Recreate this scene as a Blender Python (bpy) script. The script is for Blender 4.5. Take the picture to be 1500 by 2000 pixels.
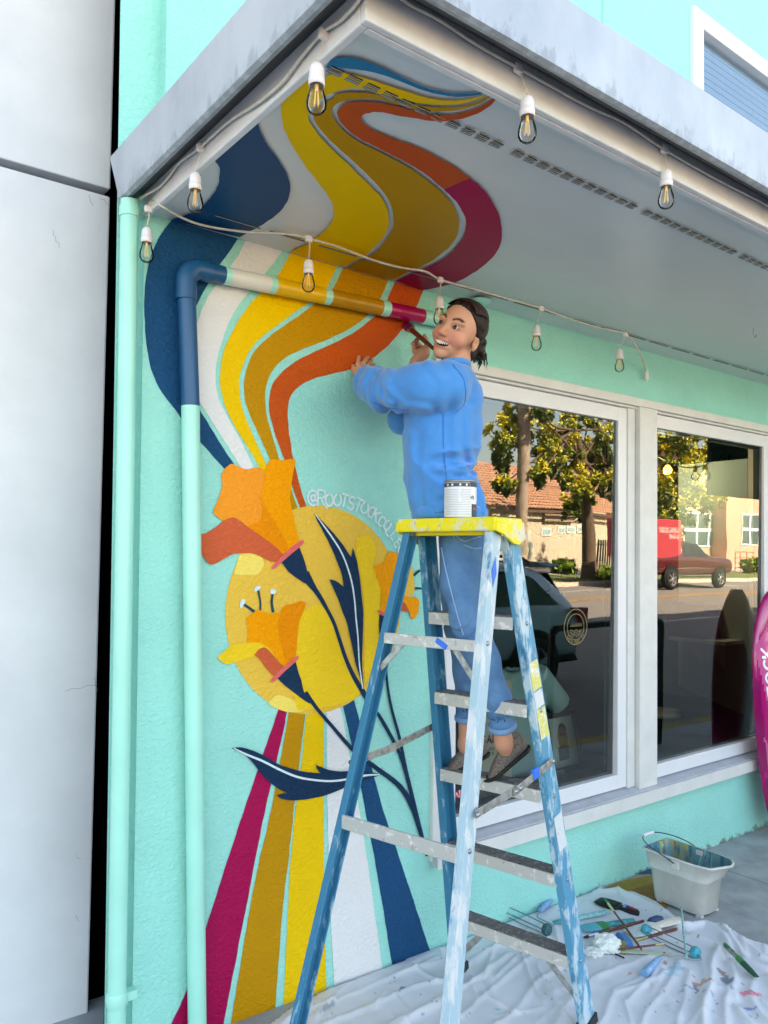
import bpy, bmesh, math, random
import numpy as np
from mathutils import Vector, Matrix
from mathutils.geometry import tessellate_polygon
random.seed(7); np.random.seed(7)
for o in list(bpy.data.objects): bpy.data.objects.remove(o)
SC = bpy.context.scene; COL = SC.collection
R = math.radians

# ------------------------------------------------------------------ camera
FPX, CX, CY = 1554.0, 750.0, 1047.0          # photo pixels (1500 x 2000)
YAW, PITCH, ROLL = math.atan2(2014, 1554), math.atan(37/1554.0), 0.0084
CAMH, CAMD = 1.68, 2.57
_F0 = np.array([math.cos(YAW), math.sin(YAW), 0]); _R0 = np.array([math.sin(YAW), -math.cos(YAW), 0]); _U0 = np.array([0, 0, 1.0])
CF = _F0*math.cos(PITCH)+_U0*math.sin(PITCH); _U = _U0*math.cos(PITCH)-_F0*math.sin(PITCH)
CR = _R0*math.cos(ROLL)+_U*math.sin(ROLL); CU = _U*math.cos(ROLL)-_R0*math.sin(ROLL)
CC = np.array([0, -CAMD, CAMH])
cam = bpy.data.cameras.new('camera'); camo = bpy.data.objects.new('camera', cam); COL.objects.link(camo)
M = Matrix.Identity(4)
for i in range(3):
    M[i][0] = CR[i]; M[i][1] = CU[i]; M[i][2] = -CF[i]; M[i][3] = CC[i]
camo.matrix_world = M
cam.sensor_fit = 'VERTICAL'; cam.sensor_height = 24; cam.lens = 24*FPX/2000
cam.shift_y = (CY-1000)/2000; cam.clip_start = .05; cam.clip_end = 600
SC.camera = camo
# ------------------------------------------------------------------ world, sun, exposure
SUN_EL, SUN_AZ = R(40), R(14)
w = bpy.data.worlds.new('World'); SC.world = w; w.use_nodes = True
nt = w.node_tree; bg = nt.nodes['Background']; sky = nt.nodes.new('ShaderNodeTexSky')
sky.sky_type = 'NISHITA'; sky.sun_disc = False; sky.sun_elevation = SUN_EL; sky.sun_rotation = SUN_AZ
sky.air_density = 1.0; sky.dust_density = 1.6; sky.ozone_density = 1.0
nt.links.new(sky.outputs[0], bg.inputs[0]); bg.inputs[1].default_value = 0.09
sl = bpy.data.lights.new('sun', 'SUN'); sl.energy = 5.0; sl.angle = R(.53); sl.color = (1, .94, .84)
so = bpy.data.objects.new('sun', sl); COL.objects.link(so)
_sd = Vector((-math.sin(SUN_AZ)*math.cos(SUN_EL), -math.cos(SUN_AZ)*math.cos(SUN_EL), -math.sin(SUN_EL)))
so.rotation_euler = _sd.to_track_quat('-Z', 'Y').to_euler(); so.location = (0, 30, 30)
SC.view_settings.view_transform = 'Standard'; SC.view_settings.look = 'None'
SC.view_settings.exposure = 3.25; SC.view_settings.gamma = 1; SC.view_settings.use_curve_mapping = False
SC.view_settings.use_white_balance = True; SC.view_settings.white_balance_temperature = 8300; SC.view_settings.white_balance_tint = 10
SC.cycles.max_bounces = 8; SC.cycles.transparent_max_bounces = 16; SC.cycles.caustics_reflective = False; SC.cycles.caustics_refractive = False

# ------------------------------------------------------------------ pixel helpers (photo pixel -> a point on a known plane)
def ray(u, v): return CF+CR*((u-CX)/FPX)-CU*((v-CY)/FPX)
def onY(u, v, y=0.0):
    d = ray(u, v); return CC+d*((y-CC[1])/d[1])
def onZ(u, v, z=0.0):
    d = ray(u, v); return CC+d*((z-CC[2])/d[2])
def onX(u, v, x=0.0):
    d = ray(u, v); return CC+d*((x-CC[0])/d[0])
def dep(u, v, d): return CC+ray(u, v)*d
FA, FB = .05, -.019                          # the pavement falls gently to the right
def gz(x): return FA+FB*min(max(x, -1.5), 9.5)
def onG(u, v, dz=0.0):
    d = ray(u, v); t = (FA+dz+FB*CC[0]-CC[2])/(d[2]-FB*d[0]); return CC+d*t

# ------------------------------------------------------------------ materials
def lin(c):
    if isinstance(c, str):
        c = c.lstrip('#'); c = [int(c[i:i+2], 16)/255 for i in (0, 2, 4)]
    return tuple(x/12.92 if x <= .04045 else ((x+.055)/1.055)**2.4 for x in c)
MATS = {}
def mat(name, col, rough=.6, metal=0, var=0, vscale=6, bump=0, bscale=60, bdist=.004, spec=.5, col2=None, emit=0, coat=0, sheen=0, detail=4, thr=None, stretch=None, sss=0):
    """principled; colour varied by position noise between col and col2 (or a darker col); bump by position noise"""
    if name in MATS: return MATS[name]
    m = bpy.data.materials.new(name); m.use_nodes = True; MATS[name] = m
    n = m.node_tree.nodes; L = m.node_tree.links; b = n['Principled BSDF']
    c = lin(col); b.inputs['Base Color'].default_value = (*c, 1)
    b.inputs['Roughness'].default_value = rough; b.inputs['Metallic'].default_value = metal
    b.inputs['Specular IOR Level'].default_value = spec
    if coat: b.inputs['Coat Weight'].default_value = coat; b.inputs['Coat Roughness'].default_value = .08
    if sheen: b.inputs['Sheen Weight'].default_value = sheen; b.inputs['Sheen Roughness'].default_value = .5
    if sss: b.inputs['Subsurface Weight'].default_value = sss; b.inputs['Subsurface Radius'].default_value = (.012, .005, .003); b.inputs['Subsurface Scale'].default_value = 1
    if emit: b.inputs['Emission Color'].default_value = (*c, 1); b.inputs['Emission Strength'].default_value = emit
    g = n.new('ShaderNodeNewGeometry'); pos = g.outputs['Position']
    if stretch:
        mp = n.new('ShaderNodeMapping'); mp.inputs['Scale'].default_value = stretch; L.new(pos, mp.inputs[0]); pos = mp.outputs[0]
    if var or col2:
        t = n.new('ShaderNodeTexNoise'); t.inputs['Scale'].default_value = vscale; t.inputs['Detail'].default_value = 6; t.inputs['Roughness'].default_value = .62
        L.new(pos, t.inputs['Vector'])
        r = n.new('ShaderNodeValToRGB')
        lo, hi = thr if thr else (.3, .7)
        r.color_ramp.elements[0].position = lo; r.color_ramp.elements[1].position = hi
        d = lin(col2) if col2 else tuple(x*(1-var) for x in c)
        r.color_ramp.elements[0].color = (*d, 1); r.color_ramp.elements[1].color = (*c, 1)
        L.new(t.outputs['Fac'], r.inputs[0]); L.new(r.outputs[0], b.inputs['Base Color'])
    if bump:
        t = n.new('ShaderNodeTexNoise'); t.inputs['Scale'].default_value = bscale; t.inputs['Detail'].default_value = detail; t.inputs['Roughness'].default_value = .6
        L.new(g.outputs['Position'], t.inputs['Vector'])
        bp = n.new('ShaderNodeBump'); bp.inputs['Strength'].default_value = bump; bp.inputs['Distance'].default_value = bdist
        L.new(t.outputs['Fac'], bp.inputs['Height']); L.new(bp.outputs[0], b.inputs['Normal'])
    return m
def paint(name, col, rough=.55, wear=None, var=.1):
    """wall paint over stucco: position-based relief so every coat shares the same stucco"""
    if name in MATS: return MATS[name]
    m = mat(name, col, rough, spec=.16)
    n = m.node_tree.nodes; L = m.node_tree.links; b = n['Principled BSDF']
    g = n.new('ShaderNodeNewGeometry')
    mp = n.new('ShaderNodeMapping'); mp.inputs['Scale'].default_value = (55, 55, 75); L.new(g.outputs['Position'], mp.inputs[0])
    t = n.new('ShaderNodeTexNoise'); t.inputs['Scale'].default_value = 1; t.inputs['Detail'].default_value = 5; t.inputs['Roughness'].default_value = .55; t.inputs['Distortion'].default_value = .6
    L.new(mp.outputs[0], t.inputs['Vector'])
    r = n.new('ShaderNodeValToRGB'); r.color_ramp.elements[0].position = .38; r.color_ramp.elements[1].position = .66
    L.new(t.outputs['Fac'], r.inputs[0])
    bp = n.new('ShaderNodeBump'); bp.inputs['Strength'].default_value = .5; bp.inputs['Distance'].default_value = .006
    L.new(r.outputs[0], bp.inputs['Height']); L.new(bp.outputs[0], b.inputs['Normal'])
    # faint cloudiness of the coat
    t2 = n.new('ShaderNodeTexNoise'); t2.inputs['Scale'].default_value = 3.2; t2.inputs['Detail'].default_value = 7; t2.inputs['Roughness'].default_value = .65
    L.new(g.outputs['Position'], t2.inputs['Vector'])
    c = lin(col); r2 = n.new('ShaderNodeValToRGB'); r2.color_ramp.elements[0].position = .3; r2.color_ramp.elements[1].position = .7
    r2.color_ramp.elements[0].color = (*[x*(1-var) for x in c], 1); r2.color_ramp.elements[1].color = (*c, 1)
    L.new(t2.outputs['Fac'], r2.inputs[0])
    out = r2.outputs[0]
    # splashed grime just above the ground (a stain with its own ragged shape)
    if wear:
        s = n.new('ShaderNodeSeparateXYZ'); L.new(g.outputs['Position'], s.inputs[0])
        t3 = n.new('ShaderNodeTexNoise'); t3.inputs['Scale'].default_value = 14; t3.inputs['Detail'].default_value = 8; t3.inputs['Roughness'].default_value = .7
        L.new(g.outputs['Position'], t3.inputs['Vector'])
        a = n.new('ShaderNodeMath'); a.operation = 'MULTIPLY_ADD'; a.inputs[1].default_value = .26; a.inputs[2].default_value = -.140; L.new(t3.outputs['Fac'], a.inputs[0])
        su = n.new('ShaderNodeMath'); su.operation = 'SUBTRACT'; L.new(a.outputs[0], su.inputs[0]); L.new(s.outputs['Z'], su.inputs[1])
        mr = n.new('ShaderNodeMapRange'); mr.inputs['From Min'].default_value = 0; mr.inputs['From Max'].default_value = .03; L.new(su.outputs[0], mr.inputs[0])
        mx = n.new('ShaderNodeMix'); mx.data_type = 'RGBA'; L.new(mr.outputs[0], mx.inputs[0]); L.new(out, mx.inputs[6]); mx.inputs[7].default_value = (*lin(wear), 1)
        out = mx.outputs[2]
    L.new(out, b.inputs['Base Color'])
    return m

# ------------------------------------------------------------------ objects
BASE = {}
def put(o, parent):
    COL.objects.link(o)
    if parent: o.parent = parent
def thing(name, label, cat, loc=(0, 0, 0), group=None, kind=None):
    o = bpy.data.objects.new(name, None); COL.objects.link(o); o.location = loc; o.empty_display_size = .1
    o['label'] = label; o['category'] = cat
    if group: o['group'] = group
    BASE[o.name] = Vector(loc); return o
def tag(o, label, cat, group=None):
    o['label'] = label; o['category'] = cat
    if group: o['group'] = group
    return o
def base_of(p):
    while p:
        if p.name in BASE: return BASE[p.name]
        p = p.parent
    return Vector((0, 0, 0))
class MB:
    def __init__(s): s.v = []; s.f = []; s.m = []; s.sm = []
    def add(s, vs, fs, mi=0, sm=False):
        k = len(s.v); s.v += [tuple(map(float, p)) for p in vs]
        for f in fs: s.f.append([i+k for i in f]); s.m.append(mi); s.sm.append(sm)
        return s
    def box(s, a, b, mi=0, bev=0):
        x0, y0, z0 = a; x1, y1, z1 = b
        x0, x1 = min(x0, x1), max(x0, x1); y0, y1 = min(y0, y1), max(y0, y1); z0, z1 = min(z0, z1), max(z0, z1)
        if bev > 0:
            return s.prism([(x0+bev, y0), (x1-bev, y0), (x1, y0+bev), (x1, y1-bev), (x1-bev, y1), (x0+bev, y1), (x0, y1-bev), (x0, y0+bev)], z0, z1, mi=mi)
        return s.add([(x0, y0, z0), (x1, y0, z0), (x1, y1, z0), (x0, y1, z0), (x0, y0, z1), (x1, y0, z1), (x1, y1, z1), (x0, y1, z1)],
                     [(0, 3, 2, 1), (4, 5, 6, 7), (0, 1, 5, 4), (1, 2, 6, 5), (2, 3, 7, 6), (3, 0, 4, 7)], mi)
    def prism(s, pts, z0, z1, mi=0, f=None):
        """extrude a 2D outline; f maps (a,b,h)->xyz"""
        f = f or (lambda a, b, h: (a, b, h)); n = len(pts)
        vs = [f(a, b, z0) for a, b in pts]+[f(a, b, z1) for a, b in pts]
        tri = [t for t in tessellate_polygon([[Vector((a, b, 0)) for a, b in pts]])]
        fs = [tuple(t) for t in tri]+[tuple(i+n for i in t[::-1]) for t in tri]+[(i, (i+1) % n, n+(i+1) % n, n+i) for i in range(n)]
        return s.add(vs, fs, mi)
    def beam(s, p, q, w, h, up=(0, 0, 1), mi=0):
        p = Vector(p); q = Vector(q); d = (q-p).normalized(); up = Vector(up)
        x = d.cross(up)
        if x.length < 1e-5: x = d.cross(Vector((1, 0, 0)))
        x.normalize(); y = x.cross(d); x *= w/2; y *= h/2
        vs = [p-x-y, p+x-y, p+x+y, p-x+y, q-x-y, q+x-y, q+x+y, q-x+y]
        return s.add(vs, [(0, 3, 2, 1), (4, 5, 6, 7), (0, 1, 5, 4), (1, 2, 6, 5), (2, 3, 7, 6), (3, 0, 4, 7)], mi)
    def tube(s, path, r, n=10, mi=0, cap=True, closed=False, flat=1.0):
        path = [Vector(p) for p in path]; N = len(path)
        rs = r if isinstance(r, (list, tuple)) else [r]*N
        rings = []; prev = None
        for i, p in enumerate(path):
            a = path[(i-1) % N] if (closed or i > 0) else p; b = path[(i+1) % N] if (closed or i < N-1) else p
            t = (b-a); t = t.normalized() if t.length > 1e-9 else Vector((0, 0, 1))
            if prev is None:
                u = t.cross(Vector((0, 0, 1)))
                if u.length < 1e-3: u = t.cross(Vector((1, 0, 0)))
            else: u = prev-t*prev.dot(t)
            u.normalize(); prev = u; v = t.cross(u)
            rings.append([p+(u*math.cos(2*math.pi*k/n)+v*(math.sin(2*math.pi*k/n)*flat))*rs[i] for k in range(n)])
        return s.loft(rings, mi=mi, cap=cap and not closed, closed=closed, sm=True)
    def loft(s, rings, mi=0, cap=True, closed=False, sm=True, ring_closed=True):
        n = len(rings[0]); N = len(rings); vs = [p for r in rings for p in r]; fs = []
        for i in range(N if closed else N-1):
            j = (i+1) % N
            for k in range(n if ring_closed else n-1):
                l = (k+1) % n; fs.append((i*n+k, i*n+l, j*n+l, j*n+k))
        s.add(vs, fs, mi, sm)
        if cap:
            s.add(rings[0], [tuple(range(n))[::-1]], mi); s.add(rings[-1], [tuple(range(n))], mi)
        return s
    def rev(s, prof, c=(0, 0, 0), n=20, axis=(0, 0, 1), mi=0, sm=True):
        """revolve (radius, height) profile about axis through c"""
        ax = Vector(axis).normalized(); u = ax.orthogonal().normalized(); v = ax.cross(u); c = Vector(c)
        rings = [[c+ax*h+(u*math.cos(2*math.pi*k/n)+v*math.sin(2*math.pi*k/n))*max(r, 1e-5) for k in range(n)] for r, h in prof]
        return s.loft(rings, mi=mi, cap=False, sm=sm)
    def poly(s, pts, mi=0):
        """one flat face of any outline, pts 3D and coplanar"""
        P = [Vector(p) for p in pts]; tri = tessellate_polygon([P])
        return s.add(pts, [tuple(t) for t in tri], mi)
    def xf(s, Mx):
        s.v = [tuple(Mx @ Vector(p)) for p in s.v]; return s
    def mesh(s, name, mats, off=Vector((0, 0, 0)), smooth=None, merge=False):
        me = bpy.data.meshes.new(name)
        me.from_pydata([tuple(Vector(p)-off) for p in s.v], [], s.f)
        for m in (mats if isinstance(mats, (list, tuple)) else [mats]): me.materials.append(m)
        for p, mi, sm in zip(me.polygons, s.m, s.sm):
            p.material_index = mi; p.use_smooth = sm if smooth is None else smooth
        bm = bmesh.new(); bm.from_mesh(me)
        if merge: bmesh.ops.remove_doubles(bm, verts=bm.verts, dist=1e-5)
        bmesh.ops.recalc_face_normals(bm, faces=bm.faces); bm.to_mesh(me); bm.free(); me.update()
        return me
    def build(s, name, mats, parent=None, smooth=None, merge=False, bevel=0, seg=2):
        if parent is None:
            a = np.array(s.v); off = Vector(((a[:, 0].min()+a[:, 0].max())/2, (a[:, 1].min()+a[:, 1].max())/2, a[:, 2].min()))
        else: off = base_of(parent)
        o = bpy.data.objects.new(name, s.mesh(name, mats, off, smooth, merge)); put(o, parent)
        if parent is None: o.location = off; BASE[o.name] = off
        if bevel:
            md = o.modifiers.new('bevel', 'BEVEL'); md.width = bevel; md.segments = seg; md.limit_method = 'ANGLE'; md.angle_limit = R(35); md.harden_normals = False
        return o
def struct(o): o['kind'] = 'structure'; return o
def stuff(o): o['kind'] = 'stuff'; return o

def smooth_path(pts, k=5, closed=False):
    """Catmull-Rom through 2D/3D points; a point repeated twice is a corner"""
    if not closed:
        segs = []; cur = [pts[0]]
        for a, b in zip(pts, pts[1:]):
            if tuple(a) == tuple(b): segs.append(cur); cur = [b]
            else: cur.append(b)
        segs.append(cur); out = []
        for sg in segs:
            q = [np.array(p, float) for p in sg]
            if len(q) < 3: r = q
            else:
                r = []
                e = [2*q[0]-q[1]]+q+[2*q[-1]-q[-2]]
                for i in range(1, len(e)-2):
                    for j in range(k):
                        t = j/k; p0, p1, p2, p3 = e[i-1:i+3]
                        r.append(.5*((2*p1)+(-p0+p2)*t+(2*p0-5*p1+4*p2-p3)*t*t+(-p0+3*p1-3*p2+p3)*t**3))
                r.append(q[-1])
            out += r if not out else r[1:]
        return out
    # closed: rotate to start at a corner if any
    n = len(pts); c = [i for i in range(n) if tuple(pts[i]) == tuple(pts[(i+1) % n])]
    if c:
        i = (c[0]+1) % n; q = [pts[(i+j) % n] for j in range(n)]
        return smooth_path(q, k)[:-1]
    q = [np.array(p, float) for p in pts]; r = []
    for i in range(n):
        p0, p1, p2, p3 = q[i-1], q[i], q[(i+1) % n], q[(i+2) % n]
        for j in range(k):
            t = j/k; r.append(.5*((2*p1)+(-p0+p2)*t+(2*p0-5*p1+4*p2-p3)*t*t+(-p0+3*p1-3*p2+p3)*t**3))
    return r
def resample(pts, n):
    p = np.array(pts, float); d = np.r_[0, np.cumsum(np.linalg.norm(np.diff(p, axis=0), axis=1))]
    t = np.linspace(0, d[-1], n); return np.stack([np.interp(t, d, p[:, i]) for i in range(p.shape[1])], 1)

# hand-drawn capital letters as strokes in a 1 x 1 cell (y up)
def _arc(cx, cy, rx, ry, a0, a1, n=10): return [(cx+rx*math.cos(R(a0+(a1-a0)*i/n)), cy+ry*math.sin(R(a0+(a1-a0)*i/n))) for i in range(n+1)]
GL = {
 'A': [[(0, 0), (.38, 1), (.76, 0)], [(.14, .36), (.62, .36)]], 'B': [[(0, 0), (0, 1)], [(0, 1)]+_arc(.28, .76, .32, .24, 90, -90, 6)+[(0, .52)], [(0, .52)]+_arc(.3, .26, .36, .26, 90, -90, 6)+[(0, 0)]],
 'C': [_arc(.42, .5, .42, .5, 50, 310)], 'D': [[(0, 0), (0, 1)], [(0, 1)]+_arc(.2, .5, .5, .5, 90, -90)+[(0, 0)]],
 'E': [[(.6, 1), (0, 1), (0, 0), (.62, 0)], [(0, .52), (.5, .52)]], 'F': [[(.6, 1), (0, 1), (0, 0)], [(0, .52), (.5, .52)]], 'G': [_arc(.42, .5, .42, .5, 50, 330)+[(.8, .45), (.5, .45)]],
 'H': [[(0, 0), (0, 1)], [(.66, 0), (.66, 1)], [(0, .5), (.66, .5)]], 'I': [[(.08, 0), (.08, 1)]], 'J': [[(.5, 1), (.5, .25)]+_arc(.25, .25, .25, .25, 0, -170, 6)],
 'K': [[(0, 0), (0, 1)], [(.62, 1), (0, .42)], [(.16, .56), (.68, 0)]], 'L': [[(0, 1), (0, 0), (.55, 0)]], 'M': [[(0, 0), (.08, 1), (.42, .3), (.76, 1), (.84, 0)]],
 'N': [[(0, 0), (0, 1), (.64, 0), (.64, 1)]], 'O': [_arc(.42, .5, .42, .5, 90, 450, 16)], 'P': [[(0, 0), (0, 1)], [(0, 1)]+_arc(.28, .74, .34, .26, 90, -90, 6)+[(0, .48)]],
 'R': [[(0, 0), (0, 1)], [(0, 1)]+_arc(.28, .74, .34, .26, 90, -90, 6)+[(0, .48)], [(.26, .48), (.5, .1), (.78, -.12)]], 'S': [_arc(.32, .75, .3, .25, 40, 250, 8)+_arc(.32, .25, .32, .25, 80, -140, 8)],
 'T': [[(.33, 0), (.33, 1)], [(0, 1), (.68, 1)]], 'U': [[(0, 1), (0, .35)]+_arc(.33, .35, .33, .35, 180, 360, 8)+[(.66, 1)]], 'V': [[(0, 1), (.36, 0), (.72, 1)]], 'W': [[(0, 1), (.22, 0), (.46, .75), (.7, 0), (.92, 1)]],
 'X': [[(0, 0), (.68, 1)], [(0, 1), (.68, 0)]], 'Y': [[(0, 1), (.36, .48), (.72, 1)], [(.36, .48), (.36, 0)]], 'Z': [[(0, 1), (.64, 1), (0, 0), (.66, 0)]],
 '@': [_arc(.5, .5, .2, .2, 0, 360, 10), [(.7, .72), (.7, .42)]+_arc(.8, .42, .1, .12, 180, 360, 4)+_arc(.5, .5, .46, .52, 0, 300, 18)],
 '0': [_arc(.34, .5, .34, .5, 90, 450, 14)], '1': [[(.0, .8), (.2, 1), (.2, 0)]], '4': [[(.5, 0), (.5, 1), (0, .3), (.66, .3)]], '7': [[(0, 1), (.6, 1), (.2, 0)]], '9': [_arc(.32, .7, .3, .3, 0, 360, 10)+[(.58, .2), (.3, 0)]], '2': [_arc(.32, .7, .3, .3, 160, -40, 8)+[(0, 0), (.64, 0)]],
 '6': [[(.5, 1), (.1, .5)]+_arc(.32, .3, .3, .3, 150, 510, 12)], '8': [_arc(.32, .75, .26, .25, 90, 450, 10), _arc(.32, .26, .32, .26, 90, 450, 10)], '-': [[(.05, .45), (.5, .45)]], '.': [[(.05, 0), (.12, .06)]], ',': [[(.1, .1), (.02, -.12)]], "'": [[(.05, 1), (.05, .75)]], ' ': []}
def gwidth(ch):
    st = GL.get(ch, []); return max([p[0] for s_ in st for p in s_], default=.3)
def ribbon(mb, pts, wdt, f, mi=0):
    """flat stroke with round-ish ends in 2D, mapped to 3D by f(a,b)"""
    p = np.array(pts, float)
    if len(p) < 2: return
    t = np.gradient(p, axis=0); t /= np.maximum(np.linalg.norm(t, axis=1, keepdims=True), 1e-9); n = np.stack([-t[:, 1], t[:, 0]], 1)
    ws = np.full(len(p), wdt/2)
    p2 = np.vstack([p[0]-t[0]*wdt*.35, p, p[-1]+t[-1]*wdt*.35]); n2 = np.vstack([n[0], n, n[-1]]); w2 = np.r_[wdt*.25, ws, wdt*.25]
    vs = []
    for q, m_, w_ in zip(p2, n2, w2): vs += [f(*(q+m_*w_)), f(*(q-m_*w_))]
    mb.add(vs, [(2*i, 2*i+1, 2*i+3, 2*i+2) for i in range(len(p2)-1)], mi)
def text_strokes(mb, txt, f, h=1.0, wdt=.14, gap=.28, x0=0, aspect=.85, mi=0):
    x = x0
    for ch in txt:
        for st in GL.get(ch, []): ribbon(mb, [(x+a*h*aspect, b*h) for a, b in st], wdt*h, f, mi)
        x += (gwidth(ch)*aspect+gap)*h
    return x-x0-gap*h
# ================================================================== palette
MINT = '#98e0d4'
m_wall = paint('mint_stucco', MINT, .6, wear='#6f7f78')
m_wallup = paint('mint_stucco_upper', MINT, .6)
m_white = mat('white_vinyl', '#e2e1e3', .35, var=.06, vscale=5)
m_trim = mat('white_painted_trim', '#dcdad6', .5, var=.12, vscale=9, bump=.15, bscale=40, bdist=.002)
m_sill = mat('grey_painted_sill', '#b9bbc2', .6, var=.2, vscale=14, bump=.2, bscale=70, bdist=.002)
m_soffit = mat('grey_soffit_enamel', '#d9dcdd', .3, var=.08, vscale=1.6, bump=.12, bscale=9, bdist=.01, stretch=(1, 2.5, 1))
m_fascia = mat('white_fascia_paint', '#e8e8ec', .6, var=.16, vscale=9, bump=.25, bscale=35, bdist=.003)
m_zinc = mat('weathered_zinc', '#bac1c9', .5, .35, col2='#a3abb5', vscale=5, thr=(.3, .65), bump=.12, bscale=30, bdist=.004, stretch=(1, 1, .6))
m_zincd = mat('shaded_zinc_underside', '#4a4f54', .6, .4, var=.4, vscale=8)  # same zinc darkened: the underside's shade is put into the colour
m_mintpipe = mat('mint_pipe_paint', '#9fe3d2', .32, var=.08, vscale=5, bump=.1, bscale=20, bdist=.002)
m_white_wall = mat('off_white_render', '#dcdde0', .75, col2='#cbccd0', vscale=1.3, thr=(.3, .6), bump=.3, bscale=26, bdist=.004)
m_black = mat('gap_shade_black', '#050505', .95, spec=.05)  # painted shade: black colour keeps the gap between the buildings dark
m_conc = mat('grey_concrete', '#a9aaa9', .85, col2='#878a8a', vscale=5, thr=(.3, .65), bump=.35, bscale=60, bdist=.004)
m_asph = mat('asphalt', '#827c78', .9, var=.25, vscale=2, bump=.4, bscale=90, bdist=.006)
m_dark = mat('dark_recess', '#141516', .9)
m_steel = mat('galvanised_steel', '#a4a8ab', .35, .9, var=.15, vscale=30)
m_alu = mat('worn_aluminium', '#b9b8b4', .45, .6, col2='#7f7e7b', vscale=40, thr=(.34, .6), bump=.2, bscale=120, bdist=.001)
m_black_metal = mat('black_metal', '#15171a', .4, .3)

# ================================================================== ground
SL_ROAD = .024
def rz(y): return -.13-SL_ROAD*(y+2.15)       # the carriageway climbs gently away from the shop
gm = MB(); S = 260
gm.add([(-S, 4, -.9), (S, 4, -.9), (S, -2.3, -.9), (-S, -2.3, -.9), (S, -S, 4.2), (-S, -S, 4.2), (-S, S, -.9), (S, S, -.9)], [(0, 3, 2, 1), (3, 5, 4, 2), (0, 1, 7, 6)])
struct(gm.build('ground', mat('dry_ground', '#8b8574', .95, var=.3, vscale=.6)))
# carriageway
rm = MB(); rm.add([(-60, -2.12, rz(-2.12)), (120, -2.12, rz(-2.12)), (120, -17, rz(-17)), (-60, -17, rz(-17))], [(0, 1, 2, 3)])
road = struct(rm.build('road', m_asph))
def marking(name, y, wd, col, x0=-40, x1=100):
    b = MB(); b.add([(x0, y-wd/2, rz(y-wd/2)+.006), (x1, y-wd/2, rz(y-wd/2)+.006), (x1, y+wd/2, rz(y+wd/2)+.006), (x0, y+wd/2, rz(y+wd/2)+.006)], [(0, 1, 2, 3)])
    return b.build(name, col, road)
m_mkw = mat('road_paint_white', '#d8d6d0', .7, var=.2, vscale=8); m_mky = mat('road_paint_yellow', '#d99b2b', .7, var=.2, vscale=8)
marking('white_line', -8.2, .12, m_mkw); marking('white_line', -15.2, .12, m_mkw)
marking('yellow_line', -12.62, .11, m_mky); marking('yellow_line', -12.86, .11, m_mky)
# pavement in front of the shop: cast slabs with open joints
pv = MB(); pv.add([(x, y, gz(x)-.03) for x in (-30, -1.5, 9.5, 60) for y in (.45, -1.98)], [(0, 1, 3, 2), (2, 3, 5, 4), (4, 5, 7, 6)])
pave = struct(pv.build('pavement', mat('joint_dirt', '#3a3936', .95)))
xs = [4.187+1.524*k for k in range(-9, 12)]
for i, x in enumerate(xs[:-1]):
    for (ya, yb) in ((.44 if x < 0 else .14, -.98), (-.995, -1.96)):
        b = MB(); g0, g1 = gz(x+.004), gz(xs[i+1]-.004)
        x0, x1 = x+.005, xs[i+1]-.005
        b.add([(x0, ya, g0-.08), (x1, ya, g1-.08), (x1, yb, g1-.08), (x0, yb, g0-.08), (x0, ya, g0), (x1, ya, g1), (x1, yb, g1), (x0, yb, g0)],
              [(0, 3, 2, 1), (4, 5, 6, 7), (0, 1, 5, 4), (1, 2, 6, 5), (2, 3, 7, 6), (3, 0, 4, 7)])
        b.build('slab', m_conc, pave, bevel=.004)
kb = MB()
kb.add([(x, y, z) for x in (-30, -1.5, 9.5, 60) for y, z in ((-1.962, gz(x)-.003), (-2.12, gz(x)-.003), (-2.14, -.35), (-1.962, -.35))],
       [(4*i+a, 4*i+b_, 4*i+4+b_, 4*i+4+a) for i in range(3) for a, b_ in ((0, 1), (1, 2), (2, 3), (3, 0))])
struct(kb.build('kerb', mat('kerb_worn_yellow_paint', '#a58a3a', .8, col2='#77746c', vscale=6, thr=(.42, .55))))
# far side: kerb, planted strip, pavement
fk = MB(); fk.box((-60, -17.18, rz(-17)-.3), (120, -17.0, rz(-17)+.15)); struct(fk.build('far_kerb', mat('pale_kerb', '#c9beb0', .85, var=.15, vscale=3)))
fg = MB(); fg.add([(-60, -17.18, rz(-17)+.13), (120, -17.18, rz(-17)+.13), (120, -20.5, rz(-20)+.17), (-60, -20.5, rz(-20)+.17)], [(0, 1, 2, 3)])
struct(fg.build('verge', mat('verge_soil', '#6d6a45', .95, col2='#5b7034', vscale=2)))
fp = MB(); fp.add([(-60, -20.5, rz(-20)+.16), (120, -20.5, rz(-20)+.16), (120, -24.5, rz(-24)+.18), (-60, -24.5, rz(-24)+.18)], [(0, 1, 2, 3)])
struct(fp.build('far_pavement', mat('pale_concrete', '#b5aea4', .9, var=.15, vscale=2)))

# ================================================================== the shop
HB = 8.0
XL, XU = .965, 1.03
shop = thing('shop_building', 'mint green stuccoed shop with large white framed display windows', 'building', (4.5, 0, 0))
def wall_grid(x0, x1, z0, z1, holes, y0, y1):
    b = MB(); X = sorted({x0, x1, *[h[0] for h in holes], *[h[1] for h in holes]}); Z = sorted({z0, z1, *[h[2] for h in holes], *[h[3] for h in holes]})
    for a, c in zip(X, X[1:]):
        for d, e in zip(Z, Z[1:]):
            if any(h[0] <= (a+c)/2 <= h[1] and h[2] <= (d+e)/2 <= h[3] for h in holes): continue
            b.box((a, y0, d), (c, y1, e))
    return b
WX0, WX1, WZ0, WZ1 = 2.24, 5.25, .385, 2.54
DX0, DX1 = 7.2, 8.3
fw = wall_grid(XL, 16, -.25, 2.9, [(WX0, WX1, WZ0, WZ1)], 0, .16).build('front_wall', m_wall, shop)
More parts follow.
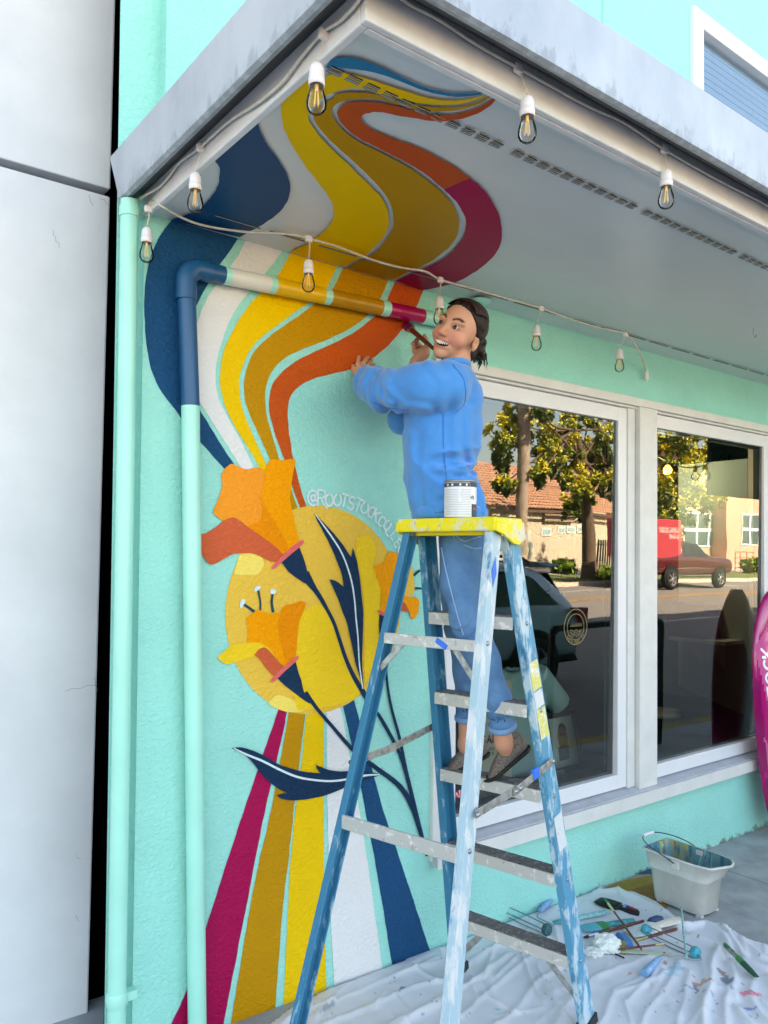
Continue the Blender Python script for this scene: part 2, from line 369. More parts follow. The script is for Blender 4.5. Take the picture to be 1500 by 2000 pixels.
UX0, UX1, UZ0, UZ1 = 4.232, 6.0, 3.55, 4.93
wall_grid(XU, 16, 2.9, HB, [(UX0, UX1, UZ0, UZ1)], 0, .16).build('upper_wall', m_wallup, shop)
YR = .055; rL = lambda z_: (lambda a_, c_: a_[0]+(c_[0]-a_[0])*(z_-a_[2])/(c_[2]-a_[2]))(onY(205, 1980, YR), onY(236, 0, YR))
b = MB(); b.prism([(rL(-.25), -.25), (1.06, -.25), (1.06, HB), (rL(HB), HB)], YR, YR+.004, f=lambda a, c, h: (a, h, c)); b.build('corner_return', m_wallup, shop)
b = MB(); b.prism([(rL(-.25)+.001, -.25), (1.06, -.25), (1.06, HB), (rL(HB)+.001, HB)], YR+.0045, YR+.014, f=lambda a, c, h: (a, h, c)); b.build('return_shade_plate', m_black, shop)  # black plate added behind the return to darken the gap
b = MB(); b.box((1.02, .161, -.25), (1.035, 9.8, HB)); b.box((15.85, .16, -.25), (16, 9.8, HB)); b.box((1.036, 9.65, -.25), (15.85, 9.8, HB)); b.build('side_wall', m_black, shop)
b = MB(); b.box((1.036, .161, HB-.3), (15.85, 9.65, HB-.1)); b.build('roof', m_conc, shop)
# stucco control joint on the upper wall
xj = onY(1177, 20)[0]; b = MB(); b.box((xj-.008, -.004, 3.1), (xj+.008, .0, HB)); b.build('control_joint', mat('mint_joint', '#7fc9bb', .6), shop)

# ---- glass: partly mirror, partly clear, by its Fresnel weight
def glass_mat(name, ior, tint=(.86, .95, .93), rough=0.0):
    m = bpy.data.materials.new(name); m.use_nodes = True; n = m.node_tree.nodes; L = m.node_tree.links; n.clear()
    o = n.new('ShaderNodeOutputMaterial'); mx = n.new('ShaderNodeMixShader'); t = n.new('ShaderNodeBsdfTransparent'); g = n.new('ShaderNodeBsdfGlossy'); f = n.new('ShaderNodeFresnel')
    t.inputs[0].default_value = (*tint, 1); g.inputs['Roughness'].default_value = rough; f.inputs['IOR'].default_value = ior
    if name == 'window_glass':                       # float glass is never quite flat
        gg = n.new('ShaderNodeNewGeometry'); nz = n.new('ShaderNodeTexNoise'); nz.inputs['Scale'].default_value = 2.4; nz.inputs['Detail'].default_value = 1; L.new(gg.outputs['Position'], nz.inputs['Vector'])
        bp = n.new('ShaderNodeBump'); bp.inputs['Strength'].default_value = 1; bp.inputs['Distance'].default_value = .0005; L.new(nz.outputs['Fac'], bp.inputs['Height']); L.new(bp.outputs[0], g.inputs['Normal'])
    L.new(f.outputs[0], mx.inputs[0]); L.new(t.outputs[0], mx.inputs[1]); L.new(g.outputs[0], mx.inputs[2]); L.new(mx.outputs[0], o.inputs[0])
    return m
m_glass = glass_mat('window_glass', 2.3, (.76, .88, .88))
m_bulbglass = glass_mat('bulb_glass', 1.28, (.97, .97, .965))
m_clear = glass_mat('clear_glass', 1.8, (.78, .84, .88))

def window(x0, x1, z0, z1, fr=.075, tilt=.010, sub=True):
    """white vinyl unit: frame ring, inner bead, pane (the pane leans out a hair at the top)"""
    b = MB(); yo, yi = .012, .09
    for (a, c, d, e) in ((x0-fr, x0, z0-fr, z1+fr), (x1, x1+fr, z0-fr, z1+fr), (x0, x1, z0-fr, z0), (x0, x1, z1, z1+fr)): b.box((a, yo, d), (c, yi, e))
    wdw = b.build('window', m_white, shop, bevel=.004)
    g = MB(); q = .012
    for (a, c, d, e) in ((x0, x0+q, z0, z1), (x1-q, x1, z0, z1), (x0+q, x1-q, z0, z0+q), (x0+q, x1-q, z1-q, z1)): g.box((a, .05, d), (c, .08, e))
    g.build('glazing_bead', mat('grey_gasket', '#3f4a4c', .6), wdw)
    p = MB(); dy = lambda z: .046-tilt*(z-z0)
    p.add([(x0, dy(z0), z0), (x1, dy(z0), z0), (x1, dy(z1), z1), (x0, dy(z1), z1)], [(0, 1, 2, 3)]); p.build('pane', m_glass, wdw)
    return wdw
GZ0, GZ1 = .533, 2.405
w1 = window(2.40, 3.562, GZ0, GZ1); w2 = window(3.868+.0, 5.115, GZ0, GZ1)
b = MB()
b.box((WX0, -.022, WZ0), (WX0+.075, .05, WZ1)); b.box((WX0+.075, -.022, 2.495), (WX1, .05, WZ1)); b.box((WX1-.06, -.022, WZ0), (WX1, .05, 2.495))
b.box((WX0+.075, -.006, 2.482), (WX1-.06, .05, 2.494)); b.box((WX0+.075, -.012, WZ0+.02), (WX0+.086, .05, 2.482))
b.box((3.639, .004, .45), (3.70, .05, 2.482))
b.build('window_casing', m_trim, shop, bevel=.004)
b = MB(); b.box((3.706, -.024, .43), (3.866, .06, 2.494)); b.build('mullion', m_trim, shop, bevel=.004)
b = MB(); b.prism([(.05, .457), (-.045, .438), (-.052, .37), (.0, .37), (.05, .385)], WX0+.001, WX1+.02, f=lambda a, c, h: (h, a, c)); b.build('sill', m_sill, shop, bevel=.003)
b = MB(); b.box((WX0, -.057, .366), (WX1+.02, -.0522, .432)); b.build('sill_nosing', m_trim, shop)
b = MB(); b.box((WX0+.075, .051, WZ0), (WX1-.06, .16, .44)); b.box((WX0, .051, 2.483), (WX1, .16, WZ1)); b.box((3.64, .091, .44), (3.79, .16, 2.483)); b.box((WX0, .051, .44), (2.325, .16, 2.483)); b.box((5.191, .051, .44), (WX1, .16, 2.483)); b.build('window_lining', m_trim, shop)

# upper window with blind; reflected sky is painted into the blind's blue
b = MB(); fr = .105
for (a, c, d, e) in ((UX0, UX0+fr, UZ0, UZ1), (UX1-fr, UX1, UZ0, UZ1), (UX0+fr, UX1-fr, UZ0, UZ0+fr), (UX0+fr, UX1-fr, UZ1-fr, UZ1)): b.box((a, -.028, d), (c, .06, e))
uw = b.build('window', m_white, shop, bevel=.006)
b = MB(); b.add([(UX0+fr, .02, UZ0+fr), (UX1-fr, .02, UZ0+fr), (UX1-fr, .02, UZ1-fr), (UX0+fr, .02, UZ1-fr)], [(0, 1, 2, 3)]); b.build('pane', glass_mat('upper_glass', 1.7, (1, 1, 1)), uw)
b = MB(); z = UZ0+fr
while z < UZ1-fr-.02:
    b.box((UX0+fr, .045, z), (UX1-fr, .048, z+.0365)); z += .042
b.build('blind', mat('sky_reflect_blind', '#8fc0f4', .5), uw)
b = MB(); b.box((UX0+fr-.01, .05, UZ0), (UX1, .06, UZ1)); b.build('window_backing', mat('sky_reflect_backing', '#d9ebff', .6), uw)  # pale blue backing, part of the painted sky reflection

# ---- interior shell
m_int = mat('interior_teal_wall', '#5d8f86', .8, var=.1, vscale=2); m_intf = mat('interior_floor', '#3b322c', .6, var=.3, vscale=3)
b = MB(); b.box((1.04, .17, -.06), (9, 5.2, -.005)); b.build('interior_floor', m_intf, shop)
b = MB(); b.box((1.04, .17, 2.95), (9, 5.2, 3.05)); b.build('interior_ceiling', mat('interior_ceiling', '#7d8a86', .9), shop)
b = MB(); b.box((1.04, 5.0, -.005), (9, 5.15, 2.95)); b.box((8.85, .17, -.005), (8.99, 5.0, 2.95)); b.box((1.04, .17, -.005), (1.1, 5.0, 2.95)); b.build('interior_wall', m_int, shop)

# ================================================================== canopy
canopy = thing('canopy', 'flat canopy with grey soffit, white fascia and weathered zinc edge over shopfront', 'canopy', (4.5, -.6, 2.8))
ZS, YF, XF = 2.812, -1.244, .985
b = MB(); b.box((XF, YF+.02, ZS), (16, -.0005, ZS+.05)); b.build('soffit', m_soffit, canopy)
b = MB(); b.box((XF-.022, YF, ZS-.012), (16, YF+.02, 2.9)); b.box((XF-.022, YF+.02, ZS-.012), (XF-.0005, -.002, 2.9)); b.build('fascia', m_fascia, canopy, bevel=.004)
b = MB()                                       # quarter bead under the front fascia
b.box((XF, YF+.0205, ZS-.014), (16, YF+.036, ZS-.0005)); b.build('bead', m_fascia, canopy)
XM, YM = XF-.105, YF-.105
fl = MB()
prof = [(0, 3.012), (0, 2.838), (.012, 2.832), (.03, 2.842)]   # outward face, drip, return
def flash(pr): return [Vector((XM+d, YM+d, z)) for d, z in pr]
lo = [[Vector((16, YM+d, z)) for d, z in prof], [Vector((XM+d, YM+d, z)) for d, z in prof], [Vector((XM+d, .0+.10*(z-2.83)/.18+0*d, z)) for d, z in prof]]
fl.loft(lo, cap=False, sm=False, ring_closed=False)
fl.build('zinc_edge', m_zinc, canopy)
# black weather streaks creeping up from the drip edge
_n = m_zinc.node_tree.nodes; _L = m_zinc.node_tree.links; _b = _n['Principled BSDF']; _src = _b.inputs['Base Color'].links[0].from_socket
_g = _n.new('ShaderNodeNewGeometry'); _s = _n.new('ShaderNodeSeparateXYZ'); _L.new(_g.outputs['Position'], _s.inputs[0])
_mp = _n.new('ShaderNodeMapping'); _mp.inputs['Scale'].default_value = (26, 26, 11); _L.new(_g.outputs['Position'], _mp.inputs[0])
_t = _n.new('ShaderNodeTexNoise'); _t.inputs['Scale'].default_value = 1; _t.inputs['Detail'].default_value = 8; _t.inputs['Roughness'].default_value = .7; _L.new(_mp.outputs[0], _t.inputs['Vector'])
_h = _n.new('ShaderNodeMapRange'); _h.inputs['From Min'].default_value = 2.835; _h.inputs['From Max'].default_value = 2.93; _h.inputs['To Min'].default_value = .15; _h.inputs['To Max'].default_value = -.2; _L.new(_s.outputs['Z'], _h.inputs[0])
_a = _n.new('ShaderNodeMath'); _a.operation = 'ADD'; _L.new(_t.outputs['Fac'], _a.inputs[0]); _L.new(_h.outputs[0], _a.inputs[1])
_r = _n.new('ShaderNodeMapRange'); _r.inputs['From Min'].default_value = .56; _r.inputs['From Max'].default_value = .68; _r.inputs['To Max'].default_value = .3; _L.new(_a.outputs[0], _r.inputs[0])
_m = _n.new('ShaderNodeMix'); _m.data_type = 'RGBA'; _L.new(_r.outputs[0], _m.inputs[0]); _L.new(_src, _m.inputs[6]); _m.inputs[7].default_value = (*lin('#4a5058'), 1); _L.new(_m.outputs[2], _b.inputs['Base Color'])
b = MB()
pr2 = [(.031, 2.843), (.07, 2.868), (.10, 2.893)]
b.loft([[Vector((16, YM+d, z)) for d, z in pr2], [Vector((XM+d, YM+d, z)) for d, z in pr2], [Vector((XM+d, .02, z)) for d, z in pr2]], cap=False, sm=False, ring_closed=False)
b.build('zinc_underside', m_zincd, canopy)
b = MB(); b.box((XM+.001, YM+.001, 3.0), (16, -.001, 3.01)); b.box((XM+.001, -.001, 3.0), (.96, .05, 3.01)); b.build('canopy_roof', m_zinc, canopy)
b = MB()
for x in (2.55, 4.9): b = MB(); b.box((x, YM-.0015, 2.834), (x+.012, YM, 3.012)); b.build('zinc_seam', m_zinc, canopy)
# louvred vent strips: each slot its own small piece
def slot_mesh(nm, w_, d_, bars, rec, bar):
    s_ = MB(); s_.add([(0, 0, 0), (w_, 0, 0), (w_, d_, 0), (0, d_, 0)], [(0, 1, 2, 3)])
    for i in range(bars):
        y = d_*(i+1)/(bars+1); s_.box((0, y-.0009, -.0016), (w_, y+.0009, 0), 1)
    return s_.mesh(nm, [rec, bar])
m_bar = mat('slot_bar_grey', '#9a9ea0', .4); m_rec2 = mat('slot_recess_grey', '#75797b', .6)
sm1 = slot_mesh('vent_slot', .038, .011, 1, m_dark, m_bar); sm2 = slot_mesh('vent_slot', .040, .012, 1, m_rec2, m_bar); sm3 = slot_mesh('vent_slot', .17, .012, 1, m_dark, m_bar)
x = 1.0; k = 0
while x < 5.6:
    for me, y in ((sm1, -1.062), (sm2, -1.047)):
        o = bpy.data.objects.new('vent_slot', me); put(o, canopy); o.location = Vector((x, y, ZS-.0065))-BASE[canopy.name]
    k += 1; x += .053 if k % 11 else .085
x = 1.15
while x < 6.5:
    o = bpy.data.objects.new('vent_slot', sm3); put(o, canopy); o.location = Vector((x, -.15, ZS-.0065))-BASE[canopy.name]; x += .205

# ================================================================== next door
nb = thing('neighbour_building', 'plain off white rendered building beside the mint shop', 'building', (-4, .1, 0))
YN = .36
e0, e1, ej = onY(227, -30, YN), onY(172, 1990, YN), onY(215, 377, YN); jl = onY(0, 316, YN)
zj = ej[2]
xe = lambda z: e1[0]+(e0[0]-e1[0])*(z-e1[2])/(e0[2]-e1[2])
fv = lambda a, c, h: (a, h, c)
b = MB(); b.prism([(-9, -.2), (xe(-.2), -.2), (xe(zj-.014), zj-.014), (-9, zj-.014)], YN, YN+.2, f=fv); b.build('render_panel', m_white_wall, nb, bevel=.006)
b = MB(); b.prism([(-9, zj+.014), (xe(zj+.014), zj+.014), (xe(HB), HB), (-9, HB)], YN, YN+.2, f=fv); b.build('render_panel', m_white_wall, nb, bevel=.006)
b = MB(); b.box((-9, YN+.2, -.2), (.66, YN+.3, HB)); b.box((-9, 9, -.2), (.8, 9.2, HB)); b.box((.5, YN+.3, -.2), (.6, 9, HB)); b.box((-9, YN+.3, HB-.2), (.55, 9, HB-.1)); b.build('core_wall', m_black, nb)
m_crack = mat('hairline_crack', '#77787c', .9)
def crack(pts, wd):
    b = MB(); ribbon(b, smooth_path(pts, 3), wd, lambda a, c: onY(a, c, YN-.0008)); b.build('crack', m_crack, nb)
rsC = np.random.RandomState(4)
for u, v, du, dv, n_ in ((174, 380, 6, 22, 5), (195, 388, 14, 8, 5), (100, 450, 18, 34, 7), (125, 1350, 66, -14, 8), (183, 1325, 6, 26, 5), (150, 1672, 6, 8, 3), (148, 1790, 6, 10, 3)):
    crack([(u+du*i/n_+rsC.normal(0, 1.3), v+dv*i/n_+rsC.normal(0, 1.3)) for i in range(n_+1)], rsC.uniform(.35, .8))
b = MB(); b.box((.6, .9, -.3), (1.019, 1.0, HB)); b.build('gap_closer', m_black, nb)
# an unseen row to the right, added to shade the street seen in the glass
rb = thing('shading_row', 'unseen plain beige block adjoining the mint shop, added to shade the street', 'building', (30, 5, 0))
b = MB(); b.box((16.01, 0, -.9), (58, 9.8, HB)); b.build('block_wall', mat('beige_render', '#cbb89a', .85, var=.1, vscale=1), rb)
b = MB(); b.box((16.01, -.02, HB-.35), (58, -.001, HB)); b.build('cornice', m_trim, rb)

# ================================================================== pipes
ds = thing('downspout', 'mint painted round downspout in the corner beside the neighbouring wall', 'downspout', (.905, -.03, gz(.9)))
b = MB(); yd = -.02; xt, xb = onY(253, 420, yd)[0], onY(228, 1960, yd)[0]
b.tube([(xt, yd, 2.83), (xt, yd, 2.4), (xb, yd, .04)], .029, 18); b.build('pipe', m_mintpipe, ds)
b = MB(); b.tube([(xt, yd, 2.81), (xt, yd, 2.775)], .0325, 18); b.build('collar', m_mintpipe, ds)
zc = onY(230, 1950, yd)[2]; b = MB(); b.tube([(xb, yd, zc-.022), (xb, yd, zc-.014), (xb, yd, zc+.014), (xb, yd, zc+.022)], [.031, .034, .034, .031], 18)
b.box((xb+.025, yd-.012, zc-.014), (xb+.062, yd+.02, zc+.014)); b.build('clamp', m_mintpipe, ds)
YP, RP = -.046, .031
cp = thing('conduit', 'painted pipe rising beside the mural with an elbow and a long horizontal run', 'pipe', (1.12, YP, gz(1.1)))
m_pblue = mat('pipe_blue', '#06507c', .4, var=.12, vscale=5, bump=.1, bscale=20, bdist=.002); m_pwhite = mat('pipe_white', '#dedad2', .35, var=.06); m_pyel = mat('pipe_yellow', '#eab414', .3, var=.08)
m_pgold = mat('pipe_gold', '#b9830c', .3, var=.08); m_pcrim = mat('pipe_crimson', '#b00a52', .25, var=.08)
vt = lambda u, v: Vector(onY(u, v, YP))
pt, pbm = vt(364, 560), vt(385, 2000); dirv = (pbm-pt).normalized(); pbm = pt+dirv*((pt.z-(gz(1.1)+.005))/-dirv.z)
split = vt(372, 800)
b = MB(); b.tube([pt+(split-pt)*.0, split+Vector((0, 0, .012))], RP, 20); b.build('riser_upper', m_pblue, cp)
b = MB(); b.tube([split+Vector((0, 0, .012)), pbm], RP, 20); b.build('riser_lower', m_mintpipe, cp)
h0, h1 = vt(395, 529), vt(868, 627); hd = (h1-h0).normalized(); h1 = vt(930, 640)
el = [pt+Vector((0, 0, -.03)), pt+Vector((0, 0, .0))]
c0 = Vector((pt.x, YP, h0.z-.02))
arc = [c0+Vector((.052-.052*math.cos(a), 0, -.03+.052*math.sin(a))) for a in [R(t) for t in range(0, 91, 15)]]
arc = [Vector((p.x, p.y, p.z)) for p in arc]
b = MB(); b.tube([pt+Vector((0, 0, -.045))]+[pt+Vector((0, 0, .0))]+[Vector((p.x, p.y, p.z)) for p in arc if p.z > pt.z+.005]+[h0, h0+hd*.03], RP+.0045, 20); b.build('elbow', m_pblue, cp)
cuts = [(395, m_pblue), (436, m_mintpipe), (447, m_pwhite), (524, m_mintpipe), (536, m_pyel), (630, m_mintpipe), (643, m_pgold), (742, m_mintpipe), (757, m_pcrim), (824, m_mintpipe), (2000, None)]
pos = lambda u: (lambda X: h0+hd*((X-h0.x)/hd.x))(onY(u, 529+(u-395)*.2072, YP)[0]) if u < 1900 else h1
for (u0, m_), (u1, _) in zip(cuts, cuts[1:]):
    a_, c_ = pos(u0), pos(u1); b = MB(); b.tube([a_, c_], RP, 20, cap=False); b.build('painted_run', m_, cp)
# ================================================================== mural
mur = thing('mural', 'mural of orange poppies, a yellow sun and flowing stripes on the mint wall and soffit', 'mural', (1.6, 0, .1))
P_ = dict(blue=paint('mural_blue', '#044c78', .55, var=.2), navy=paint('mural_navy', '#06304f', .5, var=.1), white=paint('mural_white', '#e6e4e4', .5, wear='#6a6660', var=.05), yellow=paint('mural_yellow', '#f5c417', .5, wear='#5a4a20', var=.06),
          gold=paint('mural_gold', '#c98d0c', .5, wear='#5a4a20', var=.1), rust=paint('mural_rust', '#cf5418', .5, var=.1), crimson=paint('mural_crimson', '#b0044c', .45, wear='#4a2030', var=.12),
          orange=paint('mural_orange', '#ff9e08', .5, var=.06), peach=paint('mural_light_orange', '#ff9a2c', .5, var=.06), deep=paint('mural_deep_orange', '#f58d05', .5, var=.06), coral=paint('mural_coral', '#d9603a', .5, var=.1), pink=paint('mural_pink', '#ee6a68', .5),
          sun=paint('mural_sun_ochre', '#f0bf4a', .5, var=.06), sunlt=paint('mural_sun_pale', '#fbdc6a', .5, var=.05), sunye=paint('mural_sun_yellow', '#f8cb2c', .5, var=.06), teal=paint('mural_teal', '#0d4a58', .5), letter=paint('mural_lettering', '#dcecf0', .5))
S_ = {k: mat('soffit_'+k, c, .42, var=.10, vscale=2.5, bump=.12, bscale=9, bdist=.008, spec=.1) for k, c in dict(blue='#044874', teal='#0a78a6', yellow='#f2c014', gold='#c08a0c', rust='#c54e1c', crimson='#ac0848').items()}
LAY = [0]                                            # every coat lies a hair above the one painted before it
def wl(k): return lambda a, b_: onY(a, b_, -.0008-.0010*k-.00003*LAY[0])
def sf(k): return lambda a, b_: onZ(a, b_, ZS-.0008-.0007*k-.00006*LAY[0])
def z(org, s, pts): return [(org[0]+a/s, org[1]+b_/s) for a, b_ in pts]
def wob1(p, amp=.55):                                # the unsteady edge of a hand-held brush
    p = np.array(p, float); n = len(p); r_ = np.random.RandomState(LAY[0]); w_ = np.convolve(r_.normal(0, 1, n+6), np.ones(3)/3, 'same')[3:n+3]; w2 = np.convolve(r_.normal(0, 1, n+6), np.ones(3)/3, 'same')[3:n+3]; return p+np.stack([w_, w2], 1)*amp
def band(name, m_, Lp, Rp, f, n=90, k=5):
    LAY[0] += 1
    a = wob1(resample(smooth_path(Lp, k), n)); c = wob1(resample(smooth_path(Rp, k), n)); b = MB()
    vs = [f(*p) for p in a]+[f(*p) for p in c]
    b.add(vs, [(i, i+1, n+i+1, n+i) for i in range(n-1)]); return b.build(name, m_, mur)
def blob(name, m_, pts, f, k=5, par=None):
    LAY[0] += 1
    p = wob1(smooth_path(pts, k, closed=True), .4); b = MB(); tri = tessellate_polygon([[Vector((q[0], q[1], 0)) for q in p]])
    b.add([f(*q) for q in p], [tuple(t) for t in tri]); return b.build(name, m_, par or mur)
def strk(name, m_, pts, wd, f, par=None):
    """tapering brush line: wd start..end in px"""
    LAY[0] += 1
    p = np.array(smooth_path(pts, 6)); n = len(p); t = np.gradient(p, axis=0); t /= np.linalg.norm(t, axis=1, keepdims=True); nn = np.stack([-t[:, 1], t[:, 0]], 1)
    ws = np.interp(np.linspace(0, 1, n), np.linspace(0, 1, len(wd)), wd)/2; b = MB(); vs = []
    for q, m2, w_ in zip(p, nn, ws): vs += [f(*(q+m2*w_)), f(*(q-m2*w_))]
    b.add(vs, [(2*i, 2*i+1, 2*i+3, 2*i+2) for i in range(n-1)]); return b.build(name, m_, par or mur)
A4 = ((250, 400), 2.5); A7 = ((340, 1360), 2.778); A1 = ((200, 0), 2.5); A2 = ((600, 0), 3.0); A6 = ((370, 880), 3.0); AS = ((600, 100), 3.75); AF = ((380, 890), 6.818); AG = ((420, 1130), 7.405); AH = ((590, 990), 5.263); AL = ((440, 1380), 3.571)
W1 = wl(1)
band('wall_stripe', P_['blue'], z(*A4, [(230, 55), (170, 130), (130, 205), (100, 290), (85, 380), (80, 480), (82, 580), (90, 680), (110, 790), (145, 880), (190, 950), (245, 1020), (330, 1130), (400, 1210), (480, 1300)]),
     z(*A4, [(555, 135), (495, 230), (450, 290), (400, 370), (350, 460), (315, 550), (296, 640), (285, 740), (287, 830), (300, 900), (330, 965), (400, 1080), (460, 1180), (530, 1285)]), W1)
band('wall_stripe', P_['white'], z(*A4, [(590, 150), (540, 240), (500, 300), (440, 380), (390, 450), (350, 540), (325, 640), (316, 740), (318, 830), (328, 910), (350, 960), (400, 1040), (450, 1120), (520, 1230), (560, 1300)]),
     z(*A4, [(770, 205), (720, 270), (670, 335), (600, 415), (540, 490), (490, 580), (455, 680), (430, 780), (428, 860), (445, 950), (490, 1040), (540, 1130), (580, 1210), (620, 1300)]), W1)
band('wall_stripe', P_['yellow'], z(*A4, [(810, 212), (770, 280), (730, 345), (660, 420), (600, 480), (550, 550), (505, 630), (470, 710), (452, 790), (450, 870), (470, 970), (520, 1080), (570, 1160), (620, 1240), (665, 1320)]),
     z(*A4, [(1035, 275), (1000, 345), (960, 415), (895, 470), (820, 520), (740, 580), (660, 640), (605, 700), (570, 760), (545, 840), (545, 920), (560, 1000), (590, 1080), (630, 1170), (700, 1320)]), W1)
band('wall_stripe', P_['gold'], z(*A4, [(1065, 285), (1030, 350), (1000, 410), (930, 470), (850, 530), (770, 585), (690, 645), (630, 700), (595, 760), (570, 840), (568, 920), (585, 1000), (620, 1080), (655, 1160), (695, 1245), (750, 1370), (800, 1500)]),
     z(*A4, [(1280, 350), (1245, 430), (1225, 470), (1180, 530), (1140, 565), (1080, 605), (1000, 645), (920, 680), (850, 705), (780, 740), (720, 790), (685, 850), (670, 920), (672, 1000), (690, 1080), (712, 1160), (740, 1245), (790, 1370), (835, 1500)]), W1)
band('wall_stripe', P_['rust'], z(*A4, [(1315, 358), (1280, 430), (1262, 475), (1215, 535), (1170, 575), (1100, 625), (1020, 670), (940, 705), (870, 735), (800, 775), (740, 830), (705, 880), (690, 940), (690, 1010), (710, 1090), (735, 1170), (765, 1245), (800, 1370), (845, 1490)]),
     z(*A4, [(1450, 395), (1425, 460), (1402, 510), (1350, 595), (1300, 655), (1250, 705), (1195, 750), (1110, 795), (1030, 815), (950, 835), (880, 860), (820, 900), (790, 940), (780, 1000), (783, 1080), (795, 1170), (808, 1245), (838, 1370), (877, 1490)]), W1)
# ---- rays under the sun
for c, L_, R_ in (('crimson', [(585, 20), (565, 75), (440, 440), (300, 860), (155, 1310), (70, 1590), (0, 1745), (-40, 1830)], [(625, 20), (610, 90), (590, 200), (490, 640), (380, 1200), (270, 1770), (262, 1820)]),
                  ('gold', [(630, 20), (622, 92), (580, 330), (520, 650), (430, 1050), (310, 1760), (305, 1790)], [(720, 20), (712, 98), (660, 520), (625, 850), (590, 1150), (550, 1670), (546, 1720)]),
                  ('yellow', [(726, 20), (718, 98), (690, 380), (650, 700), (620, 1100), (595, 1660), (594, 1700)], [(812, 20), (812, 100), (812, 560), (815, 1000), (826, 1600), (828, 1625)]),
                  ('white', [(826, 20), (828, 92), (832, 600), (850, 1200), (870, 1570), (872, 1610)], [(890, 0), (905, 65), (970, 430), (1030, 760), (1085, 1150), (1132, 1490)]),
                  ('blue', [(900, 0), (918, 60), (1010, 480), (1100, 950), (1186, 1470)], [(965, -20), (978, 25), (1050, 300), (1130, 600), (1230, 900), (1392, 1390)])):
    band('sun_ray', P_[c], z(*A7, L_), z(*A7, R_), W1)
# ---- sun disc: a circle on the wall
cpts = np.array([onY(*p)[[0, 2]] for p in [(438.5, 1200), (620, 992), (700, 1012), (452, 1100), (470, 1290), (560, 1392), (700, 1362)]])
Aq = np.c_[2*cpts, np.ones(len(cpts))]; sol = np.linalg.lstsq(Aq, (cpts**2).sum(1), rcond=None)[0]; SCX, SCZ = sol[:2]; SR = math.sqrt(sol[2]+SCX**2+SCZ**2)
b = MB(); b.add([(SCX+SR*math.cos(t), -.0022, SCZ+SR*math.sin(t)) for t in np.linspace(0, 2*math.pi, 97)[:-1]], [tuple(range(96))]); b.build('sun_disc', P_['sun'], mur)
W3, W4, W5, W6 = wl(3), wl(4), wl(5), wl(6)
blob('sun_tone', P_['sunlt'], z(*AF, [(600, 1310), (600, 1310), (700, 1290), (820, 1310), (900, 1360), (925, 1450), (880, 1540), (820, 1590), (680, 1590), (520, 1585), (520, 1585)]), W3)
blob('sun_tone', P_['sunlt'], z(*AG, [(780, 1790), (880, 1700), (960, 1690), (1090, 1740), (1220, 1800), (1290, 1870), (1280, 1910), (1180, 1935), (1040, 1930), (900, 1880), (800, 1830)]), W3)
blob('sun_tone', P_['sunye'], z(*AH, [(40, 1050), (130, 1010), (220, 1030), (290, 1120), (350, 1230), (420, 1440), (500, 1660), (590, 1790), (640, 1860), (640, 1860), (560, 1960), (440, 2010), (300, 2050), (100, 2080), (-20, 2090), (-60, 2050), (-150, 1700), (-180, 1300), (-170, 1150), (-60, 1060)]), W3)
blob('sun_tone', P_['sunye'], z(*AH, [(600, 300), (700, 310), (760, 420), (740, 560), (740, 620), (790, 740), (810, 860), (800, 1060), (790, 1250), (750, 1600), (680, 1760), (650, 1800), (640, 1600), (635, 1000), (600, 720), (560, 520), (560, 380)]), W3)
# ---- poppies
fl1 = thing; 
blob('petal', P_['peach'], z(*AF, [(400, 180), (480, 112), (560, 130), (680, 180), (800, 160), (900, 165), (940, 270), (940, 270), (960, 800), (1240, 1290), (1170, 1320), (1000, 1180), (800, 1030), (560, 840), (370, 862), (260, 770), (250, 720), (300, 620), (350, 480), (370, 380), (360, 250)]), W4)
blob('petal', P_['orange'], z(*AF, [(975, 100), (1010, 52), (1080, 48), (1190, 58), (1290, 42), (1340, 60), (1338, 110), (1310, 250), (1290, 400), (1275, 560), (1290, 700), (1340, 920), (1390, 1150), (1390, 1150), (1300, 1230), (1190, 1320), (1190, 1320), (1180, 1200), (1020, 900), (900, 560), (935, 330), (945, 200)]), W5)
blob('petal', P_['deep'], z(*AF, [(880, 540), (960, 700), (1080, 900), (1210, 1120), (1250, 1230), (1190, 1320), (1190, 1320), (1000, 1180), (820, 1050), (700, 950), (860, 880), (900, 720)]), wl(5.5))
blob('petal', P_['coral'], z(*AF, [(30, 1060), (150, 1030), (280, 950), (380, 870), (480, 825), (550, 830), (640, 900), (800, 1010), (960, 1120), (1100, 1230), (1185, 1320), (1185, 1320), (1090, 1415), (1090, 1415), (1010, 1405), (880, 1340), (760, 1300), (640, 1300), (520, 1310), (400, 1370), (280, 1435), (200, 1445), (150, 1390), (90, 1300), (28, 1240), (28, 1240)]), W6)
blob('flower_rim', P_['pink'], z(*AF, [(1030, 1500), (1050, 1460), (1180, 1330), (1300, 1210), (1420, 1125), (1450, 1135), (1440, 1180), (1300, 1300), (1180, 1400), (1090, 1490), (1050, 1510)]), wl(7))
blob('flower_base', P_['navy'], z(*AF, [(1160, 1425), (1160, 1425), (1395, 1220), (1395, 1220), (1440, 1330), (1490, 1480), (1510, 1600), (1560, 1680), (1480, 1700), (1380, 1640), (1250, 1540)]), W5)
strk('stem', P_['navy'], z(*AH, [(20, 690), (90, 790), (180, 920), (260, 1060), (330, 1200), (390, 1380), (450, 1560), (520, 1720), (600, 1860), (700, 2020)]), [22, 10, 7, 7, 7.5, 9, 11], W4)
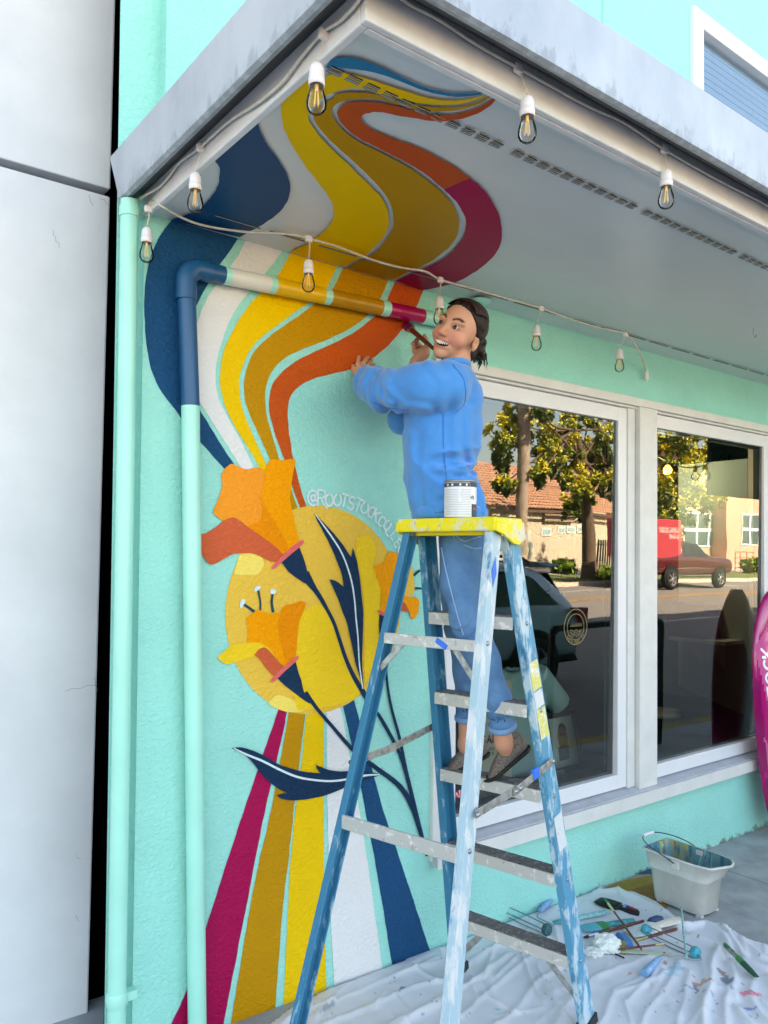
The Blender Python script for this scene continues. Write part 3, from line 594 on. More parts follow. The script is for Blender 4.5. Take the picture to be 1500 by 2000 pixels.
# leaf on the sun
lf = blob('leaf', P_['navy'], z(*AH, [(128, 65), (128, 65), (250, 190), (350, 300), (440, 420), (505, 515), (505, 515), (520, 415), (520, 415), (560, 540), (590, 700), (612, 900), (630, 1100), (625, 1350), (618, 1600), (638, 1880), (638, 1880), (560, 1640), (510, 1420), (470, 1230), (400, 1030), (340, 880), (280, 745), (280, 745), (350, 760), (425, 820), (425, 820), (410, 700), (370, 590), (300, 420), (220, 260), (160, 150)]), W5)
strk('leaf_vein', P_['letter'], z(*AH, [(135, 75), (220, 190), (320, 330), (400, 460), (460, 600), (510, 770), (540, 960), (555, 1150), (575, 1350), (590, 1620), (625, 1870)]), [1.5, 3, 3, 3, 3, 3, 2.5, 2.5], W6, lf)
# second poppy
blob('petal', P_['orange'], z(*AG, [(455, 575), (540, 510), (620, 450), (700, 480), (780, 500), (930, 500), (960, 560), (1000, 1000), (1030, 1260), (1030, 1260), (960, 1230), (880, 1130), (780, 1020), (700, 950), (600, 930), (480, 940), (480, 940), (470, 800), (465, 680)]), W4)
blob('petal', P_['deep'], z(*AG, [(940, 520), (1000, 400), (1120, 365), (1220, 328), (1300, 345), (1300, 420), (1240, 560), (1210, 680), (1190, 900), (1170, 1120), (1170, 1120), (1030, 1250), (1030, 1250), (970, 1000), (920, 800), (920, 650)]), W5)
blob('petal', P_['sunye'], z(*AG, [(45, 1140), (100, 1080), (220, 980), (330, 945), (460, 935), (580, 925), (700, 950), (800, 1030), (900, 1160), (1000, 1270), (930, 1250), (800, 1090), (720, 1010), (650, 1030), (570, 1110), (480, 1160), (350, 1190), (260, 1220), (180, 1240), (110, 1210)]), W5)
blob('petal', P_['coral'], z(*AG, [(565, 1100), (565, 1100), (640, 1020), (720, 1000), (780, 1040), (900, 1170), (1000, 1270), (1000, 1270), (860, 1410), (860, 1410), (800, 1370), (720, 1270), (650, 1170)]), W6)
blob('flower_rim', P_['pink'], z(*AG, [(800, 1490), (830, 1440), (950, 1320), (1080, 1200), (1190, 1120), (1208, 1135), (1190, 1175), (1080, 1270), (960, 1390), (870, 1475), (830, 1500)]), wl(7))
blob('flower_base', P_['navy'], z(*AG, [(900, 1440), (900, 1440), (1165, 1205), (1165, 1205), (1200, 1330), (1250, 1480), (1285, 1640), (1350, 1730), (1400, 1800), (1330, 1790), (1200, 1690), (1050, 1580)]), W5)
strk('stem', P_['navy'], [(596, 1352), (620, 1385), (650, 1420), (690, 1465), (735, 1500), (780, 1535), (805, 1575), (820, 1620), (834, 1672)], [9, 7, 7, 8, 9, 10, 11, 9, 5], W4)
for pts, wd in (([(570, 480), (500, 430), (420, 375)], [6, 5, 5]), ([(655, 460), (655, 340), (625, 165)], [3.5, 4, 4]), ([(840, 490), (820, 350), (835, 210)], [5.5, 5, 4])):
    strk('stamen', P_['teal'], z(*AG, pts), wd, W4)
for pts in ([(360, 370), (380, 310), (425, 300), (440, 340), (410, 385), (390, 430), (362, 410)], [(570, 160), (590, 120), (640, 108), (668, 125), (640, 155), (600, 180), (575, 185)], [(800, 180), (815, 155), (860, 148), (888, 185), (870, 220), (830, 228), (805, 210)]):
    blob('anther', P_['letter'], z(*AG, pts), W5)
# third poppy, half behind the ladder
AM = ((740, 1020), 9.09)
blob('petal', P_['orange'], z(*AH, [(895, 455), (960, 470), (1010, 500), (1060, 560), (1060, 760), (1000, 1000), (880, 1130), (870, 1120), (800, 1070), (800, 1070), (815, 900), (790, 780), (740, 650), (740, 610), (830, 570), (870, 510)]), W4)
blob('petal', P_['sun'], z(*AM, [(540, 775), (580, 780), (605, 850), (620, 1000), (635, 1130), (620, 1240), (570, 1310), (400, 1320), (300, 1200), (420, 900)]), W4)
blob('petal', P_['orange'], z(*AM, [(410, 1310), (540, 1320), (640, 1325), (700, 1370), (715, 1430), (700, 1600), (620, 1720), (570, 1690), (545, 1600), (480, 1480), (400, 1380), (400, 1380)]), W5)
blob('petal', P_['coral'], z(*AM, [(400, 1370), (400, 1370), (480, 1470), (545, 1600), (545, 1600), (440, 1570), (340, 1590), (250, 1650), (250, 1500)]), W6)
for pts, wd in (([(535, 775), (565, 650), (590, 540)], [3, 3, 2]), ([(620, 950), (680, 890), (740, 850)], [5, 5, 4]), ([(640, 1180), (700, 1170), (760, 1180)], [5, 4, 4])): strk('stamen', P_['teal'], z(*AM, pts), wd, W5)
blob('flower_rim', P_['pink'], z(*AH, [(775, 1075), (800, 1062), (870, 1100), (930, 1140), (920, 1160), (840, 1125)]), wl(7))
blob('flower_base', P_['navy'], z(*AH, [(795, 1105), (795, 1105), (910, 1155), (910, 1155), (890, 1300), (880, 1500), (860, 1600), (840, 1600), (815, 1400), (790, 1250)]), W5)
strk('stem', P_['navy'], [(752, 1290), (757, 1340), (765, 1385), (780, 1440), (792, 1500), (806, 1560), (818, 1610)], [6, 5, 5.5, 6, 7, 8, 8], W4)
strk('stem', P_['navy'], [(735, 1390), (745, 1405), (770, 1450), (785, 1485), (800, 1540)], [6, 7, 7, 6, 5], W4)
# lower leaf
l2 = blob('leaf', P_['navy'], z(*AL, [(35, 290), (35, 290), (110, 285), (200, 310), (300, 360), (400, 415), (520, 450), (665, 465), (665, 465), (640, 435), (632, 405), (632, 405), (700, 435), (780, 450), (900, 450), (1000, 455), (1095, 475), (1095, 475), (980, 510), (850, 560), (700, 620), (580, 645), (480, 655), (400, 645), (358, 620), (358, 620), (400, 605), (435, 605), (435, 605), (350, 560), (260, 480), (200, 400), (130, 330), (70, 300)]), W6)
strk('leaf_vein', P_['letter'], z(*AL, [(60, 290), (150, 335), (260, 380), (380, 440), (500, 490), (620, 512), (740, 520), (860, 505), (980, 480), (1080, 475)]), [1.5, 4, 4.5, 4.5, 4.5, 4, 4, 4, 4, 2], wl(7), l2)
# ---- lettering round the sun
lt = MB(); txt = '@ROOTSTOCKCOLLEC'
px = [(609, 973), (628, 973), (641, 977), (657, 977), (671, 978), (684, 983), (698, 987), (710, 992), (723, 1000), (733, 1007), (743, 1018), (754, 1026), (759, 1036), (768, 1045), (775, 1061), (781, 1072)]
hs = [25, 28, 21, 20, 22, 23, 24, 20, 20, 22, 19, 18, 21, 19, 17, 16]
for ch, p, h in zip(txt, px, hs):
    q = onY(*p); ang = math.atan2(q[2]-SCZ, q[0]-SCX); up = np.array([math.cos(ang), math.sin(ang)]); rt = np.array([math.sin(ang), -math.cos(ang)]); hh = h/530.0*1.16
    gw = gwidth(ch)*.9
    for st in GL[ch]:
        LAY[0] += 1
        ribbon(lt, [((a*.9-gw/2)*hh, (b_-.5)*hh) for a, b_ in (smooth_path(st, 3) if ch in '@OCS' else st)], .0075, lambda a, b_: (q[0]+rt[0]*a+up[0]*b_, -.0045-.00006*LAY[0], q[2]+rt[1]*a+up[1]*b_))
lt.build('lettering', P_['letter'], mur)
# ---- the stripes carried on over the soffit
F1, F2 = sf(1), sf(2)
band('soffit_stripe', S_['blue'], z(*A1, [(545, 782), (570, 815), (573, 850), (565, 900), (540, 950), (490, 1005), (430, 1040), (335, 1075)]), z(*A1, [(757, 588), (770, 640), (800, 700), (850, 770), (895, 840), (917, 910), (907, 970), (870, 1030), (800, 1085), (672, 1158)]), F1)
band('soffit_stripe', S_['yellow'], z(*A1, [(1025, 375), (990, 395), (930, 440), (885, 490), (873, 540), (885, 620), (920, 700), (970, 780), (1030, 860), (1090, 940), (1125, 1000), (1128, 1060), (1100, 1110), (1060, 1150), (990, 1195), (920, 1230)]),
     z(*A2, [(240, 525), (180, 530), (100, 570), (30, 630), (5, 690), (30, 740), (100, 830), (180, 910), (260, 980), (340, 1060), (420, 1140), (460, 1200), (478, 1270), (470, 1340), (430, 1410), (380, 1460), (330, 1500), (205, 1562)]), F1)
band('soffit_stripe', S_['gold'], z(*A2, [(240, 553), (190, 562), (110, 600), (45, 645), (36, 690), (70, 750), (140, 830), (230, 910), (310, 985), (390, 1060), (450, 1130), (490, 1200), (505, 1270), (500, 1340), (465, 1400), (410, 1470), (340, 1515), (230, 1568)]),
     z(*A2, [(300, 578), (200, 595), (155, 625), (142, 655), (165, 710), (220, 770), (300, 830), (400, 880), (500, 930), (600, 985), (680, 1040), (760, 1100), (830, 1170), (870, 1230), (890, 1300), (880, 1370), (840, 1440), (780, 1490), (710, 1540), (490, 1642)]), F1)
redL = z(*A2, [(300, 600), (220, 615), (185, 640), (175, 665), (200, 720), (260, 780), (340, 830), (440, 880), (540, 930), (640, 985), (730, 1050), (800, 1110)]); redR = z(*A2, [(345, 662), (322, 680), (318, 692), (325, 715), (370, 755), (450, 790), (550, 830), (650, 865), (750, 915), (850, 970), (900, 1005), (955, 1045)])
band('soffit_stripe', S_['rust'], redL, redR, F1)
band('soffit_stripe', S_['crimson'], [redL[-1]]+z(*A2, [(870, 1180), (910, 1240), (930, 1300), (920, 1370), (880, 1440), (820, 1500), (750, 1545), (515, 1648)]), [redR[-1]]+z(*A2, [(1030, 1110), (1090, 1190), (1130, 1280), (1140, 1360), (1130, 1440), (1100, 1490), (1030, 1560), (930, 1625), (830, 1668), (675, 1702)]), F1)
# tails sweeping back to the fascia
band('soffit_stripe', S_['teal'], z(*AS, [(135, 115), (195, 55), (300, 45), (420, 70), (560, 125), (700, 195), (860, 265), (1020, 305), (1160, 312), (1280, 300), (1376, 282)]), z(*AS, [(150, 125), (240, 120), (340, 133), (460, 150), (560, 175), (690, 225), (840, 285), (980, 322), (1120, 336), (1260, 318), (1378, 287)]), F1)
band('soffit_stripe', S_['yellow'], z(*AS, [(140, 180), (230, 160), (330, 175), (480, 215), (620, 262), (760, 305), (900, 345), (1040, 362), (1180, 352), (1300, 322), (1382, 288)]), z(*AS, [(130, 300), (230, 278), (340, 272), (440, 285), (560, 325), (680, 350), (820, 378), (960, 392), (1100, 388), (1260, 350), (1386, 290)]), F1)
band('soffit_stripe', S_['gold'], z(*AS, [(190, 318), (290, 304), (420, 305), (540, 325), (640, 362), (760, 385), (880, 405), (1000, 412), (1130, 402), (1270, 360), (1388, 292)]), z(*AS, [(210, 360), (290, 350), (420, 348), (540, 355), (640, 385), (760, 420), (880, 436), (1000, 440), (1130, 425), (1280, 375), (1398, 297)]), F1)
band('soffit_stripe', S_['rust'], z(*AS, [(250, 395), (320, 374), (420, 372), (540, 380), (660, 402), (780, 440), (900, 468), (1030, 472), (1160, 448), (1300, 390), (1405, 303)]), z(*AS, [(395, 485), (410, 462), (470, 448), (560, 450), (660, 470), (780, 490), (900, 510), (1040, 508), (1180, 482), (1320, 415), (1416, 312)]), F2)
# ================================================================== festoon lights
m_cord = mat('grimy_white_cord', '#d9d4c8', .5, var=.25, vscale=40); m_sock = mat('white_socket_plastic', '#e8e3e6', .4, var=.05, vscale=20)
m_fil = mat('filament_amber', '#e0b878', .3, emit=.03); m_cap = mat('bulb_screw_brass', '#b9a37a', .3, .8)
fest = thing('festoon_lights', 'white festoon string with clear bulbs clipped along the fascia and soffit', 'string lights', (1.0, -.6, 2.8))
def SX(u, v): return Vector(onX(u, v, XF-.032))
def FY(u, v): return Vector(onY(u, v, YF-.012))
def ZT(u, v): return Vector(onZ(u, v, ZS-.022))
run1 = [FY(1590, 462), FY(1500, 402), FY(1400, 350), FY(1297, 291), FY(1220, 240), FY(1150, 208), FY(1080, 170), FY(1012, 132), FY(930, 86), FY(860, 40), FY(800, 8), FY(752, -28)]
c_ = FY(730, -40); run1 += [Vector((XF-.028, YF-.02, run1[-1].z+.005)), SX(705, -6), SX(668, 38), SX(632, 62), SX(590, 110), SX(550, 162), SX(505, 200), SX(450, 235), SX(412, 268), SX(390, 288), SX(350, 318), SX(330, 345), SX(310, 366)]
run1 += [Vector(onX(280, 384, XF-.05)), Vector(onX(262, 405, XF-.05)), Vector(onX(262, 418, XF-.045)), Vector(onX(276, 420, XF-.035)), Vector(onX(287, 411, XF-.03)), Vector(onX(298, 392, XF-.02)), ZT(318, 404), ZT(350, 423), ZT(400, 441), ZT(480, 453), ZT(560, 457), ZT(603, 466), ZT(660, 482), ZT(720, 505), ZT(780, 522), ZT(830, 530), ZT(860, 546), ZT(920, 563), ZT(990, 583), ZT(1057, 602), ZT(1110, 622), ZT(1170, 640), ZT(1222, 653)]
run1 += [ZT(1240, 662)+Vector((0, 0, -.03)), ZT(1255, 676)+Vector((0, 0, -.07)), ZT(1262, 690)+Vector((0, 0, -.10))]
b = MB(); b.tube(smooth_path(run1, 5), .0042, 8); b.build('cord', m_cord, fest)
pe = run1[-1]; b = MB(); b.tube([pe+Vector((0, 0, .012)), pe+Vector((.006, 0, -.03)), pe+Vector((.009, 0, -.042))], [.009, .0115, .0125], 10)
for s in (-1, 1): b.box(tuple(pe+Vector((.005+.004*s, -.001, -.056))), tuple(pe+Vector((.008+.004*s, .001, -.04))))
b.build('plug', m_sock, fest)
sockm = MB(); sockm.rev([(.0, .0), (.006, -.001), (.012, -.006), (.0165, -.014), (.0175, -.03), (.0175, -.036), (.0188, -.037), (.0188, -.0475), (.018, -.0485), (.018, -.052), (.016, -.053)], n=18)
sockme = sockm.mesh('socket', m_sock)
bl = MB(); bl.rev([(.0145, -.051), (.0148, -.058), (.0175, -.068), (.0215, -.080), (.0232, -.091), (.0225, -.101), (.018, -.110), (.010, -.116), (.0, -.1175)], n=20)
blme = bl.mesh('bulb', m_bulbglass)
fi = MB()
for a in (0, 90, 180, 270): fi.tube([(.0035*math.cos(R(a)), .0035*math.sin(R(a)), -.064), (.0065*math.cos(R(a)), .0065*math.sin(R(a)), -.098)], .0011, 5)
fi.tube([(0, 0, -.05), (0, 0, -.066)], .0042, 6)
fime = fi.mesh('filament', m_fil)
def lamp(top, anchor, sc=1.0, tilt=0):
    """anchor on the cord, top of socket"""
    B0 = BASE[fest.name]; b = MB(); a = Vector(anchor); t = Vector(top)
    b.tube(smooth_path([a, (a*.6+t*.4)+Vector((.004, 0, 0)), t+Vector((0, 0, .004))], 4), .0022, 6); b.build('drop_wire', m_cord, fest)
    b = MB(); b.box(tuple(a-Vector((.014, .007, .012))), tuple(a+Vector((.014, .007, .009))), bev=.004); b.build('cord_tee', m_sock, fest, bevel=.003)
    s = bpy.data.objects.new('socket', sockme); put(s, fest); s.location = t-B0; s.scale = (sc,)*3; s.rotation_euler = (0, R(tilt), random.random()*6)
    for nm, me in (('bulb', blme), ('filament', fime)):
        o = bpy.data.objects.new(nm, me); put(o, s)
def at_depth(p, u, v):   # pixel (u,v) at the same camera depth as p
    d = float((np.array(p)-CC) @ CF); return Vector(dep(u, v, d))
for (au, av, f, tu, tv) in ((632, 66, SX, 619, 122), (392, 288, SX, 382, 336), (290, 408, SX, 287, 443), (1012, 133, FY, 1030, 186), (1297, 291, FY, 1301, 330), (1560, 440, FY, 1563, 482),
                            (603, 466, ZT, 603, 506), (860, 546, ZT, 858, 578), (1057, 602, ZT, 1048, 634), (1222, 653, ZT, 1210, 681)):
    a = f(au, av); lamp(at_depth(a, tu, tv), a)
# soffit fittings
q = Vector(onZ(930, 584, ZS)); b = MB(); b.rev([(.0, -.03), (.03, -.03), (.05, -.022), (.055, -.016), (.05, -.012), (.022, -.011)], (q.x, q.y-.02, ZS), 24)
sd_ = thing('soffit_sensor', 'small mint dome fitting under the soffit above the painter', 'ceiling fitting', (q.x, q.y-.02, ZS-.03)); b.build('dome', m_mintpipe, sd_)
b = MB(); b.rev([(.024, -.0115), (.026, 0)], (q.x, q.y-.02, ZS), 20); b.build('collar', mat('dark_collar', '#3b3d3d', .5), sd_)
q = Vector(onZ(1472, 640, ZS)); b = MB(); b.tube(smooth_path([q, q+Vector((0, 0, -.03)), q+Vector((.012, 0, -.045)), q+Vector((.022, 0, -.036)), q+Vector((.022, 0, -.024))], 4), .0025, 6)
tag(b.build('hook', m_steel), 'small bent metal hook screwed into the grey soffit', 'hook')

# ================================================================== step ladder
LX, LY, LT, HT = 1.8455, -.5905, .2173, 1.7716
K1, K2, W0, KW1, KW2, DX_, SP = .2159, .2679, .1664, .0615, .0713, .0425, .2951
lex, ley = Vector((math.cos(LT), math.sin(LT), 0)), Vector((-math.sin(LT), math.cos(LT), 0))
def lad(lx, ly, z_): return Vector((LX, LY, 0))+lex*lx+ley*ly+Vector((0, 0, z_))
def rail(n_, z_):
    s = HT-z_
    lx, w_ = (DX_+K1*s, W0+KW1*s) if n_ in 'DC' else (-DX_-K2*s, W0+KW2*s)
    return lad(lx, w_ if n_ in 'DA' else -w_, z_)
def splat(name, base, splash, amt=.5, scale=26, extra=None, rough=.5, stretch=(1, 1, .28), metal=0):
    """worn paint with splashes of other paint, two layers of ragged patches"""
    m = mat(name, base, rough, metal, bump=.25, bscale=70, bdist=.002); n = m.node_tree.nodes; L = m.node_tree.links; bs = n['Principled BSDF']
    g = n.new('ShaderNodeNewGeometry'); mp = n.new('ShaderNodeMapping'); mp.inputs['Scale'].default_value = stretch; L.new(g.outputs['Position'], mp.inputs[0])
    prev = None
    for i, (c, sc_, th) in enumerate([(splash, scale, amt)]+(extra or [])):
        t = n.new('ShaderNodeTexNoise'); t.inputs['Scale'].default_value = sc_; t.inputs['Detail'].default_value = 9; t.inputs['Roughness'].default_value = .68; t.noise_dimensions = '4D'; t.inputs['W'].default_value = i*3.7+len(name)
        L.new(mp.outputs[0], t.inputs['Vector']); r = n.new('ShaderNodeMapRange'); r.inputs['From Min'].default_value = th; r.inputs['From Max'].default_value = th+.07; L.new(t.outputs['Fac'], r.inputs[0])
        mx = n.new('ShaderNodeMix'); mx.data_type = 'RGBA'; L.new(r.outputs[0], mx.inputs[0]); mx.inputs[7].default_value = (*lin(c), 1)
        if prev is None: mx.inputs[6].default_value = (*lin(base), 1)
        else: L.new(prev, mx.inputs[6])
        prev = mx.outputs[2]
    L.new(prev, bs.inputs['Base Color']); return m
m_lb = splat('ladder_blue', '#1f7396', '#8fb4c4', .56, 16, [('#cfd3d0', 34, .64), ('#8d9a9c', 11, .62)])
m_lbw = splat('ladder_blue_smeared', '#4590b0', '#b5c9d2', .50, 24, [('#2a7396', 20, .57), ('#a5a39a', 36, .62), ('#e6e2da', 60, .68)])
m_lbl = splat('ladder_pale_smear', '#a3bfcb', '#d0d4d6', .5, 22, [('#2d7fa3', 13, .57), ('#9a9890', 34, .64)])
m_alus = splat('step_aluminium', '#c2bfba', '#e2ded8', .55, 30, [('#8a8681', 55, .62), ('#a09b94', 18, .6)], .5, (1, 1, 1), .35)
m_alus2 = splat('tread_top', '#6f6d6b', '#9c9894', .52, 60, [('#4c4a49', 30, .56)], .6, (1, 1, 1), .3)
m_cap = splat('cap_yellow', '#e6d40c', '#d2cfb8', .50, 17, [('#aaa79e', 30, .57), ('#ece27a', 12, .55)], .45, (1, 1, 1))
ladder = thing('step_ladder', 'paint splashed blue fibreglass step ladder with yellow top', 'ladder', (LX, LY, gz(LX)))
def foot_z(n_):
    z_ = .01
    for _ in range(5): z_ = gz(rail(n_, z_).x)+.012
    return z_
def channel(n_, name, m_, wd=.072, fl_=.03, th=.006):
    """pultruded C rail: web towards the outside of the ladder's width, flanges inward"""
    p, q_ = rail(n_, HT-.02), rail(n_, foot_z(n_)); s = 1 if n_ in 'DA' else -1
    d = (q_-p).normalized(); yy = ley*s; xx = d.cross(yy).normalized(); b = MB()
    sec = [(-wd/2, 0), (wd/2, 0), (wd/2, -fl_), (wd/2-th, -fl_), (wd/2-th, -th), (-wd/2+th, -th), (-wd/2+th, -fl_), (-wd/2, -fl_)]
    rings = [[o_+xx*a+yy*(c+fl_/2) for a, c in sec] for o_ in (p, q_)]
    tri = tessellate_polygon([[Vector((a, c, 0)) for a, c in sec]])
    b.loft(rings, cap=False, sm=False); b.add(rings[0], [tuple(t) for t in tri]); b.add(rings[1], [tuple(t) for t in tri])
    r_ = b.build(name, m_, ladder, bevel=.002)
    f_ = MB(); c0 = q_+Vector((0, 0, .012)); f_.beam(c0+d*-.03, c0+d*.002, wd+.008, fl_+.012, up=yy); f_.build('foot', mat('black_rubber', '#23282c', .8), r_)
    for zz in [HT-SP*(i+1)-.02 for i in range(5)] if n_ in 'DC' else [1.41, .83]:
        o_ = rail(n_, zz)+yy*(fl_/2+.001)
        rv = MB(); rv.rev([(.0, .004), (.005, .0035), (.008, .001), (.008, -.001)], o_, 10, axis=yy); rv.build('rivet', m_steel, r_)
    return r_
channel('A', 'rear_rail', m_lb, .05, .028); channel('B', 'rear_rail', m_lbl, .055, .03); channel('C', 'front_rail', m_lbw); channel('D', 'front_rail', m_lb)
for i in range(5):
    z_ = HT-SP*(i+1); p, q_ = rail('D', z_), rail('C', z_); p = p-ley*.012; q_ = q_+ley*.012
    b = MB()
    b.prism([(-.04, 0), (.04, 0), (.04, -.034), (.036, -.034), (.036, -.006), (-.036, -.006), (-.036, -.042), (-.04, -.042)], 0, (p-q_).length, f=lambda a, c, h: tuple(q_+(p-q_).normalized()*h+lex*a+Vector((0, 0, c))))
    st = b.build('step', m_alus, ladder, bevel=.0015)
    b = MB()
    for k in range(7): b.beam(q_+lex*(-.033+.011*k)+Vector((0, 0, .0012)), p+lex*(-.033+.011*k)+Vector((0, 0, .0012)), .006, .0024)
    b.build('tread_ridge', m_alus2, st)
for z_, hh in ((1.42, .036), (.841, .044)):
    p, q_ = rail('A', z_), rail('B', z_); p = p-ley*.01; q_ = q_+ley*.01; off = -lex*.03
    b = MB(); b.beam(p+off-Vector((0, 0, hh/2)), q_+off-Vector((0, 0, hh/2)), .012, hh); b.build('rear_brace', m_alus, ladder, bevel=.002)
for n_, s in (('A', 1), ('B', -1)):            # knee braces under the upper rear bar and the lowest step
    p = rail(n_, 1.39)-ley*s*.09-lex*.022; q_ = rail(n_, 1.30)-ley*s*.012-lex*.012; b = MB(); b.beam(p, q_, .02, .004, up=lex); b.build('knee_brace', m_alu, ladder)
for n_, s in (('D', 1), ('C', -1)):
    p = rail(n_, HT-SP*5-.04)-ley*s*.14; q_ = rail(n_, .12)-ley*s*.02; b = MB(); b.beam(p, q_, .024, .004, up=lex); b.build('knee_brace', m_alu, ladder)
# spreaders, hinged in the middle
m_tape = mat('blue_masking_tape', '#1a6fd6', .55)
for (a_, c_, s) in (('A', 'D', 1), ('B', 'C', -1)):
    za, zc_ = (.99, 1.04) if s > 0 else (.93, .99)
    p, q_ = rail(a_, za)+ley*s*.026, rail(c_, zc_)+ley*s*.026; md = (p+q_)/2+Vector((0, 0, -.012)); b = MB()
    b.beam(p, md, .004, .026); sp_ = b.build('spreader', m_alu, ladder, bevel=.001)
    b = MB(); b.beam(md-(q_-p)*.06+ley*s*.005, q_+ley*s*.005, .004, .026); b.build('spreader_arm', m_alu, sp_, bevel=.001)
    for o_ in (p, q_, md+(q_-p)*.03, md-(q_-p)*.03):
        b = MB(); b.rev([(.0, .006), (.006, .005), (.0085, .001), (.0085, 0)], o_+ley*s*.006, 12, axis=ley*s); b.build('rivet', m_steel, sp_)
    tp = p+(q_-p)*(.08 if s > 0 else .70); d = (q_-p).normalized(); b = MB(); b.beam(tp+ley*s*.004, tp+d*.04+ley*s*.004, .014, .034); b.build('tape_wrap', m_tape, sp_, bevel=.004)
# top cap: tray with hanging end lugs
def cpf(a, c, h): return tuple(lad(a, c, h))
b = MB(); b.prism([(-.085, -.20), (.085, -.20), (.085, .20), (-.085, .20)], HT-.012, HT+.033, f=cpf)
cap = b.build('top_cap', m_cap, ladder, bevel=.008, seg=3)
for s in (-1, 1):
    b = MB(); b.prism([(-.083, HT+.02), (-.083, HT-.012), (-.045, HT-.022), (.02, HT-.052), (.055, HT-.056), (.095, HT-.034), (.083, HT+.02)], s*.196, s*.206, f=lambda a, c, h: tuple(lad(a, h, c))); b.build('cap_lug', m_cap, cap, bevel=.003)
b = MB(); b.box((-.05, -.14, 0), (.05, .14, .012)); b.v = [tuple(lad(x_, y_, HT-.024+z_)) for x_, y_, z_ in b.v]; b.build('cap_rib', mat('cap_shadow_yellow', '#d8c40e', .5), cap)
# stickers and tape on the near front rail
def on_rail(n_, z0, z1, wd, dx=0.0):
    s = 1 if n_ in 'DA' else -1; d = (rail(n_, z1)-rail(n_, z0)).normalized(); x_ = d.cross(ley*s).normalized(); o_ = ley*s*.0165
    p, q_ = rail(n_, z0)+o_+x_*dx, rail(n_, z1)+o_+x_*dx; return [p-x_*wd/2, p+x_*wd/2, q_+x_*wd/2, q_-x_*wd/2], x_
m_stk = splat('sticker_yellow_worn', '#d9cf6a', '#d5d9dc', .52, 45, [('#5f94b5', 60, .6), ('#e6e4dc', 25, .58)], .5, (1, 1, 1)); m_stw = splat('sticker_white_worn', '#cfd3d4', '#b59a8c', .6, 40, [('#3e8fd0', 30, .62)], .5, (1, 1, 1))
for z0, z1, m_ in ((1.33, 1.235, m_stk), (1.23, 1.175, m_stw), (1.17, 1.07, m_stk), (.80, .68, m_stw)):
    q4, _ = on_rail('C', z0, z1, .056); b = MB(); b.add(q4, [(0, 1, 2, 3)]); b.build('sticker', m_, ladder)
def tape(n_, z0, z1, wd, dx):
    q4, _ = on_rail(n_, z0, z1, wd, dx); b = MB(); b.add([v+Vector((0, 0, 0)) for v in [(q4[0]+q4[1])/2, (q4[1]+q4[2])/2, (q4[2]+q4[3])/2, (q4[3]+q4[0])/2]], [(0, 1, 2, 3)]); b.build('tape_piece', m_tape, ladder)
tape('B', 1.68, 1.58, .03, .0)
p = rail('A', 1.42)*.35+rail('B', 1.42)*.65-lex*.0375-Vector((0, 0, .02)); b = MB(); b.beam(p-ley*.02+Vector((0, 0, -.01)), p+ley*.02+Vector((0, 0, .012)), .002, .018); b.build('tape_piece', m_tape, ladder)

# ================================================================== paint can on the cap
cz = HT+.033; cc = lad(.02, -.05, cz); CRd = .0535
u0 = at_depth(cc, 899, 1000); cc = Vector((u0.x, u0.y, cz))
can = thing('paint_can', 'quart paint can with a white printed label standing on the yellow ladder top', 'paint can', tuple(cc))
b = MB(); b.rev([(.0, 0), (CRd-.002, 0), (CRd, .003), (CRd, .121), (CRd+.0015, .123), (CRd+.0015, .127), (CRd-.004, .128), (CRd-.007, .122), (.0, .122)], cc, 36); b.build('tin', m_steel, can)
m_lab = mat('can_label_white', '#e3e3e6', .5, var=.06, vscale=30); m_labn = mat('can_label_navy', '#123a4d', .5); m_labp = mat('label_print_grey', '#8d929b', .6)
camang = math.atan2(CC[1]-cc.y, CC[0]-cc.x)
def cyl(a, h, r=CRd+.0006): t = camang+a; return (cc.x+r*math.cos(t), cc.y+r*math.sin(t), cc.z+h)
def cpatch(a0, a1, h0, h1, m_, nm, r=CRd+.0006, n=14):
    b = MB(); vs = [cyl(a0+(a1-a0)*i/n, h, r) for i in range(n+1) for h in (h0, h1)]; b.add(vs, [(2*i, 2*i+2, 2*i+3, 2*i+1) for i in range(n)], sm=True); return b.build(nm, m_, can)
cpatch(-math.pi, math.pi, .004, .118, m_lab, 'label', n=40)
cpatch(.75, 1.6, .004, .047, m_labn, 'label_panel', CRd+.0012); cpatch(.62, 1.6, .104, .118, m_labn, 'label_panel', CRd+.0012); cpatch(-1.5, .6, .104, .117, mat('label_dark_strip', '#3c3f46', .5), 'label_strip', CRd+.0012)
for i, a in enumerate((.45, .05, -.45, -.8)): cpatch(a, a-.12, .107, .114, m_lab, 'label_icon', CRd+.0018, 4)
pr = MB()
for i in range(16):
    h = .01+.0056*i
    for (a0, a1) in (((.68, -.05), (-.1, -1.1)) if i > 7 else ((.66, -1.1),)):
        e = a1+random.random()*.12; n = 12; vs = [cyl(a0+(e-a0)*k/n, h+dh, CRd+.0016) for k in range(n+1) for dh in (0, .0011)]; pr.add(vs, [(2*k, 2*k+2, 2*k+3, 2*k+1) for k in range(n)])
stuff(pr.build('label_print', m_labp, can)); cpatch(.85, 1.3, .028, .034, mat('label_red', '#a03a44', .5), 'label_stripe', CRd+.0018, 5)
for s in (1,):
    b = MB(); t = 1.0; b.tube([cyl(.86, .062, CRd+.002), cyl(.8, .072, CRd+.006), cyl(.72, .074, CRd+.006), cyl(.68, .064, CRd+.003)], .0013, 6); b.build('bail_wire', m_black_metal, can)
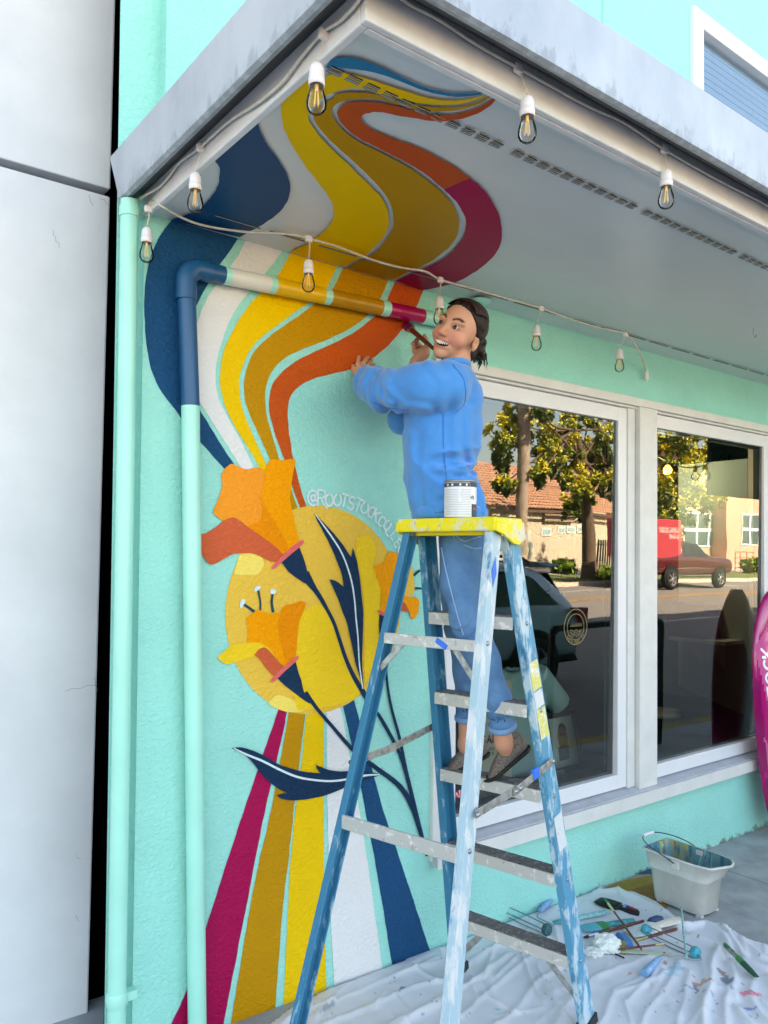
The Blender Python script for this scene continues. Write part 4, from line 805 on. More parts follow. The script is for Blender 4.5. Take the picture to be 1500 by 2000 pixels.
# ================================================================== drop cloth (height field on the pavement, folds and paint stains)
def inpoly(P, poly):
    x_, y_ = P[:, 0], P[:, 1]; c = np.zeros(len(P), bool); n = len(poly)
    for i in range(n):
        (x0, y0), (x1, y1) = poly[i], poly[i-1]
        k = ((y0 > y_) != (y1 > y_)) & (x_ < (x1-x0)*(y_-y0)/(y1-y0+1e-12)+x0); c ^= k
    return c
def pdist(P, pl):
    d = np.full(len(P), 1e9); t_ = np.zeros(len(P))
    for a, c in zip(pl, pl[1:]):
        a = np.array(a); c = np.array(c); ab = c-a; t = np.clip(((P-a) @ ab)/(ab @ ab+1e-12), 0, 1); q = np.linalg.norm(P-(a+t[:, None]*ab), axis=1); k = q < d; d[k] = q[k]; t_[k] = t[k]
    return d
G2 = lambda u, v: onG(u, v)[:2]
outline_px = [(470, 2040), (560, 1975), (640, 1932), (760, 1880), (840, 1845), (905, 1818), (965, 1790), (1020, 1765), (1085, 1738), (1120, 1716), (1160, 1722), (1178, 1740), (1240, 1742), (1285, 1762), (1318, 1788), (1335, 1806), (1375, 1800), (1420, 1806), (1434, 1822), (1470, 1838), (1520, 1852), (1600, 1885), (1700, 2000), (1500, 2330), (1000, 2500), (500, 2300), (380, 2120)]
outline = [tuple(G2(*p)) for p in outline_px]
outline = [(x_, min(y_, -.006)) for x_, y_ in outline]
oa = np.array(outline); lo_, hi_ = oa.min(0)-.05, oa.max(0)+.05
RES = .0075; nx, ny = int((hi_[0]-lo_[0])/RES), int((hi_[1]-lo_[1])/RES)
gx, gy = np.meshgrid(np.linspace(lo_[0], hi_[0], nx), np.linspace(lo_[1], hi_[1], ny), indexing='ij'); P = np.stack([gx.ravel(), gy.ravel()], 1)
rng = np.random.RandomState(3)
def vnoise(P, s, seed):
    r = np.random.RandomState(seed); T = r.rand(64, 64); q = P*s; i = np.floor(q).astype(int); f = q-i; f = f*f*(3-2*f)
    g = lambda a, c: T[(i[:, 0]+a) % 64, (i[:, 1]+c) % 64]
    return (g(0, 0)*(1-f[:, 0])+g(1, 0)*f[:, 0])*(1-f[:, 1])+(g(0, 1)*(1-f[:, 0])+g(1, 1)*f[:, 0])*f[:, 1]
wob = np.stack([vnoise(P, 5, 1)-.5, vnoise(P, 5, 2)-.5], 1)*.06
Pw = P+wob
H = .004+.004*vnoise(P, 9, 4)+.003*vnoise(P, 22, 5)
folds = [([(560, 2000), (700, 1940), (860, 1880)], .014, .016), ([(640, 2010), (780, 1950), (900, 1900)], .018, .014), ([(700, 2060), (860, 1960), (1000, 1870)], .02, .018), ([(860, 2020), (960, 1950), (1060, 1860)], .015, .015), ([(940, 2040), (1040, 1950), (1130, 1860)], .018, .015),
         ([(1040, 2040), (1130, 1960), (1200, 1890), (1290, 1870)], .02, .018), ([(1140, 2030), (1210, 1950), (1300, 1900)], .016, .014), ([(1220, 2050), (1290, 1950), (1330, 1880)], .016, .016), ([(1320, 2040), (1340, 1960), (1345, 1900)], .018, .015),
         ([(930, 1880), (1020, 1830), (1100, 1800)], .012, .014), ([(880, 1900), (960, 1860)], .012, .012), ([(1170, 1800), (1250, 1800)], .007, .012), ([(1000, 1800), (1060, 1775)], .012, .012),
         ([(1165, 1742), (1215, 1748), (1260, 1765), (1300, 1792), (1325, 1815)], .05, .028), ([(1335, 1815), (1380, 1812), (1410, 1835), (1425, 1870)], .045, .022), ([(1345, 1830), (1395, 1850), (1415, 1880)], .04, .016), ([(1410, 1815), (1432, 1850), (1450, 1880), (1500, 1900)], .04, .016), ([(1430, 1830), (1480, 1870), (1560, 1890)], .035, .018),
         ([(1400, 1865), (1388, 1900), (1390, 1940), (1378, 1980), (1380, 2050)], .05, .026), ([(1430, 1890), (1440, 1930), (1425, 1970), (1420, 2040)], .035, .022), ([(1410, 1935), (1440, 1945), (1450, 1960)], .03, .016), ([(1470, 1910), (1480, 1950), (1500, 2020)], .025, .02), ([(1450, 1985), (1470, 2040)], .03, .02), ([(1500, 1920), (1560, 1990)], .035, .03),
         ([(1130, 1722), (1165, 1730)], .03, .02), ([(480, 2040), (620, 1965)], .012, .014), ([(600, 2090), (760, 2010), (880, 1960)], .02, .02)]
for pl, hgt, wd in folds:
    d = pdist(Pw, [G2(*p) for p in pl]); hgt *= .62; H += hgt*np.exp(-(d/wd)**1.35)-hgt*.22*np.exp(-(d/(wd*2.4))**2)
for i in range(150):                              # small creases, mostly running the way the cloth was dragged
    c = lo_+rng.rand(2)*(hi_-lo_); a = rng.normal(.9, .55); L_ = rng.uniform(.08, .4); d_ = np.array([math.cos(a), math.sin(a)])*L_/2
    d = pdist(Pw, [c-d_, c+d_]); H += rng.uniform(.003, .010)*np.exp(-(d/rng.uniform(.005, .013))**1.2)
H = np.maximum(H, .0025)
dedge = pdist(P, outline+[outline[0]]); H *= np.clip(dedge/.02, .35, 1)
ins = inpoly(P+wob*.25, outline).reshape(nx, ny)
def cloth_z(x_, y_):
    i = int(np.clip((x_-lo_[0])/(hi_[0]-lo_[0])*(nx-1), 0, nx-1)); j = int(np.clip((y_-lo_[1])/(hi_[1]-lo_[1])*(ny-1), 0, ny-1)); return gz(x_)+float(H.reshape(nx, ny)[i, j])
idx = -np.ones(nx*ny, int); cell = ins[:-1, :-1] & ins[1:, :-1] & ins[1:, 1:] & ins[:-1, 1:]
ii, jj = np.nonzero(cell); q4 = np.stack([ii*ny+jj, (ii+1)*ny+jj, (ii+1)*ny+jj+1, ii*ny+jj+1], 1); used = np.unique(q4); idx[used] = np.arange(len(used))
Z_ = np.array([gz(x_) for x_ in P[used, 0]])+H[used]
colr = np.tile(np.array(lin('#dcdcdf')), (len(used), 1)); Pu = P[used]
colr *= (1-.10*vnoise(Pu, 4, 8)-.06*vnoise(Pu, 25, 9))[:, None]
def stain(u, v, r, c, sx=1.0, ang=0, rag=.5, op=.72):
    r = r*.72; o_ = G2(u, v); d = Pu-o_; ca, sa = math.cos(ang), math.sin(ang); e = np.stack([(d[:, 0]*ca+d[:, 1]*sa)/sx, -d[:, 0]*sa+d[:, 1]*ca], 1)
    dd = np.linalg.norm(e, axis=1)/r+(vnoise(Pu, .9/r, int(u) % 50)-.5)*2*rag+(vnoise(Pu, 2.2/r, int(v) % 50)-.5)*rag
    k = np.clip((1-dd)*6, 0, 1)*op; colr[:] = colr*(1-k[:, None])+np.array(lin(c))*k[:, None]
for a in ((1372, 1928, .035, '#c8691c', 1.8, -.5), (1420, 1918, .028, '#1d3f63', 1.5, .6), (1408, 1905, .026, '#8a4a30', 1.6, .3, .9), (1468, 1945, .028, '#ee5068', 1.6, -.6, .8), (1474, 1946, .012, '#ee6a7c', 1), (1466, 1976, .014, '#2a62b8', 3, -.9), (1464, 1990, .014, '#5fc0d8', 1.4), (1320, 1895, .04, '#7fb6cb', 1.5, .2, .8, .7), (1312, 1905, .03, '#8fc2d0', 1.6, .5, .8, .6), (1298, 1886, .012, '#a8263c', 2.4, .3),
          (1345, 1935, .012, '#4a7fa8', 4, -.9), (1358, 1936, .010, '#3c6a92', 4, .8), (1332, 1942, .012, '#6d9fb5', 2), (1375, 1946, .008, '#d84a62', 1.2), (1392, 1953, .012, '#7fa4b8', 3, .6), (1402, 1966, .008, '#23507f', 1.3), (1230, 1906, .010, '#d95a55', 1.8, .4), (1270, 1914, .008, '#cc4a50', 2, .3), (1450, 1926, .008, '#274a70', 1), (1430, 1942, .010, '#4d7fae', 2, .5), (785, 1935, .013, '#27466a', 2, .5), (810, 1920, .005, '#27466a', 1), (715, 1968, .02, '#cfd8a0', 1.2, 0, .6, .6), (640, 1972, .016, '#6a8296', 4, .3, .8, .6), (970, 1977, .012, '#4fb8b0', 1.6, -.5), (918, 1986, .006, '#33507a', 1.4), (772, 1922, .005, '#203a55', 1), (1138, 1725, .009, '#1f3350', 1), (1152, 1722, .008, '#23395a', 1), (1130, 1730, .006, '#7a2a4a', 1), (1365, 1838, .006, '#22303c', 1.6), (1335, 1826, .006, '#4e9a90', 1.4), (1415, 1812, .02, '#7fb8b4', 1.3, 0, .7, .7)): stain(*a)
for i in range(150):
    u, v = rng.uniform(600, 1500), rng.uniform(1760, 2000); stain(u, v, rng.uniform(.0025, .006), rng.choice(['#27466a', '#3f8fa0', '#a83a55', '#b98a2c', '#4a4f55', '#5a88b0']), rng.uniform(1, 2), rng.rand()*3, .4, .8)
me = bpy.data.meshes.new('drop_cloth'); cb = Vector((2.4, -.7, gz(2.4)))
me.from_pydata([(x_-cb.x, y_-cb.y, z_-cb.z) for (x_, y_), z_ in zip(Pu, Z_)], [], idx[q4].tolist())
at_ = me.color_attributes.new('stain', 'FLOAT_COLOR', 'POINT'); at_.data.foreach_set('color', np.c_[colr, np.ones(len(colr))].astype(np.float32).ravel())
me.polygons.foreach_set('use_smooth', [True]*len(me.polygons))
def attr_mat(name, attr, rough=.8, bump=0, bscale=200, bdist=.001, sheen=0, sss=0, spec=.4):
    m = mat(name, '#808080', rough, bump=bump, bscale=bscale, bdist=bdist, sheen=sheen, sss=sss, spec=spec); n = m.node_tree.nodes; a = n.new('ShaderNodeAttribute'); a.attribute_name = attr
    m.node_tree.links.new(a.outputs['Color'], n['Principled BSDF'].inputs['Base Color']); return m
me.materials.append(attr_mat('canvas', 'stain', .9, .3, 260, .0012, sheen=.15))
dc = bpy.data.objects.new('drop_cloth', me); COL.objects.link(dc); dc.location = cb; tag(dc, 'crumpled white canvas drop cloth spotted with paint on the pavement', 'drop cloth')
md = dc.modifiers.new('solid', 'SOLIDIFY'); md.thickness = .0015; md.offset = 1

# ---- painted patch on the pavement beside the bucket (older street art)
gpt = lambda u, v, k=0: (lambda q: (q[0], q[1], gz(q[0])+.003+.001*k))(onG(u, v))
def gblob(name, m_, pts, k, par):
    p = smooth_path(pts, 5, True); b = MB(); tri = tessellate_polygon([[Vector((q[0], q[1], 0)) for q in p]]); b.add([gpt(q[0], q[1], k) for q in p], [tuple(t) for t in tri]); return b.build(name, m_, par)
pa = thing('pavement_painting', 'faded ochre and blue arcs painted on the concrete beside the grey bucket', 'painted ground', tuple(gpt(1240, 1735)))
wash = lambda n_, c: mat(n_, c, .85, var=.35, vscale=22, bump=.3, bscale=70, bdist=.003)
gblob('painted_border', wash('faded_white_ground', '#a9a6a0'), [(1150, 1750), (1200, 1722), (1240, 1704), (1290, 1700), (1300, 1780), (1250, 1800)], 0, pa); gblob('painted_arc', wash('faded_ochre', '#a8842f'), [(1180, 1745), (1210, 1724), (1260, 1713), (1300, 1712), (1300, 1780), (1240, 1790)], 1, pa)
gblob('painted_arc', wash('faded_brown', '#9a6a2e'), [(1232, 1745), (1262, 1731), (1300, 1727), (1300, 1780), (1245, 1780)], 2, pa); gblob('painted_arc', wash('faded_blue', '#1f5a72'), [(1225, 1708), (1245, 1700), (1290, 1690), (1300, 1700), (1290, 1708), (1250, 1709)], 3, pa)

# ================================================================== mop bucket
bx, by = 3.575, -.375; bz = gz(bx)
bk = thing('bucket', 'pale grey rectangular wash bucket with a pouring lip, paint stained inside', 'bucket', (bx, by, bz))
m_bk = mat('bucket_grey_plastic', '#d6d5d1', .42, col2='#bfbdb8', vscale=9, thr=(.3, .7), bump=.06, bscale=30, bdist=.002)
def rring(hx, hy, z_, r=.03, n=6, spout=0, dy=0):
    pts = []
    for cx_, cy_, a0 in ((hx-r, hy-r, 0), (-hx+r, hy-r, 90), (-hx+r, -hy+r, 180), (hx-r, -hy+r, 270)):
        for k in range(n+1):
            a = R(a0+90*k/n); pts.append([cx_+r*math.cos(a), cy_+r*math.sin(a)])
    out = []
    for x_, y_ in pts:
        if spout and y_ < -hy*.55:
            t = (-y_/hy-.55)/.45; wd = max(0, 1-abs(x_)/hx); y_ -= spout*t*(.15+.85*wd**.6); zz = z_+.012*t*wd
        else: zz = z_
        out.append(Vector((bx+x_, by+y_+dy, bz+zz)))
    # extra points across the spout end make the lip pointed
    return out
def ringp(hx, hy, z_, spout=0):
    base = []
    r = min(.032, hx*.4)
    base += [(hx-r*(1-math.cos(R(a))), hy-r*(1-math.sin(R(a)))) for a in range(0, 91, 18)]
    base += [(-hx+r*(1-math.sin(R(a))), hy-r*(1-math.cos(R(a)))) for a in range(0, 91, 18)]
    base += [(-hx, -hy*.2), (-hx, -hy*.62), (-hx*.82, -hy-(spout*.25 if spout else 0)+.01), (-hx*.32, -hy-spout*.8), (0, -hy-spout), (hx*.32, -hy-spout*.8), (hx*.82, -hy-(spout*.25 if spout else 0)+.01), (hx, -hy*.62), (hx, -hy*.2)]
    return [Vector((bx+a, by+c, bz+z_+(.010 if spout and c < -hy-spout*.5 else 0))) for a, c in base]
b = MB(); b.loft([ringp(.080, .128, .012), ringp(.084, .134, .016), ringp(.092, .150, .165, .004), ringp(.098, .157, .168, .008), ringp(.100, .160, .176, .014), ringp(.107, .172, .245, .05), ringp(.114, .180, .248, .056), ringp(.114, .180, .256, .058), ringp(.108, .174, .257, .054)], cap=False, sm=True)
b.add(ringp(.080, .128, .012), [tuple(range(len(ringp(.08, .1, 0))))]); tub = b.build('tub', m_bk, bk)
m_bin = splat('bucket_inside_stained', '#5f8f92', '#2a6a80', .5, 26, [('#c9a83a', 8, .50), ('#8fc4c4', 44, .58), ('#6f4a4a', 52, .62), ('#2f6a3a', 15, .63), ('#b9b7ae', 30, .66)], .5, (1, 1, .18))
b = MB(); b.loft([ringp(.105, .171, .2565, .051), ringp(.098, .160, .18, .014), ringp(.088, .146, .16), ringp(.076, .124, .02)], cap=False, sm=True); b.add(ringp(.076, .124, .02), [tuple(range(len(ringp(.08, .1, 0))))[::-1]]); b.build('inside', m_bin, bk)
for s in (-1, 1):
    b = MB(); b.box((bx+s*.108-.006, by-.028, bz+.205), (bx+s*.108+.006, by+.012, bz+.247)); b.build('handle_lug', m_bk, bk, bevel=.003)
    for y_ in (-.11, .1): 
        b = MB(); b.box((bx+s*.066-.012, by+y_-.014, bz+.0015), (bx+s*.066+.012, by+y_+.014, bz+.0125)); b.build('foot', m_bk, bk)
pvt = [Vector((bx-.122, by-.01, bz+.235)), Vector((bx+.122, by-.01, bz+.235))]
bail = [pvt[0], pvt[0]+Vector((-.004, .07, .026)), pvt[0]+Vector((.012, .15, .042)), pvt[0]+Vector((.05, .205, .05)), Vector((bx-.03, by+.215, bz+.288)), Vector((bx+.03, by+.215, bz+.288)), pvt[1]+Vector((-.05, .205, .05)), pvt[1]+Vector((-.012, .15, .042)), pvt[1]+Vector((.004, .07, .026)), pvt[1]]
b = MB(); b.tube(smooth_path(bail, 5), .0026, 7); wr = b.build('bail', mat('dark_wire', '#3a4a50', .4, .6), bk)
b = MB(); b.tube([(bx-.042, by+.213, bz+.287), (bx+.0, by+.216, bz+.289), (bx+.042, by+.213, bz+.287)], .0085, 10); b.build('grip', mat('white_grip', '#dfe2e4', .4), wr)

# ================================================================== tools scattered on the cloth
def cl(u, v, h=.0):
    q = onG(u, v, .018); return Vector((q[0], q[1], cloth_z(q[0], q[1])+h))
def surf2(u, v, h=.008): return cl(u, v, h)
def flatbar(name, par, m_, pts, ws, th, taper=None):
    """flat bar along pts with given widths, lying down"""
    b = MB(); rings = []; pts = [Vector(p) for p in pts]
    for i, p in enumerate(pts):
        a = pts[max(i-1, 0)]; c = pts[min(i+1, len(pts)-1)]; d = (c-a).normalized(); x_ = d.cross(Vector((0, 0, 1))).normalized(); w_ = ws[i]/2; t = (th[i] if isinstance(th, (list, tuple)) else th)/2
        up = x_.cross(d); rings.append([p+x_*w_*math.cos(R(k*45+22))*1.06+up*t*math.sin(R(k*45+22))*1.06 for k in range(8)])
    b.loft(rings, sm=False); return b.build(name, m_, par, bevel=.0015)
def brush(name, label, p_end, p_tip, hw, head_w, ch, cf_, cb_, fr=(.62, .78), th=.012, group=None, lift=.012):
    a, c = cl(*p_end, lift), cl(*p_tip, lift); t = thing(name, label, 'paint brush', tuple((a+c)/2-Vector((0, 0, lift))), group)
    L_ = lambda s: a+(c-a)*s
    hw *= 1.25; th *= 1.25
    flatbar('handle', t, ch, [L_(0), L_(.05), L_(fr[0]*.5), L_(fr[0]*.85), L_(fr[0])], [hw*.6, hw, hw*1.15, hw*.9, head_w*.8], th)
    flatbar('ferrule', t, cf_, [L_(fr[0]-.005), L_(fr[1])], [head_w*.95, head_w], th*1.15)
    flatbar('bristles', t, cb_, [L_(fr[1]-.005), L_((fr[1]+1)/2), L_(1)], [head_w, head_w*1.02, head_w*.86], [th*1.1, th*.9, th*.3]); return t
m_wood = mat('brush_wood_red', '#7a3a2e', .45, var=.25, vscale=60); m_fer = mat('ferrule', '#c4b37a', .3, .9); m_brd = mat('ferrule_steel', '#b5b9bd', .3, .9)
m_tealp = splat('teal_dried_paint', '#2f8f98', '#8fc9c0', .56, 60, [('#1f6f50', 30, .6)], .6, (1, 1, 1)); m_palet = splat('teal_wash', '#79b3b5', '#a9cfcb', .5, 50, [('#4f9ca0', 40, .6)], .6, (1, 1, 1)); m_green = mat('green_paint', '#2f8a48', .5, var=.3, vscale=80)
m_cream = mat('cream_handle', '#e8ddcf', .45, var=.06, vscale=30); m_bwhite = mat('white_bristle', '#d5dcd8', .8, var=.2, vscale=120, bump=.4, bscale=300, bdist=.001)
m_blk = mat('black_lacquer', '#0b0a0c', .6)
brush('wide_brush', 'wide white bristled paint brush with a cream handle and hole', (1328, 1803), (1228, 1824), .036, .088, m_cream, m_cream, m_bwhite, (.5, .62), .016)
brush('wide_brush', 'teal soaked flat paint brush with a teal green handle', (1238, 1798), (1136, 1815), .03, .07, m_tealp, m_green, mat('teal_bristle', '#4fb0c0', .6, var=.2, vscale=60), (.55, .7), .014)
brush('wide_brush', 'pale teal crusted brush lying beyond the ladder leg', (1185, 1782), (1082, 1804), .024, .03, m_palet, m_palet, m_tealp, (.7, .85), .014)
brush('artist_brush', 'slim artist brush with a green tip and dark red handle', (1253, 1867), (1181, 1764), .007, .012, m_wood, mat('pale_green_ferrule', '#b9c98a', .4), m_green, (.72, .9), .008, lift=.03)
brush('artist_brush', 'long red brown brush handle beside the crumpled rag', (1257, 1800), (1140, 1832), .011, .012, m_wood, m_brd, mat('dark_bristle', '#20262c', .7), (.78, .93), .010)
brush('artist_brush', 'thin brush with a brass ferrule pointing at the wire roller', (1208, 1862), (1300, 1851), .007, .009, m_wood, m_fer, m_fer, (.78, .96), .007, lift=.026)
brush('artist_brush', 'dark red brush under the cream handled brush', (1322, 1812), (1240, 1836), .012, .012, m_wood, m_fer, m_fer, (.72, .95), .009, lift=.006)
brush('artist_brush', 'green painted brush half tucked in the folded cloth', (1415, 1856), (1478, 1914), .016, .026, splat('handle_part_green', '#8f8a80', '#1f6a48', .5, 20, [('#5a3a30', 16, .58)], .5, (1, 1, 1)), m_green, mat('dark_green_bristle', '#0f5238', .6, var=.2, vscale=60), (.45, .6), .016, lift=.02)
brush('black_brush', 'black broad scraper brush with a red label on its neck', (1247, 1785), (1167, 1758), .034, .088, m_blk, m_blk, m_blk, (.5, .66), .02)
q0, q1 = cl(1221, 1775, .013), cl(1243, 1783, .013); lbp = [o for o in bpy.data.objects if o.name.startswith('black_brush')][0]
flatbar('neck_label', lbp, mat('red_print_label', '#7d1530', .45, col2='#c9c3c8', vscale=160, thr=(.28, .34)), [q0+(q1-q0)*.15, q1], [.0352, .0355], .0215); flatbar('neck_band', lbp, mat('blue_band', '#2f9bd0', .5), [q0-(q1-q0)*.08, q0+(q1-q0)*.14], [.0355, .0355], .0218)
def stick(name, label, cat, pts, r, m_, lift=.01):
    b = MB(); b.tube([cl(u, v, lift) for u, v in pts], r, 8); return tag(b.build(name, m_), label, cat)
stick('stir_stick', 'thin teal spattered stick lying across the wire roller', 'stick', [(1331, 1788), (1335, 1840), (1341, 1890)], .0045, m_palet, .05)
a_, c_ = cl(1213, 1858, .012), cl(1316, 1864, .012); t = thing('stir_paddle', 'pale green wooden stir paddle with a hole near its tip', 'stir stick', tuple((a_+c_)/2)); flatbar('paddle', t, mat('pale_green_wood', '#c3cfae', .6, var=.15, vscale=40), [a_, a_+(c_-a_)*.6, a_+(c_-a_)*.9, c_], [.03, .034, .03, .012], .005)
b = MB(); hc = a_+(c_-a_)*.82+Vector((0, 0, .0032)); b.rev([(0, 0), (.005, 0)], hc, 10); b.build('hole', m_dark, t)
stick('pencil_stub', 'short black pencil stub beside the rag', 'pencil', [(1202, 1863), (1219, 1871)], .0035, m_blk)
# paint sachets: open plastic tubs seen as folded packets
for pts, m_, lab in (([(1203, 1838), (1228, 1842), (1222, 1862), (1200, 1858)], splat('olive_sachet', '#8a7a2e', '#c9bf6a', .55, 70, None, .4, (1, 1, 1)), 'olive yellow paint packet beside the rag'), ([(1200, 1822), (1220, 1826), (1240, 1848), (1222, 1850), (1215, 1838)], splat('blue_sachet', '#2f7fc0', '#1a4fa0', .55, 70, [('#3f9a9a', 40, .6)], .4, (1, 1, 1)), 'blue and teal paint packet beside the rag')):
    P3 = [cl(u, v, .008) for u, v in pts]; c = sum(P3, Vector())/len(P3); b = MB(); n = len(P3); top = [p+(c-p)*.3+Vector((0, 0, .018)) for p in P3]; b.add([p-Vector((0, 0, .006)) for p in P3]+top, [tuple(range(n))[::-1], tuple(range(n, 2*n))]+[(i, (i+1) % n, n+(i+1) % n, n+i) for i in range(n)]); tag(b.build('paint_packet', m_, bevel=.004), lab, 'paint packet')
# small dark blue bottle half under the fold
p0, p1 = cl(1268, 1806, .018), cl(1292, 1797, .02); b = MB(); b.tube([p0, p0+(p1-p0)*.15, p0+(p1-p0)*.7, p0+(p1-p0)*.85, p1], [.012, .019, .02, .014, .012], 14); tag(b.build('paint_bottle', splat('blue_bottle', '#1b3a66', '#9fb4d0', .6, 60, [('#16294a', 30, .56)], .35, (1, 1, 1))), 'small dark blue paint bottle against the rolled cloth edge', 'bottle')
# wire-cage rollers
def roller(label, cA, cB, bend, elbow, grip0, grip1, mc, mg, lift=.026):
    A_, B_ = cl(*cA, lift), cl(*cB, lift); t = thing('paint_roller', label, 'paint roller', tuple((A_+B_)/2-Vector((0, 0, lift))), 'wire cage paint roller frames')
    ax = (B_-A_).normalized(); u = ax.orthogonal().normalized(); v = ax.cross(u)
    for k in range(5):
        a = 2*math.pi*k/5+.3; o = (u*math.cos(a)+v*math.sin(a))*.021; b = MB(); b.tube([A_+o, (A_+B_)/2+o*1.15, B_+o], .0021, 6); b.build('cage_wire', mat('cage_steel', '#6f8f9a', .35, .8), t)
    for c, s in ((A_, 1), (B_, -1)):
        b = MB(); b.rev([(0, -.014), (.022, -.014), (.026, -.004), (.025, .012), (.014, .016), (0, .016)], c, 14, axis=ax); b.build('end_cap', mc, t, bevel=.001)
    g0, g1 = cl(*grip0, .02), cl(*grip1, .016); b = MB(); b.tube(smooth_path([B_, cl(*bend, .02), cl(*elbow, .02), g0], 6), .0032, 8); b.build('frame_wire', m_steel, t)
    b = MB(); b.tube([g0, g0+(g1-g0)*.15, g0+(g1-g0)*.6, g1], [.008, .0125, .0155, .0165], 14); gr = b.build('grip', mg, t)
    b = MB(); b.rev([(.011, .0), (.0, -.004)], g1, 12, axis=(g1-g0)); b.build('grip_socket', m_dark, gr); return t
m_grip = splat('blue_grip', '#6f9fc8', '#b9cfe0', .55, 40, [('#3f78b0', 30, .6)], .4, (1, 1, 1)); m_tcap = splat('teal_cap', '#2fa0b0', '#1f7f8f', .55, 60, None, .5, (1, 1, 1)); m_dcap = splat('navy_teal_cap', '#2c4a5c', '#0f6a58', .5, 60, [('#8fc0c0', 50, .62)], .5, (1, 1, 1))
roller('wire cage paint roller with bright turquoise end caps and a blue grip', (1262, 1824), (1358, 1868), (1366, 1880), (1300, 1870), (1288, 1878), (1258, 1906), m_tcap, m_grip)
roller('wire cage paint roller with dark end caps against the mint wall', (975, 1782), (1068, 1824), (1078, 1812), (1050, 1795), (1054, 1784), (1078, 1756), m_dcap, m_grip)
# crumpled rag
def crumple(name, label, c, r, m_, seed, cat, flat=.6, n=26):
    rs = np.random.RandomState(seed); b = MB(); dirs = rs.normal(size=(16, 3)); dirs /= np.linalg.norm(dirs, axis=1)[:, None]; vs = []
    for i in range(n+1):
        for j in range(2*n):
            th, ph = math.pi*i/n, math.pi*j/n; d = np.array([math.sin(th)*math.cos(ph), math.sin(th)*math.sin(ph), math.cos(th)]); f = 0
            for k, q in enumerate(dirs): f += abs(math.sin(5.5*(d @ q)+k))*(.16 if k % 2 else -.16)
            rr = r*(.85+.32*f+.1*rs.rand()); vs.append((c.x+d[0]*rr, c.y+d[1]*rr, max(c.z+d[2]*rr*flat, c.z-.012)))
    fs = [(i*2*n+j, i*2*n+(j+1) % (2*n), (i+1)*2*n+(j+1) % (2*n), (i+1)*2*n+j) for i in range(n) for j in range(2*n)]
    b.add(vs, fs, sm=False); return tag(b.build(name, m_), label, cat)
m_rag = splat('white_rag', '#e3e6e2', '#bcd6cc', .57, 22, [('#9fb8a8', 30, .64)], .8, (1, 1, 1))
crumple('rag', 'crumpled white rag tinged with mint paint', cl(1186, 1850, .02), .062, m_rag, 5, 'rag', .8); crumple('paper_towel', 'flattened pale paper towel beside the crumpled rag', cl(1160, 1858, .01), .045, mat('paper_towel', '#dfe0dc', .9), 9, 'paper towel', .35)

# ================================================================== glass tube by the white wall
q = onG(18, 2005); b = MB(); c = Vector((q[0], q[1], gz(q[0]))); b.rev([(0, 0), (.016, 0), (.018, .004), (.018, .012), (.0175, .155), (.0195, .163), (.0195, .168), (.0165, .168), (.0155, .158), (.0155, .012), (0, .01)], c, 24)
tag(b.build('glass_vase', m_clear), 'slim clear glass tube standing at the foot of the white wall', 'glass vase')

# ================================================================== surfboard sign
sb = thing('surfboard_sign', 'pink surfboard sign with white lettering leaning by the window', 'surfboard', (5.35, -.135, gz(5.3)))
YB = -.135
HWd = .27; SBX = onY(1473, 1330, -.10)[0]+HWd; z0b, z1b = gz(5.3)+.004, 1.47
def sb_w(t):
    z_ = z0b+(z1b-z0b)*t; h_ = .478 if z_ > 1 else 1.02; return max(.012, HWd*math.sqrt(max(0, 1-((z_-1)/h_)**2)))
def sb_p(a, t, off=0.0):          # a in -1..1 across, t 0..1 up
    z_ = z0b+(z1b-z0b)*t; return Vector((SBX+a*sb_w(t), -.075-.04*(1-t)-off-.012*(1-a*a), z_))
N, MA = 48, 12; b = MB()
def face(off, sgn): return [[sb_p(-1+2*j/MA, i/N, off*(1-(abs(-1+2*j/MA))**3)) for j in range(MA+1)] for i in range(N+1)]
rf, rbk = face(.03, 1), face(-.03, -1)
m_sb = mat('surfboard_magenta', '#b30f6c', .12, coat=.6, var=.06, vscale=3); m_sbd = mat('surfboard_plum', '#8e0f55', .12, coat=.6); m_sbp = mat('surfboard_rose', '#d0568f', .12, coat=.6); m_sbb = mat('surfboard_blue', '#1b4f86', .12, coat=.6); m_sbw = mat('surfboard_white', '#f0eef0', .2, coat=.5)
b = MB()
for ring, flip in ((rf, False), (rbk, True)):
    vs = [p for r_ in ring for p in r_]; b.add(vs, [(i*(MA+1)+j, i*(MA+1)+j+1, (i+1)*(MA+1)+j+1, (i+1)*(MA+1)+j) for i in range(N) for j in range(MA)], sm=True)
brd = b.build('board', m_sb, sb, merge=True)
def sbpoly(name, m_, pts, k):
    p = resample(np.array(pts+[pts[0]]), 60); b = MB(); tri = tessellate_polygon([[Vector((q[0], q[1], 0)) for q in p[:-1]]])
    # subdivide by projecting a fine grid clipped to the outline
    G = 40; P2 = np.array([(a, t) for a in np.linspace(-1, 1, G) for t in np.linspace(0, 1, G*3)]); 
    aa = np.linspace(-1, 1, G); tt = np.linspace(.01, .985, G*4); c2 = np.array([((x0+x1)/2, (y0+y1)/2) for x0, x1 in zip(aa, aa[1:]) for y0, y1 in zip(tt, tt[1:])]); keep = inpoly(c2, pts).reshape(G-1, G*4-1); vs = []; fs = []
    for i, j in zip(*np.nonzero(keep)):
        k0 = len(vs)
        for (x_, y_) in ((aa[i], tt[j]), (aa[i+1], tt[j]), (aa[i+1], tt[j+1]), (aa[i], tt[j+1])): vs.append(sb_p(x_, y_, .03*(1-abs(x_)**3)+.0012+.0006*k))
        fs.append((k0, k0+1, k0+2, k0+3))
    b.add(vs, fs, sm=True); b.build(name, m_, sb, merge=True)
